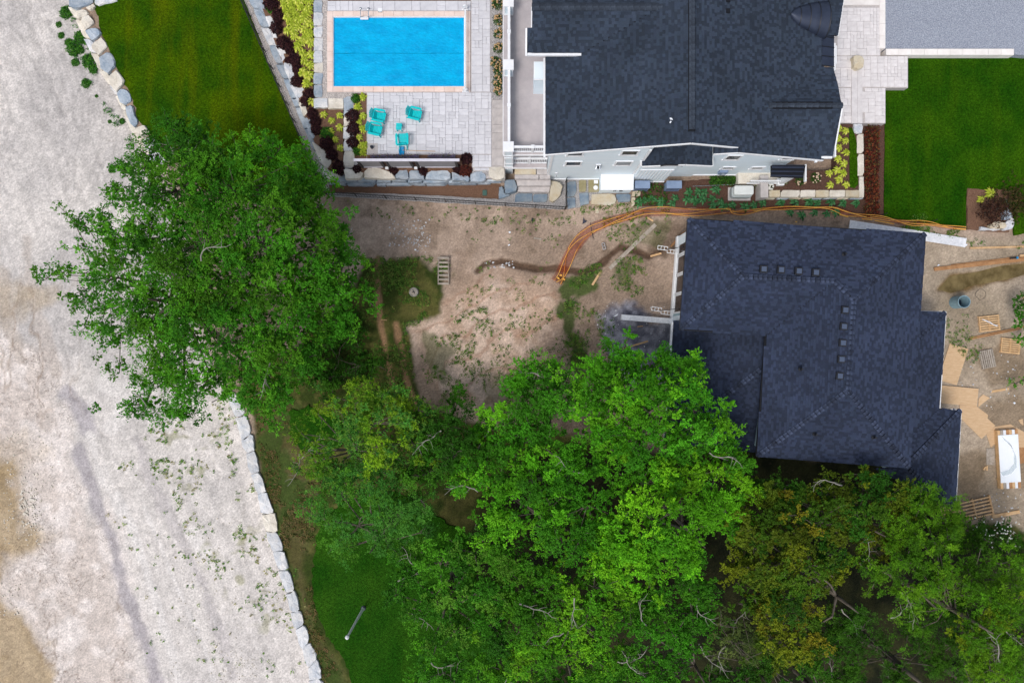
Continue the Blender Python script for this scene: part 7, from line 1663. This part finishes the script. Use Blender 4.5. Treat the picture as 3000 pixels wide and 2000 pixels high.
PINE = [S(98, 146, 44), S(84, 134, 40), S(112, 158, 48), S(76, 122, 38)]
def pine(label, base, height, lobes, seed, pal=PINE, **kw):
    return tree('pine_tree', label, base, height, lobes, pal, seed, kw.pop('leaf', .15), kw.pop('tr', .26), per=150, clump_r=.42, dens=2.2, aspect=.2, twig=11, dead=kw.pop('dead', 4), limb=.14, **kw)
pine('fresh green pine with bare grey trunk showing at the right side', (2597, 1664), 9.6,
     [(2700, 1480, 5.4, 1.2, .9, .6), (2770, 1520, 5.6, 1.2, 1.0, .6), (2680, 1560, 6.2, 1.2, .9, .6), (2750, 1600, 6.8, 1.4, .9, .6), (2680, 1650, 7.2, 1.6, .9, .6), (2600, 1680, 6.6, 1.2, .7, .5), (2780, 1670, 7.4, 1.4, .9, .6), (2860, 1660, 7.0, 1.4, .8, .6), (2690, 1730, 7.4, 1.2, .8, .5), (2930, 1700, 6.8, 1.2, .8, .5), (2980, 1660, 6.2, .8, .8, .5), (2660, 1790, 6.6, .8, .7, .5), (2690, 1840, 6.4, .6, .7, .4), (2880, 1740, 8.0, 1.3, .8, .6)], 121, lean=(.1, -.1), tr=.3)
pine('yellow-green pine in the bottom right corner', (2800, 1820), 12.0,
     [(2900, 1830, 8.4, 1.2, .9, .6), (2960, 1800, 8.2, 1.2, .9, .6), (2850, 1880, 8.0, 1.0, .8, .5), (2930, 1900, 8.8, 1.3, .9, .6), (2990, 1870, 8.4, 1.1, .9, .6), (2900, 1960, 8.2, 1.2, .9, .6), (2980, 1960, 8.4, 1.2, .9, .6), (2860, 1940, 7.4, .8, .7, .5), (2820, 1850, 7.2, .7, .6, .4)], 122, PINE[:3] + [S(128, 150, 44)], lean=(.4, -.3))
pine('darker pine above a leaning trunk at the bottom edge', (2491, 1827), 8.5,
     [(2500, 1830, 5.4, 1.1, .9, .6), (2540, 1880, 5.8, 1.1, .8, .5), (2500, 1940, 5.4, .9, .8, .5), (2640, 1970, 6.2, 1.1, .8, .5), (2490, 1960, 5.0, .6, .6, .4), (2700, 1900, 4.6, 1.0, .8, .5), (2740, 1950, 4.6, 1.0, .8, .5), (2660, 1850, 4.4, .8, .7, .5), (2620, 2000, 5.6, 1.0, .7, .5)], 123, [S(66, 112, 46), S(76, 124, 46), S(58, 98, 40)], dead=5, tr=.32)
pine('dim green pine filling the gap behind the right-hand trunk', (2780, 1960), 7.0,
     [(2760, 1800, 4.6, 1.2, 1.0, .6), (2830, 1780, 5.0, 1.2, .9, .6), (2790, 1890, 4.6, 1.2, 1.0, .6), (2740, 1700, 4.4, 1.2, 1.0, .6), (2840, 1990, 4.8, 1.3, 1.0, .6), (2960, 1620, 4.6, 1.3, .9, .6), (2880, 1600, 4.4, 1.2, .9, .6), (2940, 1760, 5.0, 1.4, 1.0, .6)], 128, [S(58, 100, 40), S(66, 108, 40)], dead=0)
pine('small pine top at the corner of the long pallet', (2740, 1520), 5.0, [(2660, 1400, 2.4, .5, .5, .4), (2700, 1440, 2.6, .8, .7, .4), (2760, 1530, 3.4, 1.0, .7, .5), (2830, 1535, 3.2, 1.0, .7, .5), (2690, 1520, 3.4, 1.0, .8, .5), (2800, 1590, 3.2, 1.0, .8, .5)], 124, dead=1)
# leafy plants and shrubs at the frame edge of the east yard
tree('leafy_shrub', 'leafy green bush at the right frame edge beside the pallets', (2995, 940), 1.8, [(2990, 880, 1.2, .6, .8, .5), (2995, 935, 1.4, .6, 1.0, .5), (3000, 990, 1.2, .5, .6, .4)], MID, 125, .13, .05, clump_r=.35, per=60, dens=2.0)
tree('leafy_shrub', 'small green bush at the right frame edge near the wet patch', (2995, 1115), 1.2, [(2990, 1115, .7, .5, .5, .35)], MID, 126, .12, .04, clump_r=.3, per=50, dens=1.8)
tree('flowering_bush', 'dark bush dotted with white flowers beside the crushed stone', (2900, 1570), 1.6, [(2890, 1560, 1.0, 1.1, .8, .5), (2940, 1550, .9, .9, .6, .5), (2970, 1590, .8, .8, .6, .4)], DARK, 127, .12, .05, clump_r=.4, per=70, dens=1.9)
r7 = np.random.default_rng(9); n = 70
fx = np.concatenate([r7.normal(2900, 26, n // 2), r7.normal(2960, 26, n - n // 2)]); fy = r7.normal(1555, 24, n); z = np.full(n, 1.55); s_ = (CAM_H - z) / FPX
v, q, t_ = leaf_quads(np.stack([(fx - 1500) * s_, (1000 - fy) * s_, z], -1), r7.normal(size=(n, 3)) * .3 + [0, 0, 1], np.full(n, .13), .9, r7, np.tile(S(236, 236, 226), (n, 1)))
tag(link_mesh('blossoms', cloud_mesh('blossoms', [(v, q, t_)]), None), 'scattered white blossoms over the dark bush', 'blossom', kind='stuff')
# exposed pine trunks and dead limbs
def limb(name, label, pts, rad, mat_='bark', cat='branch'):
    q = MB(); q.tube(pts, rad, 8); return tag(q.build(name, mat_, smooth=True), label, cat)

# ------------------------------------------------------------------ weeds
def weed_patch(name, label, specs, seed, size=.085, hgt=.22, cols=None, k=8, spread=.12):
    r = np.random.default_rng(seed); X = []; Y = []
    for pl_, dens in specs:
        pa = np.array(pl_, float); x0, y0 = pa.min(0); x1, y1 = pa.max(0); n = int((x1 - x0) * (y1 - y0) / 2000 * dens) + 1
        x = r.uniform(x0, x1, n); y = r.uniform(y0, y1, n); w = fbm(x / 45, y / 45, 1.0, seed, 3)
        ok = (poly_sd(x, y, pl_) > 0) & (w > .5); X.append(x[ok]); Y.append(y[ok])
    X = np.concatenate(X); Y = np.concatenate(Y)
    wx = (X - 1500) * CAM_H / FPX; wy = (1000 - Y) * CAM_H / FPX; z0 = terrain_z(wx, wy)[0]; kk = (CAM_H - z0) / FPX; wx = (X - 1500) * kk; wy = (1000 - Y) * kk
    sc = r.uniform(.5, 1.3, len(X)); n = len(X) * k
    ang = r.uniform(0, 6.28, n); rr = np.repeat(sc, k) * spread * np.sqrt(r.random(n))
    c = np.stack([np.repeat(wx, k) + rr * np.cos(ang), np.repeat(wy, k) + rr * np.sin(ang), np.repeat(z0, k) + r.uniform(.01, hgt, n) * np.repeat(sc, k)], -1)
    cols = np.asarray(cols or [S(82, 124, 44), S(102, 140, 54), S(66, 106, 38), S(122, 138, 66)])
    ct = np.repeat(cols[r.integers(0, len(cols), len(X))] * r.uniform(.8, 1.2, (len(X), 1)), k, 0)
    v, q, t = leaf_quads(c, r.normal(size=(n, 3)) * .4 + [0, 0, 1], size * r.uniform(.6, 1.4, n), .5, r, ct * r.uniform(.8, 1.2, (n, 1)))
    return tag(link_mesh(name, cloud_mesh(name, [(v, q, t)]), None), label, 'weeds', kind='stuff')
weed_patch('weeds', 'green weeds scattered over the bare yard soil and sand mound', [
    ([(1640, 790), (1770, 770), (1770, 850), (1700, 880), (1690, 960), (1760, 1090), (1690, 1150), (1640, 960), (1610, 850)], 60), ([(1780, 760), (1880, 745), (1900, 860), (1790, 890)], 30),
    ([(1760, 640), (1960, 610), (1960, 720), (1840, 740), (1780, 700)], 24), ([(1690, 900), (1800, 880), (1800, 1090), (1720, 1120)], 24), ([(1420, 930), (1700, 920), (1680, 1240), (1400, 1240)], 13),
    ([(1220, 950), (1430, 900), (1420, 1210), (1260, 1190)], 30), ([(1060, 755), (1330, 750), (1300, 930), (1190, 960), (1230, 1180), (1050, 1150)], 60), ([(960, 590), (1700, 620), (1700, 660), (960, 640)], 9), ([(1300, 640), (1640, 640), (1640, 800), (1300, 800)], 4),
    ([(1320, 810), (1640, 800), (1650, 930), (1340, 930)], 7), ([(2780, 1000), (2870, 980), (2870, 1060), (2830, 1060)], 26), ([(2770, 930), (2840, 920), (2840, 1000), (2770, 1010)], 18), ([(2700, 620), (2830, 670), (2830, 700), (2600, 660)], 60), ([(2780, 700), (3000, 690), (3000, 730), (2840, 720)], 14), ([(2560, 640), (2800, 690), (2800, 700), (2560, 655)], 60), ([(1690, 606), (1860, 590), (1870, 625), (1700, 625)], 26)], 201)
weed_patch('weeds', 'sparse weeds growing on the pale gravel verge beside the low block wall', [
    ([(430, 1230), (690, 1230), (760, 1480), (830, 1700), (880, 1900), (760, 1800), (600, 1650), (480, 1420)], 9), ([(340, 1330), (400, 1360), (400, 1460), (350, 1430)], 9), ([(470, 1150), (680, 1160), (700, 1230), (500, 1250)], 9), ([(420, 1280), (490, 1290), (500, 1420), (450, 1420)], 20), ([(300, 1500), (900, 1500), (900, 1990), (450, 1990)], 1.5)], 202,
    cols=[S(132, 156, 76), S(108, 148, 60), S(156, 154, 100), S(92, 136, 54)], hgt=.12, size=.11)
weed_patch('weeds', 'dry brown tufts on the strip behind the low block wall', [([(740, 1180), (960, 1200), (980, 1400), (930, 1500), (900, 1660), (940, 1850), (1010, 2000), (950, 2000), (870, 1800), (800, 1560)], 40)], 203, cols=[S(90, 96, 44), S(120, 100, 62), S(64, 84, 30), S(134, 112, 76)], hgt=.12)
weed_patch('weeds', 'green weeds along the foot of the curved boulder wall', [([(170, 20), (215, 40), (260, 130), (290, 215), (330, 300), (385, 400), (420, 470), (380, 470), (310, 330), (240, 200), (190, 120)], 14)], 204, cols=[S(56, 116, 42), S(70, 128, 48)], size=.1, hgt=.25, k=12)
CL_ = sorted(((196, 38, .95), (173, 73, .45), (180, 105, .5), (238, 112, 1.0), (218, 143, 1.1), (222, 185, .6), (262, 180, 1.1), (253, 245, .7), (236, 148, .6), (283, 282, .25), (358, 356, .45), (328, 498, .5), (322, 357, .3), (202, 125, .6), (275, 205, .7)), key=lambda v: v[1])
for i, (px, py, d) in enumerate(CL_):
    p = G(px, py); o = link_mesh('weed_clump', green_me, None, tuple(p), i * 1.3, (d, d, d * .6)); tag(o, ORDN[i] + ' green weed clump from the top along the curved boulder wall foot', 'weeds', 'weed clumps by the boulder wall')
# small rocks and rubble on the flats
def rubble(name, label, specs, seed, material):
    r = random.Random(seed); q = MB()
    for (x0, y0, x1, y1, n, s0, s1) in specs:
        for k in range(n):
            p = G(r.uniform(x0, x1), r.uniform(y0, y1)); s = r.uniform(s0, s1); q.box((p.x, p.y, p.z + s * .2), (s, s * r.uniform(.5, 1), s * .5), r.uniform(0, 3.1), rx=r.uniform(-.3, .3), ry=r.uniform(-.3, .3), col=(1, 1, 1))
    return tag(q.build(name, material), label, 'rubble', kind='stuff')
rubble('rubble', 'pale broken stones scattered on the mud and gravel flat', [(10, 1260, 160, 1600, 220, .03, .1), (60, 1380, 130, 1560, 90, .03, .13), (60, 1430, 105, 1510, 30, .06, .2), (640, 1900, 760, 2000, 80, .03, .09), (500, 1500, 720, 1990, 90, .03, .1), (0, 1700, 60, 1800, 30, .05, .12)], 5, 'stone_warm')
rubble('rubble', 'small pale stones scattered on the yard soil', [(1140, 640, 1260, 720, 70, .03, .1), (1180, 690, 1260, 740, 50, .03, .08), (1420, 765, 1520, 785, 20, .04, .12), (2740, 1040, 2990, 1200, 60, .03, .1), (2830, 1440, 2990, 1500, 40, .03, .1), (1750, 880, 1960, 1100, 60, .03, .08)], 6, 'stone_pale')
print('LEAVES', NLEAF)
